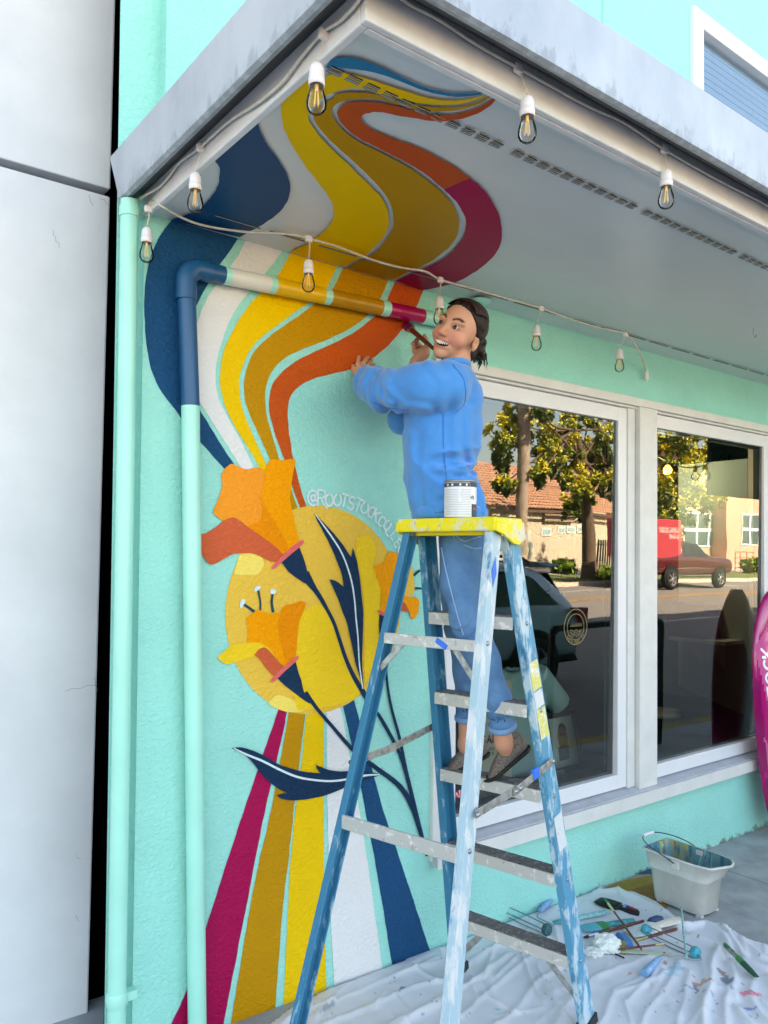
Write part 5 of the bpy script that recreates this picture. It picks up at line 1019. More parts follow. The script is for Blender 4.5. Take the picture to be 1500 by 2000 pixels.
sbpoly('rose_facet', m_sbp, [(-.95, .78), (-.6, .86), (.1, .42), (-.3, .36)], 0); sbpoly('plum_facet', m_sbd, [(-1, .66), (-.8, .64), (-.72, .3), (-1, .25)], 0); sbpoly('rose_facet', m_sbp, [(-.78, .42), (-.1, .24), (.2, .16), (-.7, .24)], 1); sbpoly('plum_facet', m_sbd, [(-.85, .25), (.3, .16), (.3, .12), (-1, .12)], 0)
sbpoly('tail_panel', m_sbb, [(-.72, .105), (1, .105), (1, 0), (-.72, 0)], 1); sbpoly('tail_band', m_sbw, [(-.74, .125), (1, .125), (1, .105), (-.74, .105)], 2)
b = MB(); hh = .105
def sbt(a, c): # text runs up the board, letters turned on their side
    x_ = SBX-.135-c+(1.30-a)*.17; t = (a-z0b)/(z1b-z0b); aa_ = (x_-SBX)/max(sb_w(t), .02); return sb_p(aa_, t, .03*(1-min(abs(aa_), 1)**3)+.003)
text_strokes(b, 'ROOTSTOCK', lambda a, c: sbt(a, c), h=.095, wdt=.19, gap=.22, x0=1.30-.88)
b.build('lettering', m_sbw, sb)
# ================================================================== the painter (implicit surfaces turned into meshes)
def surfnet(fn, lo, hi, h):
    lo = np.array(lo, float); n = np.ceil((np.array(hi)-lo)/h).astype(int)+1
    ax = [lo[i]+h*np.arange(n[i]) for i in range(3)]; X = np.stack(np.meshgrid(*ax, indexing='ij'), -1)
    D = fn(X.reshape(-1, 3)).reshape(n); s = D < 0
    acc = np.zeros((*(n-1), 3)); cnt = np.zeros(tuple(n-1)); edges = []
    for a in range(3):
        sl0 = [slice(None)]*3; sl1 = [slice(None)]*3; sl0[a] = slice(0, -1); sl1[a] = slice(1, None)
        d0, d1 = D[tuple(sl0)], D[tuple(sl1)]; cr = s[tuple(sl0)] != s[tuple(sl1)]; I = np.argwhere(cr)
        if not len(I): continue
        t = d0[cr]/(d0[cr]-d1[cr]); p = I.astype(float); p[:, a] += t
        o1, o2 = [x for x in range(3) if x != a]
        for e1 in (0, -1):
            for e2 in (0, -1):
                c = I.copy(); c[:, o1] += e1; c[:, o2] += e2; ok = ((c >= 0) & (c < n-1)).all(1)
                np.add.at(acc, tuple(c[ok].T), p[ok]); np.add.at(cnt, tuple(c[ok].T), 1)
        edges.append((a, o1, o2, I, d0[cr] < 0))
    k = np.argwhere(cnt > 0); vid = -np.ones(cnt.shape, int); vid[tuple(k.T)] = np.arange(len(k)); V = lo+h*acc[tuple(k.T)]/cnt[tuple(k.T)][:, None]
    F = []
    for a, o1, o2, I, neg in edges:
        q = []
        for e1, e2 in ((0, 0), (-1, 0), (-1, -1), (0, -1)):
            c = I.copy(); c[:, o1] += e1; c[:, o2] += e2; ok = ((c >= 0) & (c < n-1)).all(1); v = np.where(ok, vid[tuple(np.clip(c, 0, n-2).T)], -1); q.append(v)
        q = np.stack(q, 1); ok = (q >= 0).all(1); q = q[ok]; fl = neg[ok] ^ (a == 1); q[fl] = q[fl][:, ::-1]; F.append(q)
    return V, np.vstack(F)
def smin(a, b_, k): hh = np.clip(.5+.5*(b_-a)/k, 0, 1); return b_*(1-hh)+a*hh-k*hh*(1-hh)
def smax(a, b_, k): return -smin(-a, -b_, k)
def rcone(P, a, b_, ra, rb):
    a = np.array(a); b_ = np.array(b_); ab = b_-a; t = np.clip(((P-a) @ ab)/(ab @ ab), 0, 1); return np.linalg.norm(P-a-t[:, None]*ab, axis=1)-(ra+(rb-ra)*t)
def chain(P, pts, rs, k=.02):
    d = None
    for i in range(len(pts)-1):
        e = rcone(P, pts[i], pts[i+1], rs[i], rs[i+1]); d = e if d is None else smin(d, e, k)
    return d
def ellip(P, c, r, B=None):
    q = P-np.array(c)
    if B is not None: q = q @ B                      # columns of B are the axes
    q = q/np.array(r); n_ = np.linalg.norm(q, axis=1); return (n_-1)*min(r)*np.clip(.6+.4*n_, 0, 1.4)
def sdf_obj(name, fn, lo, hi, h, m_, parent, colfn=None, smooth_it=1):
    V, Fq = surfnet(fn, lo, hi, h); off = np.array(base_of(parent)); me = bpy.data.meshes.new(name)
    for _ in range(smooth_it):                       # light Laplacian pass
        S = np.zeros_like(V); c = np.zeros(len(V))
        for i in range(4):
            for j in (1, 3): np.add.at(S, Fq[:, i], V[Fq[:, (i+j) % 4]]); np.add.at(c, Fq[:, i], 1)
        V = V*.5+.5*S/np.maximum(c, 1)[:, None]
    me.from_pydata((V-off).tolist(), [], Fq.tolist()); me.polygons.foreach_set('use_smooth', [True]*len(me.polygons)); me.materials.append(m_)
    if colfn is not None:
        a = me.color_attributes.new('tone', 'FLOAT_COLOR', 'POINT'); a.data.foreach_set('color', np.c_[colfn(V), np.ones(len(V))].astype(np.float32).ravel())
    bm = bmesh.new(); bm.from_mesh(me); bmesh.ops.recalc_face_normals(bm, faces=bm.faces); bm.to_mesh(me); bm.free()
    o = bpy.data.objects.new(name, me); put(o, parent); return o
def bounds(pts, m_): p = np.array(pts); return p.min(0)-m_, p.max(0)+m_
D3 = lambda u, v, d: np.array(dep(u, v, d))
zstep = HT-SP*3
person = thing('person', 'woman in blue sweatshirt and jeans standing on the step ladder, smiling and painting the wall', 'person', tuple(D3(925, 1510, 2.88)))
fw_ = -_R0; lt_ = -_F0                                # she faces picture-left; her left side is towards the camera
sk = lambda *a: np.array(lin('#%02x%02x%02x' % a))
m_skin = attr_mat('skin', 'tone', .5, .12, 300, .0006, sss=.0, spec=.35)
SKIN = sk(205, 150, 122)

def onto(px_, d0, fn, lift=.0015):
    """first hit of an implicit surface along a pixel ray"""
    out = []
    for u, v in px_:
        r_ = ray(u, v); t = d0-.25
        for _ in range(60):
            dd = float(fn((CC+r_*t)[None])[0])
            if dd < .0006: break
            t += max(dd*.7, .0008)
        out.append(Vector(CC+r_*(t-lift)))
    return out
# ---- sweatshirt
m_sweat = mat('blue_sweatshirt', '#3a90d8', .9, col2='#3184cc', vscale=10, thr=(.3, .7), bump=.3, bscale=60, bdist=.005, sheen=.3, detail=10)
tz = np.array([D3(870, v, 2.89)[2] for v in (1006, 975, 940, 910, 880, 850, 800, 760, 730, 712)])
tcu = np.array([878, 871, 863, 858, 862, 862, 866, 876, 884, 886]); tha = np.array([.137, .141, .139, .134, .146, .147, .142, .118, .075, .05]); thb = np.array([.155, .165, .172, .175, .18, .182, .185, .18, .12, .06])
tcf = (tcu-870)/FPX*2.89
tc0 = D3(870, 900, 2.89)
def torso(P):
    q = P-tc0; f = q @ -fw_; l = q @ lt_; z_ = P[:, 2]; o = np.argsort(tz); c = np.interp(z_, tz[o], tcf[o]); a = np.interp(z_, tz[o], tha[o]); b_ = np.interp(z_, tz[o], thb[o])
    ff = (f-c); th = np.arctan2(l/b_, -ff/a)               # 0 = front (picture left), pi = back
    d = (np.sqrt((ff/a)**2+(l/b_)**2)-1)*np.minimum(a, b_)
    zz = (tz[5]-z_)/(tz[5]-tz[0])                             # 0 chest .. 1 hem
    low = np.clip(zz+.1, 0, 1)
    fold = lambda x_: 1-2*np.abs(np.sin(x_/2))**.75
    d -= .010*low*fold(5*th+.8+2*np.sin(6*zz))+.004*low*fold(11*th+3.1*zz)
    w_ = np.exp(-((zz-.42)/.22)**2)*np.clip((np.abs(th)-1.0)/.8, 0, 1)
    d -= w_*(.013*fold(30*zz+2.6*th)+.005*fold(57*zz-2*th))
    up_ = np.exp(-((zz+.35)/.25)**2); d -= up_*.005*np.sin(14*zz+5*th)
    return np.maximum(np.maximum(d, tz[0]-z_), z_-tz[-1])
SL_ = [D3(872, 752, 2.72), D3(832, 756, 2.715), D3(786, 762, 2.77), D3(748, 760, 2.88), D3(724, 748, 2.985), D3(714, 738, 3.04)]; SLr = [.086, .083, .074, .074, .062, .040]
SRt = [D3(884, 755, 3.04), D3(840, 800, 3.10), D3(790, 818, 3.14), D3(800, 770, 3.17), D3(806, 735, 3.18)]; SRr = [.082, .07, .062, .058, .05]
def sweat(P):
    d = torso(P); e = chain(P, SL_, SLr, .03)
    ax = SL_[3]-SL_[0]; t = ((P-SL_[0]) @ ax)/(ax @ ax); m_ = np.clip(t*3, 0, 1)*np.clip((1.5-t)*3, 0, 1); v_ = (P[:, 2]-SL_[0][2])
    e = e-m_*(.0048*np.sin(15*t+28*v_+.5)*np.clip(t-.1, 0, 1)*1.3+.0028*np.sin(34*t+20*v_)*np.clip(t-.55, 0, 1)*2)
    d = smin(d, e, .035); d = smin(d, chain(P, SRt, SRr, .03), .03)
    for pl, r_ in (([(838, 708), (868, 745), (862, 795)], .010), ([(740, 722), (750, 750), (790, 792), (840, 800)], .008), ([(735, 745), (742, 775), (765, 792)], .007), ([(905, 760), (890, 830), (893, 900)], .011), ([(915, 800), (912, 860), (922, 900)], .009), ([(800, 850), (803, 920), (812, 990)], .012), ([(760, 722), (752, 745), (765, 785)], .009), ([(930, 908), (880, 930), (850, 915)], .010), ([(935, 930), (890, 950), (860, 965)], .009)):
        dd = 2.885; ps = [D3(u, v, dd) for u, v in pl]
        # crease pulled onto the near surface: measured in the picture plane only
        qd = (P-CC) @ CF; u = CX+FPX*((P-CC) @ CR)/qd; v = CY-FPX*((P-CC) @ CU)/qd; Q = np.stack([u, v], 1); x_ = pdist(Q, pl)*qd/FPX
        r_ = r_*1.5; d = d-.0055*np.exp(-(x_/r_)**2)+.005*np.exp(-((x_-r_*1.7)/r_)**2)
    neck = rcone(P, D3(890, 722, 2.90), D3(886, 690, 2.88), .047, .062); d = smax(d, -neck, .008)
    return d
lo2, hi2 = bounds([*SL_, *SRt, tc0+[0, 0, .42], tc0-[0, 0, .26]], .0); lo2 = lo2-.1; hi2 = hi2+.1
allp = [tc0+fw_*a+lt_*c for a in (-.17, .17) for c in (-.21, .21)]; lo2 = np.minimum(lo2, np.min(allp, 0)-.01); hi2 = np.maximum(hi2, np.max(allp, 0)+.01); lo2[2] = tz[0]-.012; hi2[2] = tz[-1]+.03
sweat_o = sdf_obj('sweatshirt', sweat, lo2, hi2, .0066, m_sweat, person, smooth_it=1)
m_sseam = mat('sweatshirt_seam', '#2b74be', .9)
for px_ in ([(884, 712), (906, 742), (908, 785), (890, 806)], [(866, 808), (866, 870), (872, 940), (876, 1000)], [(800, 800), (760, 797), (728, 786)]):
    b = MB(); p2 = resample(smooth_path(px_, 4), 26); b.tube(onto(p2, 2.8, sweat, .0004), .0019, 5); b.build('seam', m_sseam, sweat_o)
# hem rib and collar rib
def ribring(name, m_, c, ex, ey, ra, rb, r_, hgt, n=64):
    b = MB(); c = np.array(c); rings = []
    for i in range(n):
        t = 2*math.pi*i/n; rr = 1+.008*math.sin(t*40); o = c+ex*ra*math.cos(t)*rr+ey*rb*math.sin(t)*rr; nn = (ex*math.cos(t)/ra+ey*math.sin(t)/rb); nn = nn/np.linalg.norm(nn)
        rings.append([Vector(o+nn*r_*math.cos(a)+np.array([0, 0, 1])*hgt*math.sin(a)) for a in [k*math.pi/4 for k in range(8)]])
    b.loft(rings, cap=False, closed=True); return b.build(name, m_, sweat_o)
hc = D3(878, 1004, 2.89)
ribring('hem_rib', m_sweat, hc, fw_, lt_, .133, .152, .006, .022)
ncv = np.array([.22, 0, .975]); nb_ = D3(888, 712, 2.885)
ribring('collar_rib', m_sweat, nb_, fw_, lt_, .052, .064, .008, .011)
ribring('cuff_rib', m_sweat, SL_[-1], np.array([.2, .1, .97]), np.array(CR), .036, .036, .007, .012, 40)

# ---- jeans
m_jean = mat('blue_denim', '#5f8cb4', .85, col2='#41709e', vscale=11, thr=(.3, .7), bump=.4, bscale=90, bdist=.004, detail=10)
hpc = D3(903, 1035, 2.89)
LLg = [D3(900, 1062, 2.81), D3(902, 1140, 2.765), D3(915, 1212, 2.725), D3(946, 1290, 2.74), D3(972, 1365, 2.775), D3(981, 1418, 2.80)]; LLr = [.074, .068, .056, .050, .044, .046]
RLg = [D3(897, 1060, 2.97), D3(893, 1150, 2.985), D3(899, 1225, 2.975), D3(912, 1310, 2.985), D3(914, 1402, 3.0)]; RLr = [.074, .066, .053, .048, .046]
def jeans(P):
    d = ellip(P, hpc, (.083, .150, .12), np.stack([fw_, lt_, np.array([0, 0, 1.])], 1))
    l = chain(P, LLg, LLr, .03); r = chain(P, RLg, RLr, .03)
    w_ = .0045*np.sin(P[:, 2]*95+9*np.sin(P[:, 0]*22))*np.exp(-((P[:, 2]-LLg[2][2]+.02)/.07)**2)+.003*np.sin(P[:, 2]*140+P[:, 1]*30)*np.exp(-((P[:, 2]-LLg[5][2]-.02)/.06)**2)
    d = smin(d, smin(l-w_, r-w_, .012), .035); cutL = (P-LLg[5]) @ ((LLg[5]-LLg[4])/np.linalg.norm(LLg[5]-LLg[4])); cutR = (P-RLg[4]) @ ((RLg[4]-RLg[3])/np.linalg.norm(RLg[4]-RLg[3]))
    near = np.linalg.norm(P-LLg[5], axis=1) < np.linalg.norm(P-RLg[4], axis=1)
    d = np.maximum(d, np.where(near, cutL, cutR)-.004)
    # hollow at the hems
    d = smax(d, -rcone(P, LLg[4], LLg[5]+(LLg[5]-LLg[4]), .036, .040), .004); d = smax(d, -rcone(P, RLg[3]+(RLg[4]-RLg[3])*.4, RLg[4]+(RLg[4]-RLg[3])*.5, .036, .040), .004); return d
lo2, hi2 = bounds([*LLg, *RLg, hpc+[0, 0, .1]], .11); lo2 = np.minimum(lo2, np.min([hpc+lt_*s*.17+fw_*t*.1 for s in (-1, 1) for t in (-1, 1)], 0)-.01); hi2 = np.maximum(hi2, np.max([hpc+lt_*s*.17+fw_*t*.1 for s in (-1, 1) for t in (-1, 1)], 0)+.01)
jn = sdf_obj('jeans', jeans, lo2, hi2, .006, m_jean, person)
for leg, k, rr in ((LLg, 5, .0475), (RLg, 4, .0475)):     # turned, paler stitched hems
    a_ = (leg[k]-leg[k-1])/np.linalg.norm(leg[k]-leg[k-1]); ex = np.cross(a_, lt_); ex /= np.linalg.norm(ex); ey = np.cross(a_, ex)
    b = MB(); rings = []
    for i in range(40):
        t = 2*math.pi*i/40; nn = ex*math.cos(t)+ey*math.sin(t); o = leg[k]+nn*rr*(1+.02*math.sin(3*t)); rings.append([Vector(o+nn*.004*math.cos(a)+a_*.011*math.sin(a)) for a in [q*math.pi/4 for q in range(8)]])
    b.loft(rings, cap=False, closed=True); b.build('hem', mat('denim_hem', '#6d96bd', .85, bump=.3, bscale=300, bdist=.001), jn)
m_sti = mat('denim_stitch', '#8fb4d8', .8)
for px_ in ([(884, 1040), (905, 1058), (938, 1048)], [(886, 1036), (886, 1050)], [(938, 1030), (938, 1048)], [(862, 1070), (872, 1120), (890, 1190), (905, 1240)], [(905, 1064), (925, 1072), (940, 1070)]):
    b = MB(); p2 = resample(px_, 9); b.tube(onto(p2, 2.85, jeans), .0022, 5); b.build('seam', m_sti, jn)

# ---- head, neck, hands: one skin mesh
hc3 = D3(895, 652, 2.885)
cr_, cu_, cb_ = np.array(CR), np.array(CU), -np.array(CF)
ang = R(33); up0 = cr_*.44+cu_*.90+cb_*.10
fwd = -cr_*math.sin(ang)+cb_*math.cos(ang)+cu_*.10; fwd /= np.linalg.norm(fwd); hx = np.cross(fwd, up0); hx /= np.linalg.norm(hx); hup = np.cross(hx, fwd)
HB_ = np.stack([-hx, fwd, hup], 1)
if (HB_[:, 0] @ cr_) < 0: HB_[:, 0] *= -1                  # local +x = her left = picture right
HS = 1.02
def hl(P): return ((P-hc3) @ HB_)/HS
def hw(p): return hc3+HB_ @ (np.array(p, float)*HS)
def head_local(q):
    ax = np.abs(q[:, 0]); qs = np.stack([ax, q[:, 1], q[:, 2]], 1)
    d = ellip(q, (0, -.012, .032), (.073, .092, .083))
    d = smin(d, ellip(q, (0, .034, -.012), (.058, .050, .074)), .03)                          # face block
    d = smin(d, ellip(q, (0, .036, -.060), (.040, .041, .041)), .028)                         # jaw
    d = smin(d, ellip(q, (0, .063, -.094), (.020, .018, .016)), .022)                        # chin
    d = smin(d, ellip(qs, (.040, .050, -.030), (.024, .023, .020)), .022)                     # cheek
    d = smin(d, ellip(qs, (.030, .074, .026), (.026, .010, .008)), .014)                      # brow
    d = smin(d, rcone(q, (0, .082, .014), (0, .101, -.024), .0085, .0105), .014)               # nose bridge
    d = smin(d, ellip(q, (0, .104, -.027), (.0105, .011, .0095)), .008); d = smin(d, ellip(qs, (.0105, .092, -.030), (.008, .0095, .007)), .006)
    d = smax(d, -ellip(qs, (.031, .089, .006), (.0155, .012, .0085)), .010)                   # sockets
    qm = q.copy(); qm[:, 2] -= 7.5*q[:, 0]**2; d = smax(d, -ellip(qm, (0, .086, -.0615), (.0350, .030, .0088)), .003)          # open mouth
    d = smin(d, ellip(qm, (0, .0800, -.0510), (.026, .007, .0030)), .006); d = smin(d, ellip(qm, (0, .0755, -.0735), (.024, .008, .0036)), .006)
    for s_ in (-1, 1): d = smax(d, -(rcone(q, (s_*.019, .090, -.033), (s_*.040, .066, -.058), .0012, .0012)), .006)   # lips
    e = ellip(qs, (.076, -.012, -.014), (.009, .015, .025)); e = smax(e, -ellip(qs, (.084, -.009, -.010), (.009, .009, .017)), .003); d = smin(d, e, .006)
    return d
nk0, nk1 = D3(893, 735, 2.90), hw((0, -.025, -.05))
WLd = 3.165
def skin_head(P):
    d = head_local(hl(P))*HS; return smin(d, rcone(P, nk0, nk1, .056, .050), .025)
LIP, BROW, BLUSH = sk(178, 92, 88), sk(66, 44, 36), sk(208, 116, 100)
def headcol(V):
    q = hl(V); c = np.tile(SKIN, (len(V), 1)); ax = np.abs(q[:, 0])
    def mixin(k, col): c[:] = c*(1-k[:, None])+col*k[:, None]
    g = lambda x_, y_, z_, rx, rz: np.exp(-((ax-x_)/rx)**2-((q[:, 2]-z_)/rz)**2)*(q[:, 1] > .03)
    mixin(.6*g(.040, 0, -.030, .026, .022), BLUSH); mixin(.45*np.exp(-(q[:, 0]/.013)**2-((q[:, 2]+.028)/.012)**2)*(q[:, 1] > .08), BLUSH)
    mixin(.6*np.clip(1.4*np.exp(-(q[:, 0]/.026)**4-((q[:, 2]+.0510-7.5*q[:, 0]**2)/.0038)**2), 0, 1)*(q[:, 1] > .06), LIP); mixin(.6*np.clip(1.4*np.exp(-(q[:, 0]/.024)**4-((q[:, 2]+.0735-7.5*q[:, 0]**2)/.0044)**2), 0, 1)*(q[:, 1] > .06), LIP)
    bz_ = .0275+.009*np.sin(np.clip((ax-.014)/.034, 0, 1)*2.6); mixin(np.clip(1.35*np.exp(-((q[:, 2]-bz_)/.0042)**2), 0, 1)*((ax > .013) & (ax < .050) & (q[:, 1] > .04)), BROW)
    mixin(.6*np.exp(-((ax-.031)/.019)**2-((q[:, 2]-.007)/.0095)**2)*(q[:, 1] > .05), sk(128, 84, 70)); return c
hb = [hw((a, b_, c)) for a in (-.1, .1) for b_ in (-.12, .125) for c in (-.135, .13)]+[nk0]; lo2, hi2 = bounds(hb, .01)
body = sdf_obj('body', skin_head, lo2, hi2, .0028, m_skin, person, headcol, 0)
# face details
m_tooth = mat('teeth', '#f2ede6', .25); m_mouth = mat('mouth_dark', '#3a1414', .6); m_eyew = mat('eye_white', '#b5aaa3', .25); m_iris = mat('iris_brown', '#2a1710', .12); m_hair = mat('dark_brown_hair', '#2c1a13', .55, col2='#140c0a', vscale=60, thr=(.3, .7), bump=.5, bscale=180, bdist=.002, spec=.3)
def hmesh(name, m_, verts, faces, par=body, sm=True):
    b = MB(); b.add([hw(v) for v in verts], faces, sm=sm); return b.build(name, m_, par)
b = MB()
for i in range(-5, 6):
    x_ = i*.0056; y_ = .0855-.017*(x_/.028)**2; z_ = -.0545+7.5*x_*x_; hh_ = .0088-.0030*abs(i)/5
    b.loft([[Vector(hw((x_+.0024*math.cos(a), y_+.0018*math.sin(a), z_-s*hh_)) ) for a in [k*math.pi/3 for k in range(6)]] for s in (-.25, .8, 1.0)], sm=True)
b.build('teeth', m_tooth, body)
hmesh('mouth', m_mouth, [(.0330*math.cos(t), .0745-.014*math.cos(t)**2, -.0615+.0095*math.sin(t)+.0080*math.cos(t)**2) for t in np.linspace(0, 2*math.pi, 25)[:-1]], [tuple(range(24))])
for s in (-1, 1):
    b = MB(); c = (s*.031, .0720, .0065); rr = .0118
    b.rev([(rr*math.sin(t), rr*math.cos(t)) for t in np.linspace(0, math.pi, 12)], hw(c), 16, axis=Vector(HB_[:, 1])); ey = b.build('eye', m_eyew, body)
    gd = np.array([-.14, 1, .06]); gd /= np.linalg.norm(gd); ic = np.array(c)+gd*(rr*.80); b = MB(); b.rev([(0, .0030), (.0045, .0025), (.0078, .0002), (.0082, -.002)], hw(ic), 16, axis=Vector(HB_ @ gd)); b.build('iris', m_iris, ey)
    for zz, th_, yo, nm in ((.0101, .0037, .0820, 'upper_lid'), (.0030, .0036, .0812, 'lower_lid')):
        pts = [hw((s*(.0165+.030*t), yo-.010*t**1.5-.004*(1-t)**2, zz+(.0035*math.sin(math.pi*t) if zz > .005 else -.0028*math.sin(math.pi*t))-(.0055 if zz > .005 else -.004)*(2*abs(t-.5))**2.2)) for t in np.linspace(0, 1, 9)]
        b = MB(); b.tube(pts, [.001]+[th_]*7+[.001], 8); b.build(nm, mat('eyelid_skin', '#b98268', .5), body)
        if zz > .005:
            b = MB(); b.tube([Vector(p)+Vector(HB_[:, 1])*.0022-Vector(HB_[:, 2])*.0022 for p in pts], [.0005]+[.0013]*7+[.0004], 6); b.build('lashes', mat('lash', '#1c1210', .5), body)
# ---- hair: cap over the skull, knot behind, loose strands
def hair(P):
    q = hl(P); d = ellip(q, (0, -.016, .037), (.080, .098, .087)); d -= .0028*np.sin(q[:, 0]*150+q[:, 2]*60)*.6+.002*np.sin(q[:, 0]*320+q[:, 2]*130)
    face = q[:, 1]-np.interp(q[:, 2], [-.07, -.03, .0, .03, .055, .08, .10, .125], [-.034, -.022, -.002, .014, .031, .054, .076, .11])+.25*np.maximum(np.abs(q[:, 0])-.06, 0)
    d = smax(d, face, .010); d = np.maximum(d, -.055-q[:, 2]-.3*(-q[:, 1]-.03)); 
    k = ellip(q, (.016, -.116, -.002), (.036, .036, .040)); k -= .003*np.sin(q[:, 2]*160+q[:, 0]*90); d = smin(d, k, .016)
    d = smin(d, ellip(q, (.02, -.085, -.040), (.028, .03, .035)), .014); return d
hr = sdf_obj('hair', hair, *bounds([hw((a, b_, c)) for a in (-.1, .1) for b_ in (-.16, .09) for c in (-.1, .14)], .0), .0034, m_hair, body, None, 0)
rs = np.random.RandomState(11); b = MB()
for i in range(130):                                      # combed locks over the cap
    a = rs.uniform(-1.25, 1.25); pts = []
    for t in np.linspace(0, 1, 8):
        ph = R(52)+t*R(108); x_ = .080*math.sin(a)*math.sin(ph)**.9*(1-.55*t**2); y_ = -.016+.098*math.cos(ph); z_ = .037+.087*math.sin(ph)*math.cos(a*.8)
        pts.append(hw((x_*1.03, y_*1.02-.006*t, z_+.003-.030*t**3)))
    b.tube(pts, [.0008]+[rs.uniform(.002, .0036)]*6+[.0015], 5)
for i in range(80):                                      # stub of the ponytail, falling down and back
    s0 = np.array([.015+rs.normal(0, .012), -.118+rs.normal(0, .012), -.005+rs.normal(0, .014)]); L_ = rs.uniform(.035, .08); dr = np.array([rs.normal(.05, .3), -.75+rs.normal(0, .35), -.6]); dr /= np.linalg.norm(dr)
    b.tube([hw(s0), hw(s0+dr*L_*.4+[0, -.012, .006]), hw(s0+dr*L_*.75+[0, -.008, 0]), hw(s0+dr*L_+rs.normal(0, .006, 3))], [.0024, .0026, .0018, .0004], 5)
for s0, pts in (((.03, -.07, -.05), [(0, 0, 0), (.012, -.02, -.03), (.025, -.02, -.07), (.02, -.012, -.11)]), ((.02, -.12, .02), [(0, 0, 0), (.01, -.03, -.004), (.015, -.045, -.03)]), ((.0, -.125, .0), [(0, 0, 0), (.004, -.028, .012), (.006, -.05, 0)]), ((.076, .012, .03), [(0, 0, 0), (.004, .004, -.03), (.003, .006, -.06)]), ((-.06, .03, .05), [(0, 0, 0), (-.008, .012, -.02), (-.008, .014, -.045)])):
    b.tube([hw(np.array(s0)+p) for p in smooth_path(pts, 4)], .0007, 5)
stuff(b.build('hair_strands', mat('brown_hair_strand', '#3a2419', .5, col2='#1d120e', vscale=90, thr=(.35, .65), spec=.35), hr))

# ---- hands and forearms
def hand_obj(name, segs, palm, colf=None, res=.0024):
    """segs: list of point chains with radii; palm: list of ellipsoid args"""
    def fn(P):
        d = None
        for c, r_, B in palm:
            e = ellip(P, c, r_, B); d = e if d is None else smin(d, e, .012)
        for pts, rr in segs: d = smin(d, chain(P, pts, rr, .004), .005)
        return d
    allp = [p for pts, _ in segs for p in pts]+[c for c, _, _ in palm]; lo3, hi3 = bounds(allp, .035)
    return sdf_obj(name, fn, lo3, hi3, res, m_skin, body, colf or (lambda V: np.tile(SKIN*.97, (len(V), 1))), 0)
yw = -.012                                              # finger pads just off the wall
W_ = lambda u, v, off: np.array(onY(u, v, -off))
pc = W_(709, 722, .045); Bp = np.stack([np.array([1, 0, 0.]), np.array([0, 1, 0.]), np.array([0, 0, 1.])], 1)
segs = [([W_(700, 722, .040), W_(699, 711, .034), W_(700, 703, .018), W_(701, 697, .009)], [.0095, .0092, .0085, .0072]),
        ([W_(708, 720, .046), W_(710, 709, .040), W_(714, 703, .022), W_(718, 698, .009)], [.0098, .0094, .0087, .0074]),
        ([W_(714, 724, .050), W_(718, 715, .044), W_(722, 710, .026), W_(726, 704, .009)], [.0095, .0090, .0084, .0072]),
        ([W_(718, 730, .050), W_(724, 723, .044), W_(728, 718, .028), W_(731, 712, .010)], [.0085, .0080, .0074, .0064]),
        ([W_(702, 734, .045), W_(694, 728, .036), W_(691, 721, .022), W_(690, 715, .012)], [.0115, .0105, .0095, .0080]),
        ([W_(710, 730, .052), SL_[-1], SL_[-2]], [.024, .026, .030])]
hand_obj('left_hand', segs, [(W_(709, 727, .050), (.026, .017, .030), Bp)])
# right hand round the brush
wt = Vector(onY(789, 632, 0)); bdir0 = Vector(D3(846, 680, 3.03))-wt; bl_ = bdir0.length; bd = bdir0.normalized()
BA = lambda s: wt+bd*s                                  # point along the brush from its tip, metres
def brp(u, v, d): return np.array(D3(u, v, d))
gp = np.array(BA(.125)); dh = float((gp-CC) @ CF)
rsegs = [([brp(833, 690, dh-.02), brp(834, 676, dh-.028), brp(831, 662, dh-.02), brp(829, 656, dh-.012)], [.0125, .0112, .0098, .0082]),
         ([brp(829, 682, dh+.015), brp(816, 673, dh+.03), brp(814, 664, dh+.012), brp(819, 659, dh-.002)], [.0100, .0096, .0088, .0075]),
         ([brp(825, 686, dh+.02), brp(810, 679, dh+.03), brp(807, 671, dh+.012), brp(813, 666, dh-.002)], [.0098, .0094, .0086, .0074]),
         ([brp(822, 691, dh+.02), brp(809, 686, dh+.028), brp(809, 679, dh+.012), brp(815, 675, dh-.001)], [.0094, .0090, .0082, .0070]),
         ([brp(820, 696, dh+.016), brp(812, 693, dh+.022), brp(813, 687, dh+.010), brp(818, 684, dh+.0)], [.0084, .0080, .0074, .0064]),
         ([brp(826, 692, dh+.0), brp(812, 706, dh+.02), brp(804, 730, dh+.04)], [.024, .023, .027])]
def rcol(V):
    c = np.tile(SKIN*.95, (len(V), 1)); d = np.min([np.linalg.norm(V-s_[0][3], axis=1) for s_ in rsegs[1:4]], 0); k = np.clip((.016-d)/.008, 0, 1)*.7; return c*(1-k[:, None])+sk(110, 40, 50)*k[:, None]
hand_obj('right_hand', rsegs, [(brp(829, 690, dh-.004), (.023, .022, .026), np.stack([cr_, cb_, cu_], 1))], rcol)
hb_ = thing('held_brush', 'angled paint brush loaded with crimson held against the wall by the painter', 'paint brush', tuple(wt))
def bbar(name, m_, s0, s1, w0, w1, t0, t1):
    b = MB(); x_ = bd.cross(Vector(CF)).normalized(); y_ = bd.cross(x_); n = 12
    b.loft([[BA(s)+x_*w_*math.cos(2*math.pi*k/n)+y_*t_*math.sin(2*math.pi*k/n) for k in range(n)] for s, w_, t_ in ((s0, w0, t0), ((s0+s1)/2, (w0+w1)/2*1.02, (t0+t1)/2), (s1, w1, t1))]); return b.build(name, m_, hb_)
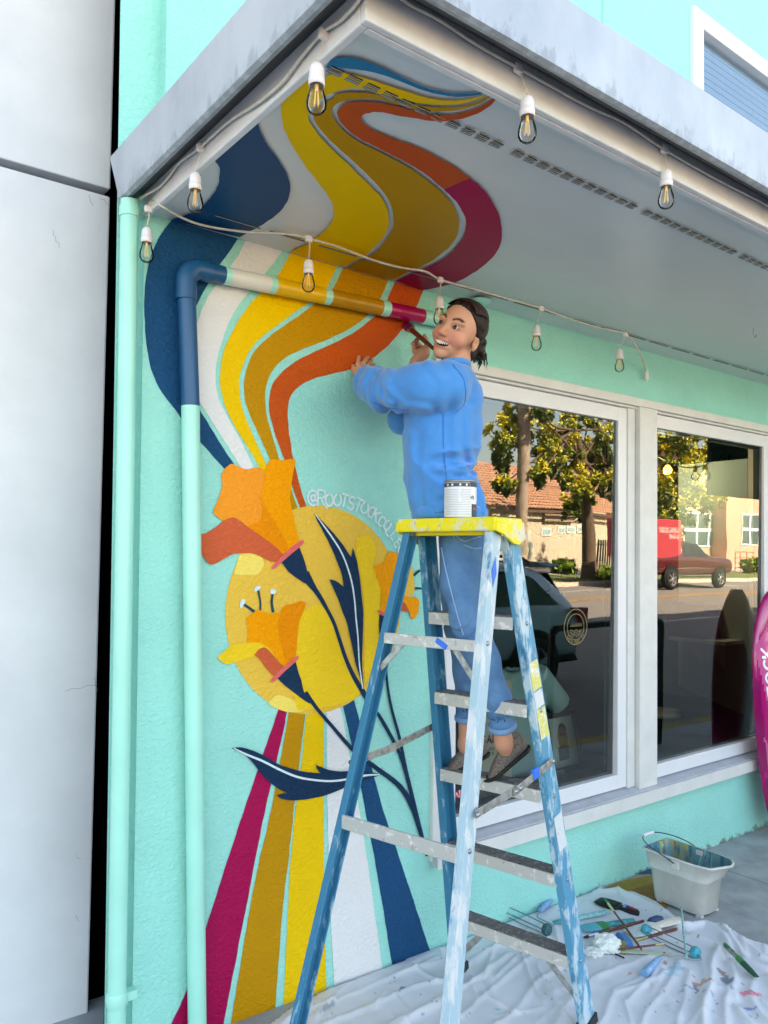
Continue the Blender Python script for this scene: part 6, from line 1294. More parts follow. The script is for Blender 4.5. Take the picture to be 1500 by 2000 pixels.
bbar('bristles', mat('crimson_bristle', '#9c1050', .35, bump=.4, bscale=250, bdist=.001), .002, .074, .018, .021, .004, .009); bbar('paint_collar', mat('blue_paint_collar', '#12457f', .4), .073, .086, .0212, .019, .0095, .0095); bbar('ferrule', m_fer, .085, .106, .0192, .0135, .0098, .0095); bbar('handle', mat('varnished_brown', '#6d2f1c', .3, var=.2, vscale=50), .105, bl_+.03, .0115, .0075, .0092, .006)

# ---- ankles and shoes
m_tweed = mat('grey_brown_tweed', '#8a7d72', .95, col2='#3a322e', vscale=300, thr=(.38, .6), bump=.6, bscale=500, bdist=.002); m_sole = mat('black_sole', '#101010', .7)
def shoe(label, toe, ball, heel, ank, shin, d_, dy):
    T, Bl, Hh, A_, S_ = [D3(*p) for p in (toe, ball, heel, ank, shin)]
    ax = (Hh-T)/np.linalg.norm(Hh-T); side = np.array(lt_); dn = np.cross(ax, side); dn = dn if dn[2] < 0 else -dn; dn /= np.linalg.norm(dn)
    sh = thing('shoe', label, 'shoe', tuple(T)) if False else None
    up_fn = lambda P: smax(smin(chain(P, [T-dn*.004, Bl-dn*.008, Hh-dn*.022], [.024, .037, .034], .02), rcone(P, Hh-dn*.02, Hh-dn*.078-ax*.004, .034, .030), .02), (P-(Hh-dn*.080)) @ (-dn*.86-ax*.5), .006)
    lo3, hi3 = bounds([T, Bl, Hh, Hh-dn*.09], .06)
    up_o = sdf_obj('shoe', lambda P: smax(up_fn(P), (P-T) @ dn-.014, .004), lo3, hi3, .0042, m_tweed, person)
    sf_ = lambda P: np.maximum(np.maximum(chain(P, [T, Bl, Hh], [.028, .041, .037], .02)-.001, -((P-T) @ dn-.010)), (P-T) @ dn-.024)
    sdf_obj('sole', sf_, lo3, hi3, .004, m_sole, up_o)
    sdf_obj('ankle', lambda P: chain(P, [S_, A_, Hh*.62+Bl*.38-dn*.02], [.031, .030, .030], .02), *bounds([S_, A_, Hh], .05), .005, m_skin, body, lambda V: np.tile(SKIN*np.array([.95, .86, .84]), (len(V), 1)))
    t = Hh*.35+Bl*.65-dn*.012+side*.0385; return up_o
shoe('', (950, 1512, 2.84), (972, 1508, 2.83), (1016, 1462, 2.82), (984, 1450, 2.80), (978, 1405, 2.785), 2.82, 0)
shoe('', (872, 1500, 2.98), (892, 1502, 2.985), (938, 1470, 3.0), (912, 1455, 2.99), (911, 1395, 2.995), 3.0, 0)
# ================================================================== the street behind the camera (seen in the shop windows)
GT = .010; GN = np.array([0, -math.cos(GT), -math.sin(GT)]); GP = np.array([3, .046, .533])
def rray(u, v):
    d = ray(u, v); t = ((GP-CC) @ GN)/(d @ GN); return CC+d*t, d-2*(d @ GN)*GN
def rY(u, v, Y):
    P0, r_ = rray(u, v); return P0+r_*((Y-P0[1])/r_[1])
m_tyre = mat('tyre_rubber', '#17181a', .85); m_rim = mat('alloy_rim', '#b9bcc0', .3, .8); m_cglass = mat('dark_car_glass', '#0b1013', .05, spec=.8); m_plastic = mat('black_car_plastic', '#131416', .6); m_chrome = mat('chrome', '#d0d3d6', .12, 1.0)
def car_body(name, m_, st, par, X0, sgn, yc, z0):
    """st: (x, z_bottom, belt, roof, half_width, half_roof)"""
    b = MB(); rings = []
    for x_, zb, be, ro, w_, wr in st:
        half = [(w_*.84, zb), (w_*.97, zb+.10), (w_, zb+.32), (w_*.985, be-.06), (w_*.955, be), (wr+(w_*.955-wr)*.12, ro-(ro-be)*.14 if ro-be > .1 else ro-.012), (wr*.8, ro), (wr*.4, ro+.012)]
        sec = half+[(0, ro+.016)]+[(-a, c) for a, c in half[::-1]]
        rings.append([Vector((X0+sgn*x_, yc+a, z0+c)) for a, c in sec])
    b.loft(rings, sm=True); o = b.build(name, m_, par); md_ = o.modifiers.new('sub', 'SUBSURF'); md_.levels = 1; md_.render_levels = 2; return o
def side_y(st, x_, z_):
    xs_ = [s[0] for s in st]; f = lambda k: np.interp(x_, xs_, [s[k] for s in st]); be, ro, w_, wr = f(2), f(3), f(4), f(5)
    if z_ <= be: return w_*.985
    return w_*.955+(wr-w_*.955)*min(1, (z_-be)/max(ro-be, .01))
def side_panel(name, m_, st, pts, par, X0, sgn, yc, z0, off=.008, side=1):
    b = MB(); p = resample(pts+[pts[0]], 40)[:-1]; P3 = [Vector((X0+sgn*a, yc+side*(side_y(st, a, c)+off), z0+c)) for a, c in p]; tri = tessellate_polygon([[Vector((a, c, 0)) for a, c in p]]); b.add(P3, [tuple(t) for t in tri]); return b.build(name, m_, par)
def wheel(par, x_, y_, z_, r_, wd, side=1, spokes=5):
    b = MB(); ax = (0, side, 0); b.rev([(r_*.66, wd*.5), (r_*.92, wd*.5), (r_, wd*.36), (r_, -wd*.36), (r_*.92, -wd*.5), (r_*.5, -wd*.5)], (x_, y_, z_), 32, ax); t = b.build('tyre', m_tyre, par)
    b = MB(); b.rev([(r_*.67, wd*.48), (r_*.62, wd*.40), (r_*.58, wd*.1), (0, wd*.1)], (x_, y_, z_), 32, ax)
    for k in range(spokes):
        a = 2*math.pi*k/spokes+.3; b.beam(Vector((x_, y_+side*wd*.38, z_)), Vector((x_+r_*.62*math.cos(a), y_+side*wd*.40, z_+r_*.62*math.sin(a))), .07, .03, up=(0, 1, 0))
    b.rev([(0, wd*.46), (.05, wd*.45), (.06, wd*.3)], (x_, y_, z_), 14, ax); b.build('rim', m_rim, t)
# ---- parked estate car
ysv = -3.95; c0 = rY(1149, 1195, ysv); zsv = rz(ysv)-.0; XS = c0[0]
suv = thing('parked_car', 'slate blue estate car parked at the kerb, mirrored in the shop window', 'car', (XS-2.3, ysv-.93, zsv))
m_suv = mat('slate_blue_car_paint', '#a9bccd', .25, .1, coat=.8)
SU = [(0, .42, .96, 1.0, .80, .70), (.10, .36, 1.0, 1.08, .88, .70), (.42, .34, 1.03, 1.46, .91, .62), (.72, .33, 1.03, 1.57, .92, .62), (1.5, .30, 1.02, 1.63, .925, .63), (2.5, .30, 1.0, 1.61, .925, .63), (3.1, .30, .99, 1.42, .92, .66), (3.65, .32, .98, 1.06, .91, .74), (4.2, .34, .90, .97, .88, .70), (4.62, .36, .76, .82, .80, .6), (4.74, .42, .66, .70, .70, .5)]
yc_ = ysv-.925
car_body('body', m_suv, SU, suv, XS, -1, yc_, zsv)
for sd in (1, -1):
    side_panel('side_glass', m_cglass, SU, [(.52, 1.08), (.62, 1.2), (.85, 1.42), (1.15, 1.49), (1.95, 1.52), (1.95, 1.08)], suv, XS, -1, yc_, zsv, .010, sd); side_panel('side_glass', m_cglass, SU, [(2.02, 1.08), (2.02, 1.52), (2.7, 1.50), (3.1, 1.36), (3.5, 1.08)], suv, XS, -1, yc_, zsv, .010, sd)
    side_panel('sill_cladding', m_plastic, SU, [(.12, .34), (.12, .44), (4.6, .44), (4.6, .36)], suv, XS, -1, yc_, zsv, .012, sd)
    for wx in (1.02, 3.72):
        b = MB(); b.rev([(0, 0), (.43, 0)], (XS-wx, yc_+sd*.936, zsv+.36), 28, (0, sd, 0)); b.build('wheel_arch', m_plastic, suv); wheel(suv, XS-wx, yc_+sd*.86, zsv+.345, .345, .23, sd)
    b = MB(); b.prism([(-.02, .86), (-.03, 1.02), (.34, 1.04), (.16, .93), (.08, .80)], 0, .06, f=lambda a, c, h: (XS-a, yc_+sd*(.845+h+.02*min(a*4, 1)), zsv+c)); b.build('tail_light', mat('tail_light_red', '#c4182a', .15, coat=.6), suv, bevel=.01)
    b = MB(); b.tube([(XS-.8, yc_+sd*.60, zsv+1.60), (XS-1.0, yc_+sd*.60, zsv+1.68), (XS-2.6, yc_+sd*.60, zsv+1.68), (XS-2.8, yc_+sd*.60, zsv+1.60)], .02, 8); b.build('roof_rail', m_plastic, suv)
b = MB(); b.box((XS-.05, yc_-.74, zsv+.34), (XS+.035, yc_+.74, zsv+.52)); b.build('rear_bumper', m_suv, suv, bevel=.04, seg=3)
b = MB(); b.add([(XS-.09, yc_-.6, zsv+1.1), (XS-.09, yc_+.6, zsv+1.1), (XS-.36, yc_+.56, zsv+1.46), (XS-.36, yc_-.56, zsv+1.46)], [(0, 1, 2, 3)]); b.build('rear_window', m_cglass, suv)
b = MB(); b.prism([(.3, 1.55), (.02, 1.57), (.05, 1.60), (.5, 1.63)], -.55, .55, f=lambda a, c, h: (XS-.30-a+.2, yc_+h, zsv+c-.02)); b.build('spoiler', m_suv, suv, bevel=.01)
# ---- cycle rack on the pavement
yr = -1.62; pa_, pb_ = rY(1078, 1240, yr), rY(1291, 1212, yr); zt_ = (rY(1180, 1222, yr)[2]+rY(1285, 1210, yr)[2])/2; g_ = gz(9)
b = MB(); b.tube(smooth_path([(pa_[0], yr, g_), (pa_[0], yr, zt_-.12), (pa_[0]+.035, yr, zt_-.03), (pa_[0]+.14, yr, zt_), (pb_[0]-.14, yr, zt_), (pb_[0]-.035, yr, zt_-.03), (pb_[0], yr, zt_-.12), (pb_[0], yr, g_)], 6), .028, 14); tag(b.build('cycle_rack', m_black_metal), 'long black tubular cycle rack standing near the kerb', 'cycle rack')
# ---- foliage
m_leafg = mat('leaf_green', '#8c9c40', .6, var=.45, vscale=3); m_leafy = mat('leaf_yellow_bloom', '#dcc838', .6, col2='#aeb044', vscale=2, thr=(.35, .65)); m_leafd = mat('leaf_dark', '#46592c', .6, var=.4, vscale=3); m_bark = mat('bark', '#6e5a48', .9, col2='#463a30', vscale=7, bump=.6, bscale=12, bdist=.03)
def leaves(rs, c, rad, n, ls, droop=.5):
    """leaf-sized faces spread through a lumpy clump; returns verts, faces"""
    d = rs.normal(size=(n, 3)); d /= np.linalg.norm(d, axis=1)[:, None]; r_ = rs.rand(n)**.45; P0 = np.array(c)+d*r_[:, None]*np.array(rad)
    a = rs.normal(size=(n, 3)); a[:, 2] -= droop; a /= np.linalg.norm(a, axis=1)[:, None]; s = np.cross(a, rs.normal(size=(n, 3))); s /= np.linalg.norm(s, axis=1)[:, None]; L_ = ls*(.6+.8*rs.rand(n))[:, None]; W2 = L_*.28
    return np.concatenate([P0[:, None], (P0+a*L_*.5+s*W2)[:, None], (P0+a*L_)[:, None], (P0+a*L_*.5-s*W2)[:, None]], 1), d[:, 2]*r_
def tree(name, label, base, trunk, clumps, ls, seed, mats3, n_per=420, group=None, tr=.3, droop=.6):
    rs = np.random.RandomState(seed); t = thing(name, label, 'tree', tuple(base), group); b = MB(); top = np.array(trunk[-1])
    b.tube(smooth_path([base]+trunk, 4), list(np.interp(np.linspace(0, 1, len(smooth_path([base]+trunk, 4))), [0, .1, 1], [tr*1.35, tr, tr*.5])), 12)
    for c, rad in clumps:
        c = np.array(c); k = np.array(trunk[rs.randint(max(0, len(trunk)-2), len(trunk))]); m2 = (k+c)/2+rs.normal(0, .2, 3)+[0, 0, -.2]; b.tube(smooth_path([k, m2, c], 4), list(np.linspace(tr*.2, .02, len(smooth_path([k, m2, c], 4)))), 7)
    b.build('trunk', m_bark, t); V = []; U = []
    for c, rad in clumps:
        c = np.array(c); rad = np.array(rad)
        for _ in range(26):                               # hanging sprays around each limb end
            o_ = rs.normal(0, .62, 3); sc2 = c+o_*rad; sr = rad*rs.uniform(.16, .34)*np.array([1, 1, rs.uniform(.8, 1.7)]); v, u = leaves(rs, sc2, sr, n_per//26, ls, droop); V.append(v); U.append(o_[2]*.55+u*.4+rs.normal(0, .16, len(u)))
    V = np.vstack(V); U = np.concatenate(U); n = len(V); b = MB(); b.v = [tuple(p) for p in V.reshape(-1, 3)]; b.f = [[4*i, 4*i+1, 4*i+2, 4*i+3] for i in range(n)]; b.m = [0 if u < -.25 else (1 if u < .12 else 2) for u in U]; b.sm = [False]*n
    me_ = bpy.data.meshes.new('crown'); off = np.array(base_of(t)); me_.from_pydata((V.reshape(-1, 3)-off).tolist(), [], b.f)
    for m_ in mats3: me_.materials.append(m_)
    me_.polygons.foreach_set('material_index', b.m); o = bpy.data.objects.new('crown', me_); put(o, t); return t
yT = -18.4; rsT = np.random.RandomState(5)
def clump_at(u, v, Y, ru, rv):
    c = rY(u, v, Y); s = abs(rY(u+ru, v, Y)[0]-c[0]); h_ = abs(rY(u, v-rv, Y)[2]-c[2]); return (c, (max(s*.62, .3), max(s*.62, .3), max(h_, .3)))
bt = rY(1150, 1124, yT); cl1 = [clump_at(u, v, yT+rsT.normal(0, .6), ru, rv) for u, v, ru, rv in ((985, 862, 28, 30), (1000, 820, 22, 25), (1060, 800, 25, 22), (1062, 860, 26, 35), (1078, 900, 22, 28), (1050, 925, 14, 20), (1110, 830, 30, 26), (1150, 805, 30, 26), (1190, 850, 26, 36), (1110, 880, 30, 24), (1160, 890, 28, 26), (1195, 910, 20, 26), (980, 900, 14, 22), (1030, 790, 22, 22), (1215, 800, 26, 36), (1110, 935, 20, 20), (1135, 960, 20, 26), (1175, 940, 22, 22), (1120, 990, 14, 22), (985, 945, 9, 14))]
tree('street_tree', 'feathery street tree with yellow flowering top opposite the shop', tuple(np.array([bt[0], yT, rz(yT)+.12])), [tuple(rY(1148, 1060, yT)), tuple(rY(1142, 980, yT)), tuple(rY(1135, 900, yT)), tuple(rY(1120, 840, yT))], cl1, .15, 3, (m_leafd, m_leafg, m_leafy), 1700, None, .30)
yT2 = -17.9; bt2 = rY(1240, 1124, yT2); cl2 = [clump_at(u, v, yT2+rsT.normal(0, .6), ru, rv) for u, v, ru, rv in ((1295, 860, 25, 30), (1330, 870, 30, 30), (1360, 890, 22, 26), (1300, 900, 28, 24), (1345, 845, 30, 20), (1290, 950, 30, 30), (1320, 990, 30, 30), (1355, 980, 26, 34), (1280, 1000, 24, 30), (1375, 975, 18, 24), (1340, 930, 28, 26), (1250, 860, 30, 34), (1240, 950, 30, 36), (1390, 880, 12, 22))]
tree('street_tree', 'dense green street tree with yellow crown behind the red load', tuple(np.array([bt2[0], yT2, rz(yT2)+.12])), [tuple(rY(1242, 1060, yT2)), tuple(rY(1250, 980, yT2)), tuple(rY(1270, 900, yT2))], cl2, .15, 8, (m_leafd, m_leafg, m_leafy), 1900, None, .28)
# pole: tall palm trunk
yPl = -17.7; b = MB(); pb0 = rY(1017, 1125, yPl); pw = abs(rY(1027, 900, yPl)[0]-rY(1007, 900, yPl)[0])/2*.8; b.tube([(pb0[0], yPl, rz(yPl)+.1)]+[(pb0[0]+.02*math.sin(k), yPl, rz(yPl)+.1+k*.6) for k in range(1, 20)], [pw*1.25]+[pw*(1.06 if k % 2 else .97) for k in range(1, 20)], 16)
pm_ = thing('palm_tree', 'tall slender palm trunk on the opposite verge', 'tree', (pb0[0], yPl, rz(yPl)+.1)); b.build('trunk', mat('palm_bark', '#a39182', .9, col2='#857465', vscale=5, bump=.4, bscale=20, bdist=.02), pm_)
b = MB()
for k in range(26):
    a = 2*math.pi*k/26; ph = random.uniform(-.5, .6); pts = [Vector((pb0[0], yPl, rz(yPl)+11.4))+Vector((math.cos(a)*r_, math.sin(a)*r_, r_*math.tan(ph)*.5-.32*r_*r_)) for r_ in (0, .7, 1.4, 2.1, 2.6)]
    sd_v = Vector((-math.sin(a), math.cos(a), 0)); b.loft([[p-sd_v*w_+Vector((0, 0, -.1*w_)), p, p+sd_v*w_+Vector((0, 0, -.1*w_))] for p, w_ in zip(pts, (.05, .28, .32, .22, .02))], cap=False, ring_closed=False)
b.build('crown', m_leafg, pm_)
# ---- verge planting and hedge
def bush(name, label, u, v, Y, ru, rv, seed, m3, ls=.22, n=900):
    rs = np.random.RandomState(seed); c, rad = clump_at(u, v, Y, ru, rv); t = thing(name, label, 'shrub', (c[0], Y, rz(Y)+.1)); v_, u_ = leaves(rs, (c[0], Y, rz(Y)+.1+rad[2]*.8), rad, n, ls, -.3); me_ = bpy.data.meshes.new('foliage'); off = np.array(base_of(t)); me_.from_pydata((v_.reshape(-1, 3)-off).tolist(), [], [[4*i, 4*i+1, 4*i+2, 4*i+3] for i in range(len(v_))])
    for m_ in m3: me_.materials.append(m_)
    me_.polygons.foreach_set('material_index', [0 if q < 0 else 1 for q in u_]); o = bpy.data.objects.new('foliage', me_); put(o, t); b = MB(); b.tube([(c[0], Y, rz(Y)+.02), (c[0], Y, rz(Y)+.1+rad[2]*.6)], .05, 6); b.build('stem', m_bark, t)
m_grassy = mat('bright_shrub', '#7d9a2e', .6, var=.3, vscale=4)
bush('shrub', 'bright green clipped shrub in front of the pink building', 1470, 1095, -20.0, 16, 17, 4, (m_leafg, m_grassy)); bush('shrub', 'low yellow green shrub at the foot of the street tree', 1185, 1118, -17.9, 26, 8, 6, (m_leafg, m_grassy), .16); bush('shrub', 'loose shrub beside the tiled house', 1100, 1105, -21, 22, 16, 9, (m_leafd, m_grassy))
bush('shrub', 'broad dark shrub beside the house gable', 965, 985, -27, 22, 20, 12, (m_leafd, m_leafg), .3)
# ---- tiled house across the street
m_cream = mat('cream_render', '#bdb19c', .85, var=.08, vscale=1); m_tile = mat('terracotta_tile', '#c99c80', .8, col2='#ad7d62', vscale=4, thr=(.35, .65))
yH = -25.0; hA, hB_ = rY(958, 997, yH), rY(1250, 985, yH); XH0, XH1 = hA[0], hB_[0]; gH = rz(yH)+.15; zE = (hA[2]+rY(1110, 992, yH)[2])/2
house = thing('tiled_house', 'cream two storey house with terracotta barrel tile roofs across the street', 'house', ((XH0+XH1)/2, yH-3, gH))
b = MB(); b.box((XH0+.5, yH-9, gH-.4), (XH1, yH-.5, zE)); b.build('wall', m_cream, house)
def tile_roof(name, x0, x1, y0, z0, y1, z1, par, pitch=.27):
    """barrel tiles: half-round rows running up the slope, laid in courses"""
    b = MB(); n = int((x1-x0)/pitch); courses = max(3, int(math.hypot(y1-y0, z1-z0)/.42)); nx_ = n*4
    for c in range(courses):
        t0, t1 = c/courses, (c+1.08)/courses; row = []
        for t, lift in ((t0, .05), (t1, .0)):
            row.append([Vector((x0+(x1-x0)*i/nx_, y0+(y1-y0)*t, z0+(z1-z0)*t+lift+.075*abs(math.sin(math.pi*i/4)))) for i in range(nx_+1)])
        b.loft(row, cap=False, sm=False, ring_closed=False)
    o = b.build(name, m_tile, par); o['kind'] = 'stuff'; return o
tile_roof('roof', XH0, XH1, yH, zE, yH-4.2, zE+1.75, house)
b = MB(); b.box((XH0, yH-.02, zE-.14), (XH1, yH+.03, zE-.01)); b.build('gutter', mat('brown_gutter', '#5a4438', .6), house)
xu0, xu1 = rY(990, 950, yH-4)[0], rY(1215, 930, yH-4)[0]; zu = rY(1000, 948, yH-4)[2]
b = MB(); b.box((xu0+.5, yH-9, zE), (xu1, yH-4.2, zu)); b.build('upper_wall', m_cream, house)
tile_roof('upper_roof', rY(943, 950, yH-4)[0], xu1, yH-3.6, zu, yH-7.0, zu+1.5, house)
b = MB(); b.box((rY(943, 950, yH-4)[0], yH-3.62, zu-.16), (xu1, yH-3.57, zu-.01)); b.build('gutter', mat('brown_gutter', '#5a4438', .6), house)
for (u0, v0, u1, v1) in ((1058, 1030, 1078, 1046), (1090, 1028, 1104, 1042), (1106, 1027, 1121, 1041), (1124, 1026, 1136, 1040), (1005, 1040, 1030, 1075)):
    p, q = rY(u0, v0, yH-.5), rY(u1, v1, yH-.5); b = MB(); b.box((p[0], yH-.49, q[2]), (q[0], yH-.46, p[2])); wn = b.build('window', m_trim, house); b = MB(); b.box((p[0]+.08, yH-.458, q[2]+.08), (q[0]-.08, yH-.45, p[2]-.08)); b.build('pane', mat('far_pane', '#8fb0b4', .1, spec=.8), wn)
p, q = rY(1060, 1003, yH-.5), rY(1115, 1020, yH-.5); b = MB(); b.box((p[0], yH-.49, q[2]), (q[0], yH-.3, p[2])); b.build('awning_band', mat('taupe_band', '#8f7d6a', .8), house)
# railing fence by the house
fe = thing('railing_fence', 'dark picket railing between the tree and the tiled house', 'fence', (rY(1180, 1090, -20.6)[0], -20.6, rz(-20.6)+.15))
for k in range(16):
    u = 1166+k*5; p = rY(u, 1060, -20.6); b = MB(); b.box((p[0]-.03, -20.63, rz(-20.6)+.1), (p[0]+.03, -20.57, rz(-20.6)+1.75)); b.build('picket', mat('maroon_black_iron', '#2a1a1c', .6), fe)
b = MB(); b.box((rY(1160, 1060, -20.6)[0], -20.62, rz(-20.6)+1.5), (rY(1248, 1060, -20.6)[0], -20.58, rz(-20.6)+1.56)); b.build('rail', mat('maroon_black_iron', '#2a1a1c', .6), fe)
# ---- pink commercial building with white framed windows
m_pinkb = mat('salmon_render', '#c49a84', .85, var=.08, vscale=1); yB = -24.6; xa, xb2 = rY(1330, 1060, yB)[0], rY(1560, 1060, yB)[0]; gB = rz(yB)+.15
pk = thing('pink_building', 'salmon pink commercial building with columns and white window frames', 'building', ((xa+xb2)/2, yB-3, gB)); b = MB(); b.box((xa, yB-8, gB-.5), (xb2+12, yB, gB+7.5)); b.build('wall', m_pinkb, pk)
cA, cB = rY(1408, 1080, yB+.6)[0], rY(1436, 1080, yB+.6)[0]; b = MB(); b.box((cA, yB+.001, gB-.4), (cB, yB+.9, gB+7.4)); b.build('column', m_pinkb, pk, bevel=.03)
def pane_grid(u0, u1, v0, v1, nx_, nz_):
    p, q = rY(u0, v0, yB), rY(u1, v1, yB); x0, x1, z1_, z0_ = p[0], q[0], p[2], q[2]; b = MB(); b.box((x0, yB+.01, z0_), (x1, yB+.05, z1_)); wn = b.build('window', m_trim, pk)
    for i in range(nx_):
        for j in range(nz_):
            a0, a1 = x0+(x1-x0)*i/nx_+.10, x0+(x1-x0)*(i+1)/nx_-.10; c0_, c1_ = z0_+(z1_-z0_)*j/nz_+.10, z0_+(z1_-z0_)*(j+1)/nz_-.10; b = MB(); b.box((a0, yB+.052, c0_), (a1, yB+.06, c1_)); b.build('pane', mat('far_pane_dark', '#3f5a5c', .08, spec=.8), wn)
pane_grid(1336, 1407, 1000, 1068, 3, 2); pane_grid(1448, 1482, 1002, 1066, 2, 2)
for k in range(4):
    b = MB(); u = 1437+k*11; x_ = rY(u, 1085, -21.2)[0]; b.tube([(x_, -21.2, rz(-21)+.1), (x_, -21.2, rz(-21)+1.3)], .025, 6)
    if k == 0: rl = thing('red_handrail', 'red tubular handrail before the pink building', 'handrail', (x_, -21.2, rz(-21)+.1))
    b.build('post', mat('red_rail_paint', '#b3261c', .5), rl)
xr0, xr1 = rY(1437, 1085, -21.2)[0], rY(1471, 1085, -21.2)[0]
for zz in (.35, .65, .95, 1.28): b = MB(); b.tube([(xr0, -21.2, rz(-21)+zz), (xr1, -21.2, rz(-21)+zz)], .022, 6); b.build('bar', mat('red_rail_paint', '#b3261c', .5), rl)
# ---- maroon pickup with a red box
yt = -14.35; q0 = rY(1262, 1135, yt); q1 = rY(1408, 1131, yt); zt = rz(yt-.9); sc_ = 1.0
XT = rY(1311, 1137, yt)[0]-1.05*sc_
tk = thing('pickup_truck', 'maroon pickup truck with a tall red box in its bed across the street', 'truck', (XT+2.7, yt-.97, zt)); m_tk = mat('maroon_car_paint', '#5e1f22', .25, .3, coat=.7); ycT = yt-.97
TK = [(0, .55, 1.12, 1.16, .92, .86), (.08, .50, 1.16, 1.20, .96, .88), (1.85, .48, 1.16, 1.20, .97, .88), (1.9, .48, 1.16, 1.78, .97, .72), (2.1, .48, 1.16, 1.86, .97, .74), (3.0, .48, 1.15, 1.87, .97, .74), (3.45, .48, 1.15, 1.60, .97, .76), (3.95, .48, 1.14, 1.27, .97, .86), (4.6, .48, 1.12, 1.25, .97, .86), (5.3, .50, 1.08, 1.21, .96, .84), (5.45, .50, 1.05, 1.17, .95, .82), (5.52, .55, 1.0, 1.10, .9, .78)]
car_body('body', m_tk, TK, tk, XT, 1, ycT, zt)
for sd in (1,):
    side_panel('side_glass', m_cglass, TK, [(2.02, 1.24), (2.1, 1.72), (2.62, 1.76), (2.66, 1.24)], tk, XT, 1, ycT, zt, .012, sd); side_panel('side_glass', m_cglass, TK, [(2.74, 1.24), (2.72, 1.76), (3.1, 1.74), (3.5, 1.45), (3.7, 1.24)], tk, XT, 1, ycT, zt, .012, sd)
    side_panel('side_trim', m_chrome, TK, [(.1, .78), (.1, .82), (5.3, .80), (5.3, .76)], tk, XT, 1, ycT, zt, .015, sd)
    for wx in (1.05, 4.45):
        b = MB(); b.rev([(0, 0), (.47, 0)], (XT+wx, ycT+sd*.985, zt+.46), 28, (0, sd, 0)); b.build('wheel_arch', m_plastic, tk); wheel(tk, XT+wx, ycT+sd*.90, zt+.39, .39, .26, sd, 6)
    b = MB(); b.box((XT+1.65, ycT+sd*.93, zt+.44), (XT+3.75, ycT+sd*1.02, zt+.48)); b.build('step_bar', m_chrome, tk); b = MB(); b.box((XT-.03, ycT+.80, zt+.85), (XT+.06, ycT+.965, zt+1.15)); b.build('tail_light', mat('tail_light_red', '#8e0f1c', .15), tk)
zb0, zb1 = zt+1.16, rY(1300, 1013, yt-.1)[2]; rbx = thing('red_box', 'tall red box with white lettering loaded in the maroon pickup bed', 'box', (XT+.95, ycT, zb0)); b = MB(); b.box((XT-.45, ycT-.85, zb0), (XT+1.86, ycT+.85, zb1)); b.build('panel', mat('red_box_paint', '#b03a44', .5, var=.08, vscale=2), rbx, bevel=.03)
b = MB(); hh_ = (zb1-zb0)*.13; wtx = text_strokes(MB(), 'MARITIME DRAGON', lambda a, c: (0, 0, 0), h=hh_); sx_ = 1.3/wtx; text_strokes(b, 'MARITIME DRAGON', lambda a, c: (XT+1.72-a*sx_, ycT+.853, zb0+(zb1-zb0)*.66+c), h=hh_, wdt=.2); text_strokes(b, '478-476-1912', lambda a, c: (XT+1.72-a*sx_*.85, ycT+.853, zb0+(zb1-zb0)*.5+c), h=hh_*.8, wdt=.2); b.build('lettering', m_mkw, rbx)
# ================================================================== inside the display windows
IX = lambda u, v, y: Vector(onY(u, v, y))
m_shelf = mat('dark_shelf', '#1d1a18', .5); m_card = mat('cream_card', '#e6dcc4', .7, var=.05, vscale=20); m_shirt = mat('pale_aqua_cotton', '#a9cfcc', .9, var=.1, vscale=8, bump=.3, bscale=60, bdist=.004); m_frame = mat('brown_frame', '#4d3a2e', .5); m_art = mat('art_paper', '#dfe4dc', .7); m_olive = mat('olive_green', '#8a8f2e', .7); m_leafi = mat('house_plant', '#2c4a34', .5, var=.3, vscale=12)
YS = .55; a, c = IX(930, 1099, YS), IX(1192, 1099, YS); zsh = (a.z+c.z)/2
b = MB(); b.box((a.x, YS-.14, zsh-.01), (c.x, YS+.14, zsh+.006)); sh_ = tag(b.build('display_shelf', m_shelf), 'thin dark shelf hung inside the left display window', 'shelf')
def leanframe(name, label, u0, v0, u1, v1, y, mf, ma, artc=None, tilt=.12):
    p, q = IX(u0, v0, y), IX(u1, v1, y); t = thing(name, label, 'picture', ((p.x+q.x)/2, y, q.z)); W_2, H_2 = (q.x-p.x), (p.z-q.z); f = lambda a, h, d=0: (p.x+a*W_2, y+tilt*h*H_2-d, q.z+h*H_2)
    b = MB(); e = .09
    for (a0, a1, h0, h1) in ((0, 1, 0, e), (0, 1, 1-e, 1), (0, e, e, 1-e), (1-e, 1, e, 1-e)): b.add([f(a0, h0, .015), f(a1, h0, .015), f(a1, h1, .015), f(a0, h1, .015), f(a0, h0, -.01), f(a1, h0, -.01), f(a1, h1, -.01), f(a0, h1, -.01)], [(0, 1, 2, 3), (7, 6, 5, 4), (0, 4, 5, 1), (1, 5, 6, 2), (2, 6, 7, 3), (3, 7, 4, 0)])
    b.build('frame', mf, t); b = MB(); b.add([f(e, e), f(1-e, e), f(1-e, 1-e), f(e, 1-e)], [(0, 1, 2, 3)]); b.build('print', ma, t)
    for pts, m_ in artc or []: b = MB(); b.poly([f(a0, h0, .002+.001*k_) for k_, (a0, h0) in [(0, pt_) for pt_ in pts]]); b.build('motif', m_, t)
cir = lambda x_, y_, rx, ry, n=16: [(x_+rx*math.cos(2*math.pi*k/n), y_+ry*math.sin(2*math.pi*k/n)) for k in range(n)]
leanframe('framed_print', 'small framed pear print on the window shelf', 1010, 1026, 1046, 1094, .56, m_frame, m_art, [(cir(.5, .3, .2, .17), m_olive), ([(.45, .45), (.55, .45), (.62, .85), (.4, .88)], m_leafi)])
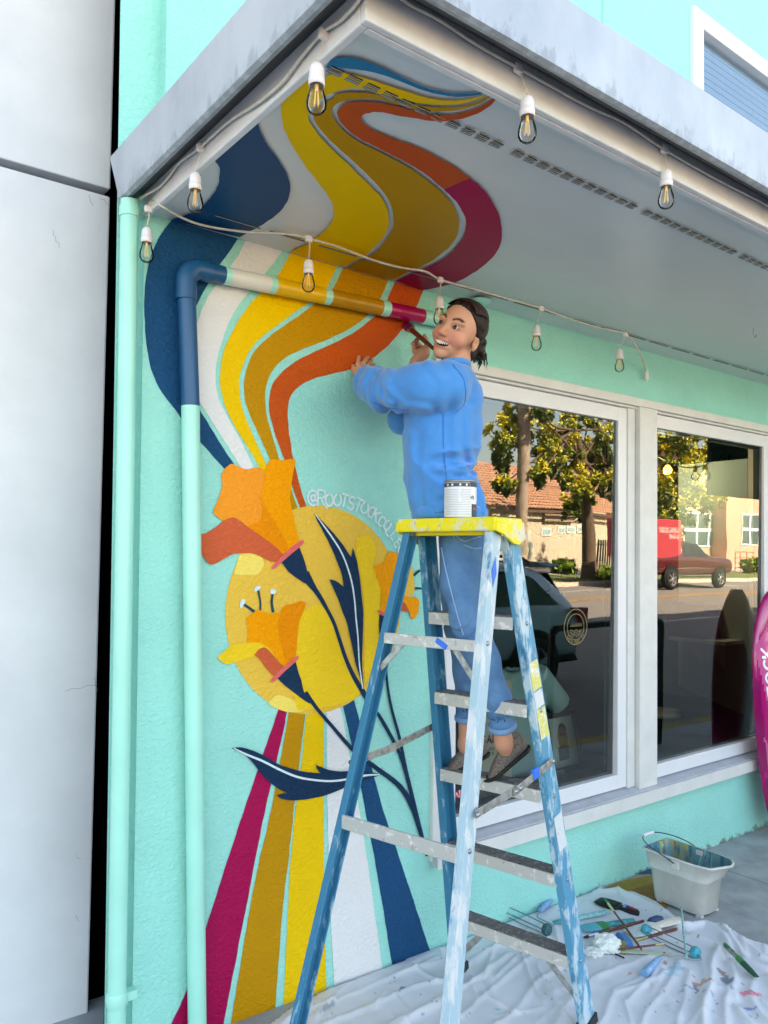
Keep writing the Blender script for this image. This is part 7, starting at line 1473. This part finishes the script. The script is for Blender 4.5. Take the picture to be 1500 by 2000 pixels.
p, q = IX(1000, 1012, .62), IX(1052, 1096, .62); b = MB(); b.prism([(p.x, q.z), (q.x+.05, q.z), (q.x-.02, p.z), (p.x, p.z)], .64, .66, f=lambda a, c, h: (a, h, c)); tag(b.build('wooden_board', mat('walnut_board', '#5a4636', .6, var=.2, vscale=20)), 'walnut board standing behind the pear print', 'board')
pc_ = IX(1075, 1094, .55); pt_ = thing('potted_plant', 'spiky agave in a dark box planter on the window shelf', 'plant', tuple(pc_)); b = MB(); b.box((pc_.x-.11, .47, pc_.z), (pc_.x+.12, .63, pc_.z+.13)); b.build('planter', mat('dark_planter', '#3a1f22', .6), pt_, bevel=.008)
b = MB(); rs = np.random.RandomState(2)
for k in range(30):
    a = rs.rand()*6.28; e = rs.uniform(.3, 1.3); d = Vector((math.cos(a)*math.cos(e), math.sin(a)*math.cos(e), math.sin(e))); o = Vector((pc_.x+rs.normal(0, .03), .55, pc_.z+.12)); L_ = rs.uniform(.08, .16); b.tube([o, o+d*L_*.5, o+d*L_], [.006, .010, .001], 5, flat=.4)
b.build('leaves', m_leafi, pt_)
p = IX(1083, 1096, .5); b = MB(); b.prism(cir(0, 0, .055, .05, 14), 0, .07, f=lambda a, c, h: (p.x+a, .47+c, zsh+.006+h)); tag(b.build('green_pot', m_olive), 'squat olive green pot on the window shelf', 'pot')
for k, u in enumerate((1108, 1117)):
    p = IX(u, 1096, .56); b = MB(); b.rev([(.02, 0), (.026, .01), (.024, .15-.05*k), (.019, .19-.05*k), (.012, .20-.05*k)], (p.x, .56, zsh+.006), 12); tag(b.build('candle_holder', mat('weathered_wood', '#7d7468', .8, var=.3, vscale=30)), ('taller', 'shorter')[k]+' weathered wooden candle holder at the end of the window shelf', 'candle holder')
# hangers under the shelf
for u, lab in ((1092, 'black clip hanger under the window shelf with a dark tag'), (1124, 'thin wire coat hanger hooked under the window shelf')):
    p = IX(u, 1104, .55); b = MB(); hk = [(p.x-.02, .55, p.z-.02), (p.x-.015, .55, p.z+.006), (p.x+.01, .55, p.z+.012), (p.x+.025, .55, p.z-.012), (p.x+.004, .55, p.z-.05), (p.x, .55, p.z-.10), (p.x-.13, .55, p.z-.17), (p.x+.13, .55, p.z-.17), (p.x, .55, p.z-.10)]; b.tube(smooth_path(hk[:6], 4)+hk[6:], .003, 6); tag(b.build('hanger', m_black_metal), lab, 'hanger')
# T-shirt on a stand
yS = .42; t_ = thing('t_shirt', 'pale aqua T-shirt displayed on a form low in the left window', 'T-shirt', tuple(IX(1010, 1530, yS)))
def shirtfn(P):
    c = np.array(IX(1012, 1400, yS)); q = P-c; d = (np.sqrt((q[:, 0]/.20)**2+((q[:, 1])/.075)**2)-1)*.075; d -= .006*np.sin(q[:, 0]*46+q[:, 2]*14); zt = .28; sl = q[:, 2]-(zt-.34*np.abs(q[:, 0])); d = smax(d, sl, .03); d = np.maximum(d, -.30-q[:, 2])
    s1 = rcone(P, c+[.16, 0, .20], c+[.31, -.02, .045], .075, .070); s1 = np.maximum(s1, (q @ np.array([.72, -.1, -.69]))-.205); s2 = rcone(P, c+[-.16, 0, .20], c+[-.30, -.02, .045], .075, .07); s2 = np.maximum(s2, (q @ np.array([-.72, -.1, -.69]))-.205); d = smin(d, smin(s1, s2, .02), .025); return smax(d, -rcone(P, c+[0, 0, .27], c+[0, -.02, .40], .06, .09), .01)
c = np.array(IX(1012, 1400, yS)); sdf_obj('cotton', shirtfn, c-[.42, .13, .32], c+[.42, .13, .32], .011, m_shirt, t_); b = MB(); text_strokes(b, '1 LIFE', lambda a, k: (c[0]-.12+a, yS-.085-.0, c[2]+.06+k), h=.045, wdt=.16); b.build('chest_print', m_blk, t_)
b = MB(); b.tube([(c[0], yS, 0), (c[0], yS, c[2]+.2)], .014, 8); b.build('stand', m_black_metal, t_)
leanframe('framed_print', 'framed bee print leaning low in the left window', 1078, 1398, 1138, 1500, .36, mat('grey_frame', '#4a4648', .5), m_art, [(cir(.5, .55, .16, .2), mat('bee_amber', '#b98a1c', .7)), (cir(.52, .68, .13, .12), mat('bee_brown', '#4a3018', .7)), ([(.3, .2), (.62, .2), (.66, .42), (.32, .42)], m_leafi)], .2)
# boxed card with red print
p, q = IX(936, 1335, .34), IX(1000, 1545, .34); bxs = thing('boxed_game', 'cream carton printed with red lettering behind the painter\'s feet', 'box', (p.x, .34, q.z)); b = MB(); b.box((p.x, .34, q.z), (q.x, .44, p.z)); b.build('carton', m_card, bxs, bevel=.004); m_red = mat('red_print', '#a8281e', .6); b = MB(); W2_ = q.x-p.x
for tx, zf, hf in (('SAND', .47, .07), ('LAST', .93, .06)): text_strokes(b, tx, lambda a, k: (p.x+W2_*.08+a*1.1, .337, q.z+(p.z-q.z)*zf+k), h=(p.z-q.z)*hf, wdt=.26)
for zf in (.40, .36): text_strokes(b, 'SETTLING OF THE', lambda a, k: (p.x+W2_*.08+a*.5, .337, q.z+(p.z-q.z)*zf+k), h=(p.z-q.z)*.026, wdt=.2)
b.build('lettering', m_red, bxs)
p = IX(882, 1290, .4); b = MB(); b.box((p.x-.09, .40, p.z-.02), (p.x+.08, .41, p.z+.05)); tag(b.build('price_card', m_card), 'small cream card behind the ladder rail in the left window', 'card')
# skeins of yarn
for k, (u, v) in enumerate(((1042, 1520), (1075, 1515))):
    p = IX(u, v, .28); b = MB()
    for i in range(9):
        a = -.5+i*.12+k*.2; b.tube(smooth_path([(p.x-.10+i*.018, .26+.004*i, p.z-.09), (p.x-.03+i*.008+.02*math.sin(a), .24, p.z+.03), (p.x+.05+i*.010, .27, p.z-.09)], 5), .008, 6)
    tag(b.build('yarn_skein', mat('sage_yarn', '#7d8a74', .95, bump=.5, bscale=200, bdist=.003)), ('looped skein of sage yarn beside the red lettered carton', 'looped skein of sage yarn below the bee print')[k], 'yarn')
b = MB(); b.box((2.33, .165, .30), (5.18, .9, .44)); struct(b.build('window_ledge', m_shelf))
# ---- right window: side board, shelf, stool, lights
XBd = float(IX(1458, 1300, .18).x); P1_, P2_ = onX(1325, 1340, XBd), onX(1459, 1400, XBd); sidebd = MB(); sidebd.prism([(.17, P2_[2]), (P1_[1], P1_[2]), (P1_[1], 2.35), (.17, 2.35)], XBd, XBd+.03, f=lambda a, c, h: (h, a, c)); tag(sidebd.build('window_screen', mat('pale_aqua_panel', '#b9d3d2', .8, var=.06, vscale=3)), 'pale aqua upright screen at the side of the right display window', 'screen')
s0, s1 = onX(1340, 1243, XBd), onX(1460, 1240, XBd); b = MB(); b.box((XBd-.22, s1[1]+.03, s0[2]-.012), (XBd-.001, s0[1], s0[2]+.012)); wsf = tag(b.build('wall_shelf', mat('white_shelf', '#d5dedd', .6)), 'short white bracket shelf on the aqua panel', 'shelf')
for yv in (.35, .72):
    b = MB(); b.prism([(XBd-.002, s0[2]-.012), (XBd-.16, s0[2]-.012), (XBd-.02, s0[2]-.2), (XBd-.002, s0[2]-.2)], s1[1]+(s0[1]-s1[1])*yv-.01, s1[1]+(s0[1]-s1[1])*yv+.01, f=lambda a, c, h: (a, h, c)); b.build('bracket', mat('white_shelf', '#d5dedd', .6), wsf)
ym_ = s1[1]+(s0[1]-s1[1])*.72; b = MB(); b.box((XBd-.21, ym_-.14, s0[2]+.012), (XBd-.02, ym_+.14, s0[2]+.25)); tag(b.build('storage_box', mat('plum_box', '#2f2838', .7)), 'plum dark storage box on the bracket shelf', 'box', None)
tp = IX(1287, 1388, .75); st_ = thing('side_table', 'round topped wire legged table inside the right window', 'table', (tp.x, .75, 0)); b = MB(); b.rev([(0, .0), (.16, 0), (.165, -.012), (.165, -.026), (0, -.026)], tuple(tp), 36); b.build('top', mat('pale_table_top', '#c3cfc6', .5), st_)
for k in range(4):
    a = k*math.pi/2+.4; b = MB(); b.tube([(tp.x+.09*math.cos(a), .75+.09*math.sin(a), tp.z-.026), (tp.x+.15*math.cos(a), .75+.15*math.sin(a), 0)], .005, 6); b.build('leg', m_black_metal, st_)
# indoor string lights
ist = thing('indoor_string_lights', 'black cord with small globe bulbs strung inside the right window', 'string lights', tuple(IX(1350, 915, .5))); pl = [IX(u, v, .5) for u, v in ((1240, 860), (1275, 886), (1304, 900), (1330, 911), (1358, 913), (1385, 905), (1411, 897), (1435, 880), (1455, 860))]; b = MB(); b.tube(smooth_path(pl, 5), .005, 6); b.build('cord', m_black_metal, ist)
for k, (u, v) in enumerate(((1304, 900), (1358, 913), (1411, 897))):
    p = IX(u, v, .5); b = MB(); b.rev([(0, .012), (.014, .012), (.015, -.03), (0, -.03)], tuple(p), 12); sk_ = b.build('socket', m_black_metal, ist); b = MB(); b.rev([(.010, -.03), (.026, -.05), (.029, -.066), (.02, -.085), (0, -.092)], tuple(p), 14); b.build('bulb', mat('lit_bulb', '#ffb648', .3, emit=2) if k == 0 else m_bulbglass, sk_)
lb_ = bpy.data.lights.new('lit_bulb', 'POINT'); lb_.energy = .9; lb_.color = (1, .8, .55); lb_.shadow_soft_size = .03; lo_b = bpy.data.objects.new('lit_bulb', lb_); COL.objects.link(lo_b); lo_b.parent = ist; lo_b.location = IX(1304, 912, .53)-BASE[ist.name]+Vector((0, .05, -.07))
pl = [IX(u, v, .5) for u, v in ((1165, 830), (1150, 862), (1143, 878), (1120, 895))]; b = MB(); b.tube(smooth_path(pl, 4), .005, 6); b.build('cord', m_black_metal, ist)
# dark blade sign hung under the canopy further along; the right window mirrors it
s_a, s_b = rY(1384, 966, -1.05), rY(1540, 990, -1.05); sg = thing('hanging_sign', 'dark green hanging board under the canopy mirrored in the right window', 'sign', (s_a[0]+.6, -1.05, s_a[2])); b = MB(); b.box((s_a[0], -1.07, s_a[2]), (s_b[0], -1.03, ZS-.06)); b.build('board', mat('dark_green_board', '#12211d', .7), sg, bevel=.004)
for x_ in (s_a[0]+.2, s_b[0]-.2): b = MB(); b.tube([(x_, -1.05, ZS-.07), (x_, -1.05, ZS+.01)], .006, 6); b.build('hanger_rod', m_black_metal, sg)
# black crossed sign boards
p = IX(1420, 940, .6); cr = thing('crossed_boards', 'black crossed boards hung inside the right window', 'wall decoration', tuple(p))
for s in (-1, 1): b = MB(); b.beam(p+Vector((-.10*s, 0, .17)), p+Vector((.10*s, .012*s, -.17)), .02, .13, up=(1, 0, 0)); b.build('board', m_blk, cr)
# ---- decals on the glass
yg = lambda z_: .046-.010*(z_-GZ0)-.003
dcl = thing('window_emblem', 'round gold emblem printed on the left window glass', 'decal', tuple(IX(1122, 1225, .04))); ec = IX(1122, 1224, .043); er = .060; m_gold = mat('gold_decal', '#9c8a5c', .5, .2)
b = MB(); ey_ = yg(ec.z)
def ring(r_, w_): 
    for k in range(48):
        a0, a1 = 2*math.pi*k/48, 2*math.pi*(k+1)/48; b.add([(ec.x+r*math.cos(a), ey_, ec.z+r*math.sin(a)) for r, a in ((r_, a0), (r_+w_, a0), (r_+w_, a1), (r_, a1))], [(0, 1, 2, 3)])
ring(.088, .003); ring(.064, .0025)
for ch, a in zip('SANTA CRUZ, CA', np.linspace(R(218), R(322), 14)):
    upv = np.array([-math.cos(a), -math.sin(a)]); rtv = np.array([-math.sin(a), math.cos(a)])
    for sk2 in GL.get(ch, []): ribbon(b, [((x_-.35)*.012, (y_-.5)*.014) for x_, y_ in sk2], .0022, lambda i, j: (ec.x+.0775*math.cos(a)+rtv[0]*i+upv[0]*j, ey_-.0002, ec.z+.0775*math.sin(a)+rtv[1]*i+upv[1]*j))
for k in range(3):
    zz = ec.z-.02-.012*k; b2 = [(ec.x-.045+.09*i/16, zz+.006*math.sin(i*.9+k)) for i in range(17)]; ribbon(b, b2, .0022, lambda i, j: (i, ey_-.0003, j))
for k in range(9): x_ = ec.x-.04+.01*k; ribbon(b, [(x_, ec.z+.002), (x_+.003, ec.z+.012+.010*abs(math.sin(k*1.7))), (x_+.006, ec.z+.002)], .002, lambda i, j: (i, ey_-.0003, j))
b.build('emblem_lines', m_gold, dcl)
# small round sticker low on the left pane
sc2 = IX(897, 1556, .043); stt = thing('round_sticker', 'small round badge sticker low on the left window glass', 'sticker', tuple(sc2)); yk = yg(sc2.z)-.001
b = MB(); b.add([(sc2.x+.052*math.cos(2*math.pi*k/32), yk, sc2.z+.052*math.sin(2*math.pi*k/32)) for k in range(32)], [tuple(range(32))]); b.build('disc', mat('sticker_navy', '#1a2433', .4), stt)
b = MB()
for k in range(7):
    a = R(30+20*k); b.add([(sc2.x, yk-.001, sc2.z-.006), (sc2.x+.036*math.cos(a-.14), yk-.001, sc2.z-.006+.036*math.sin(a-.14)), (sc2.x+.036*math.cos(a+.14), yk-.001, sc2.z-.006+.036*math.sin(a+.14))], [(0, 1, 2)], mi=k % 2)
b.build('ray', [mat('sticker_red', '#c23a4a', .5), mat('sticker_pink', '#e2b4b4', .5)], stt)
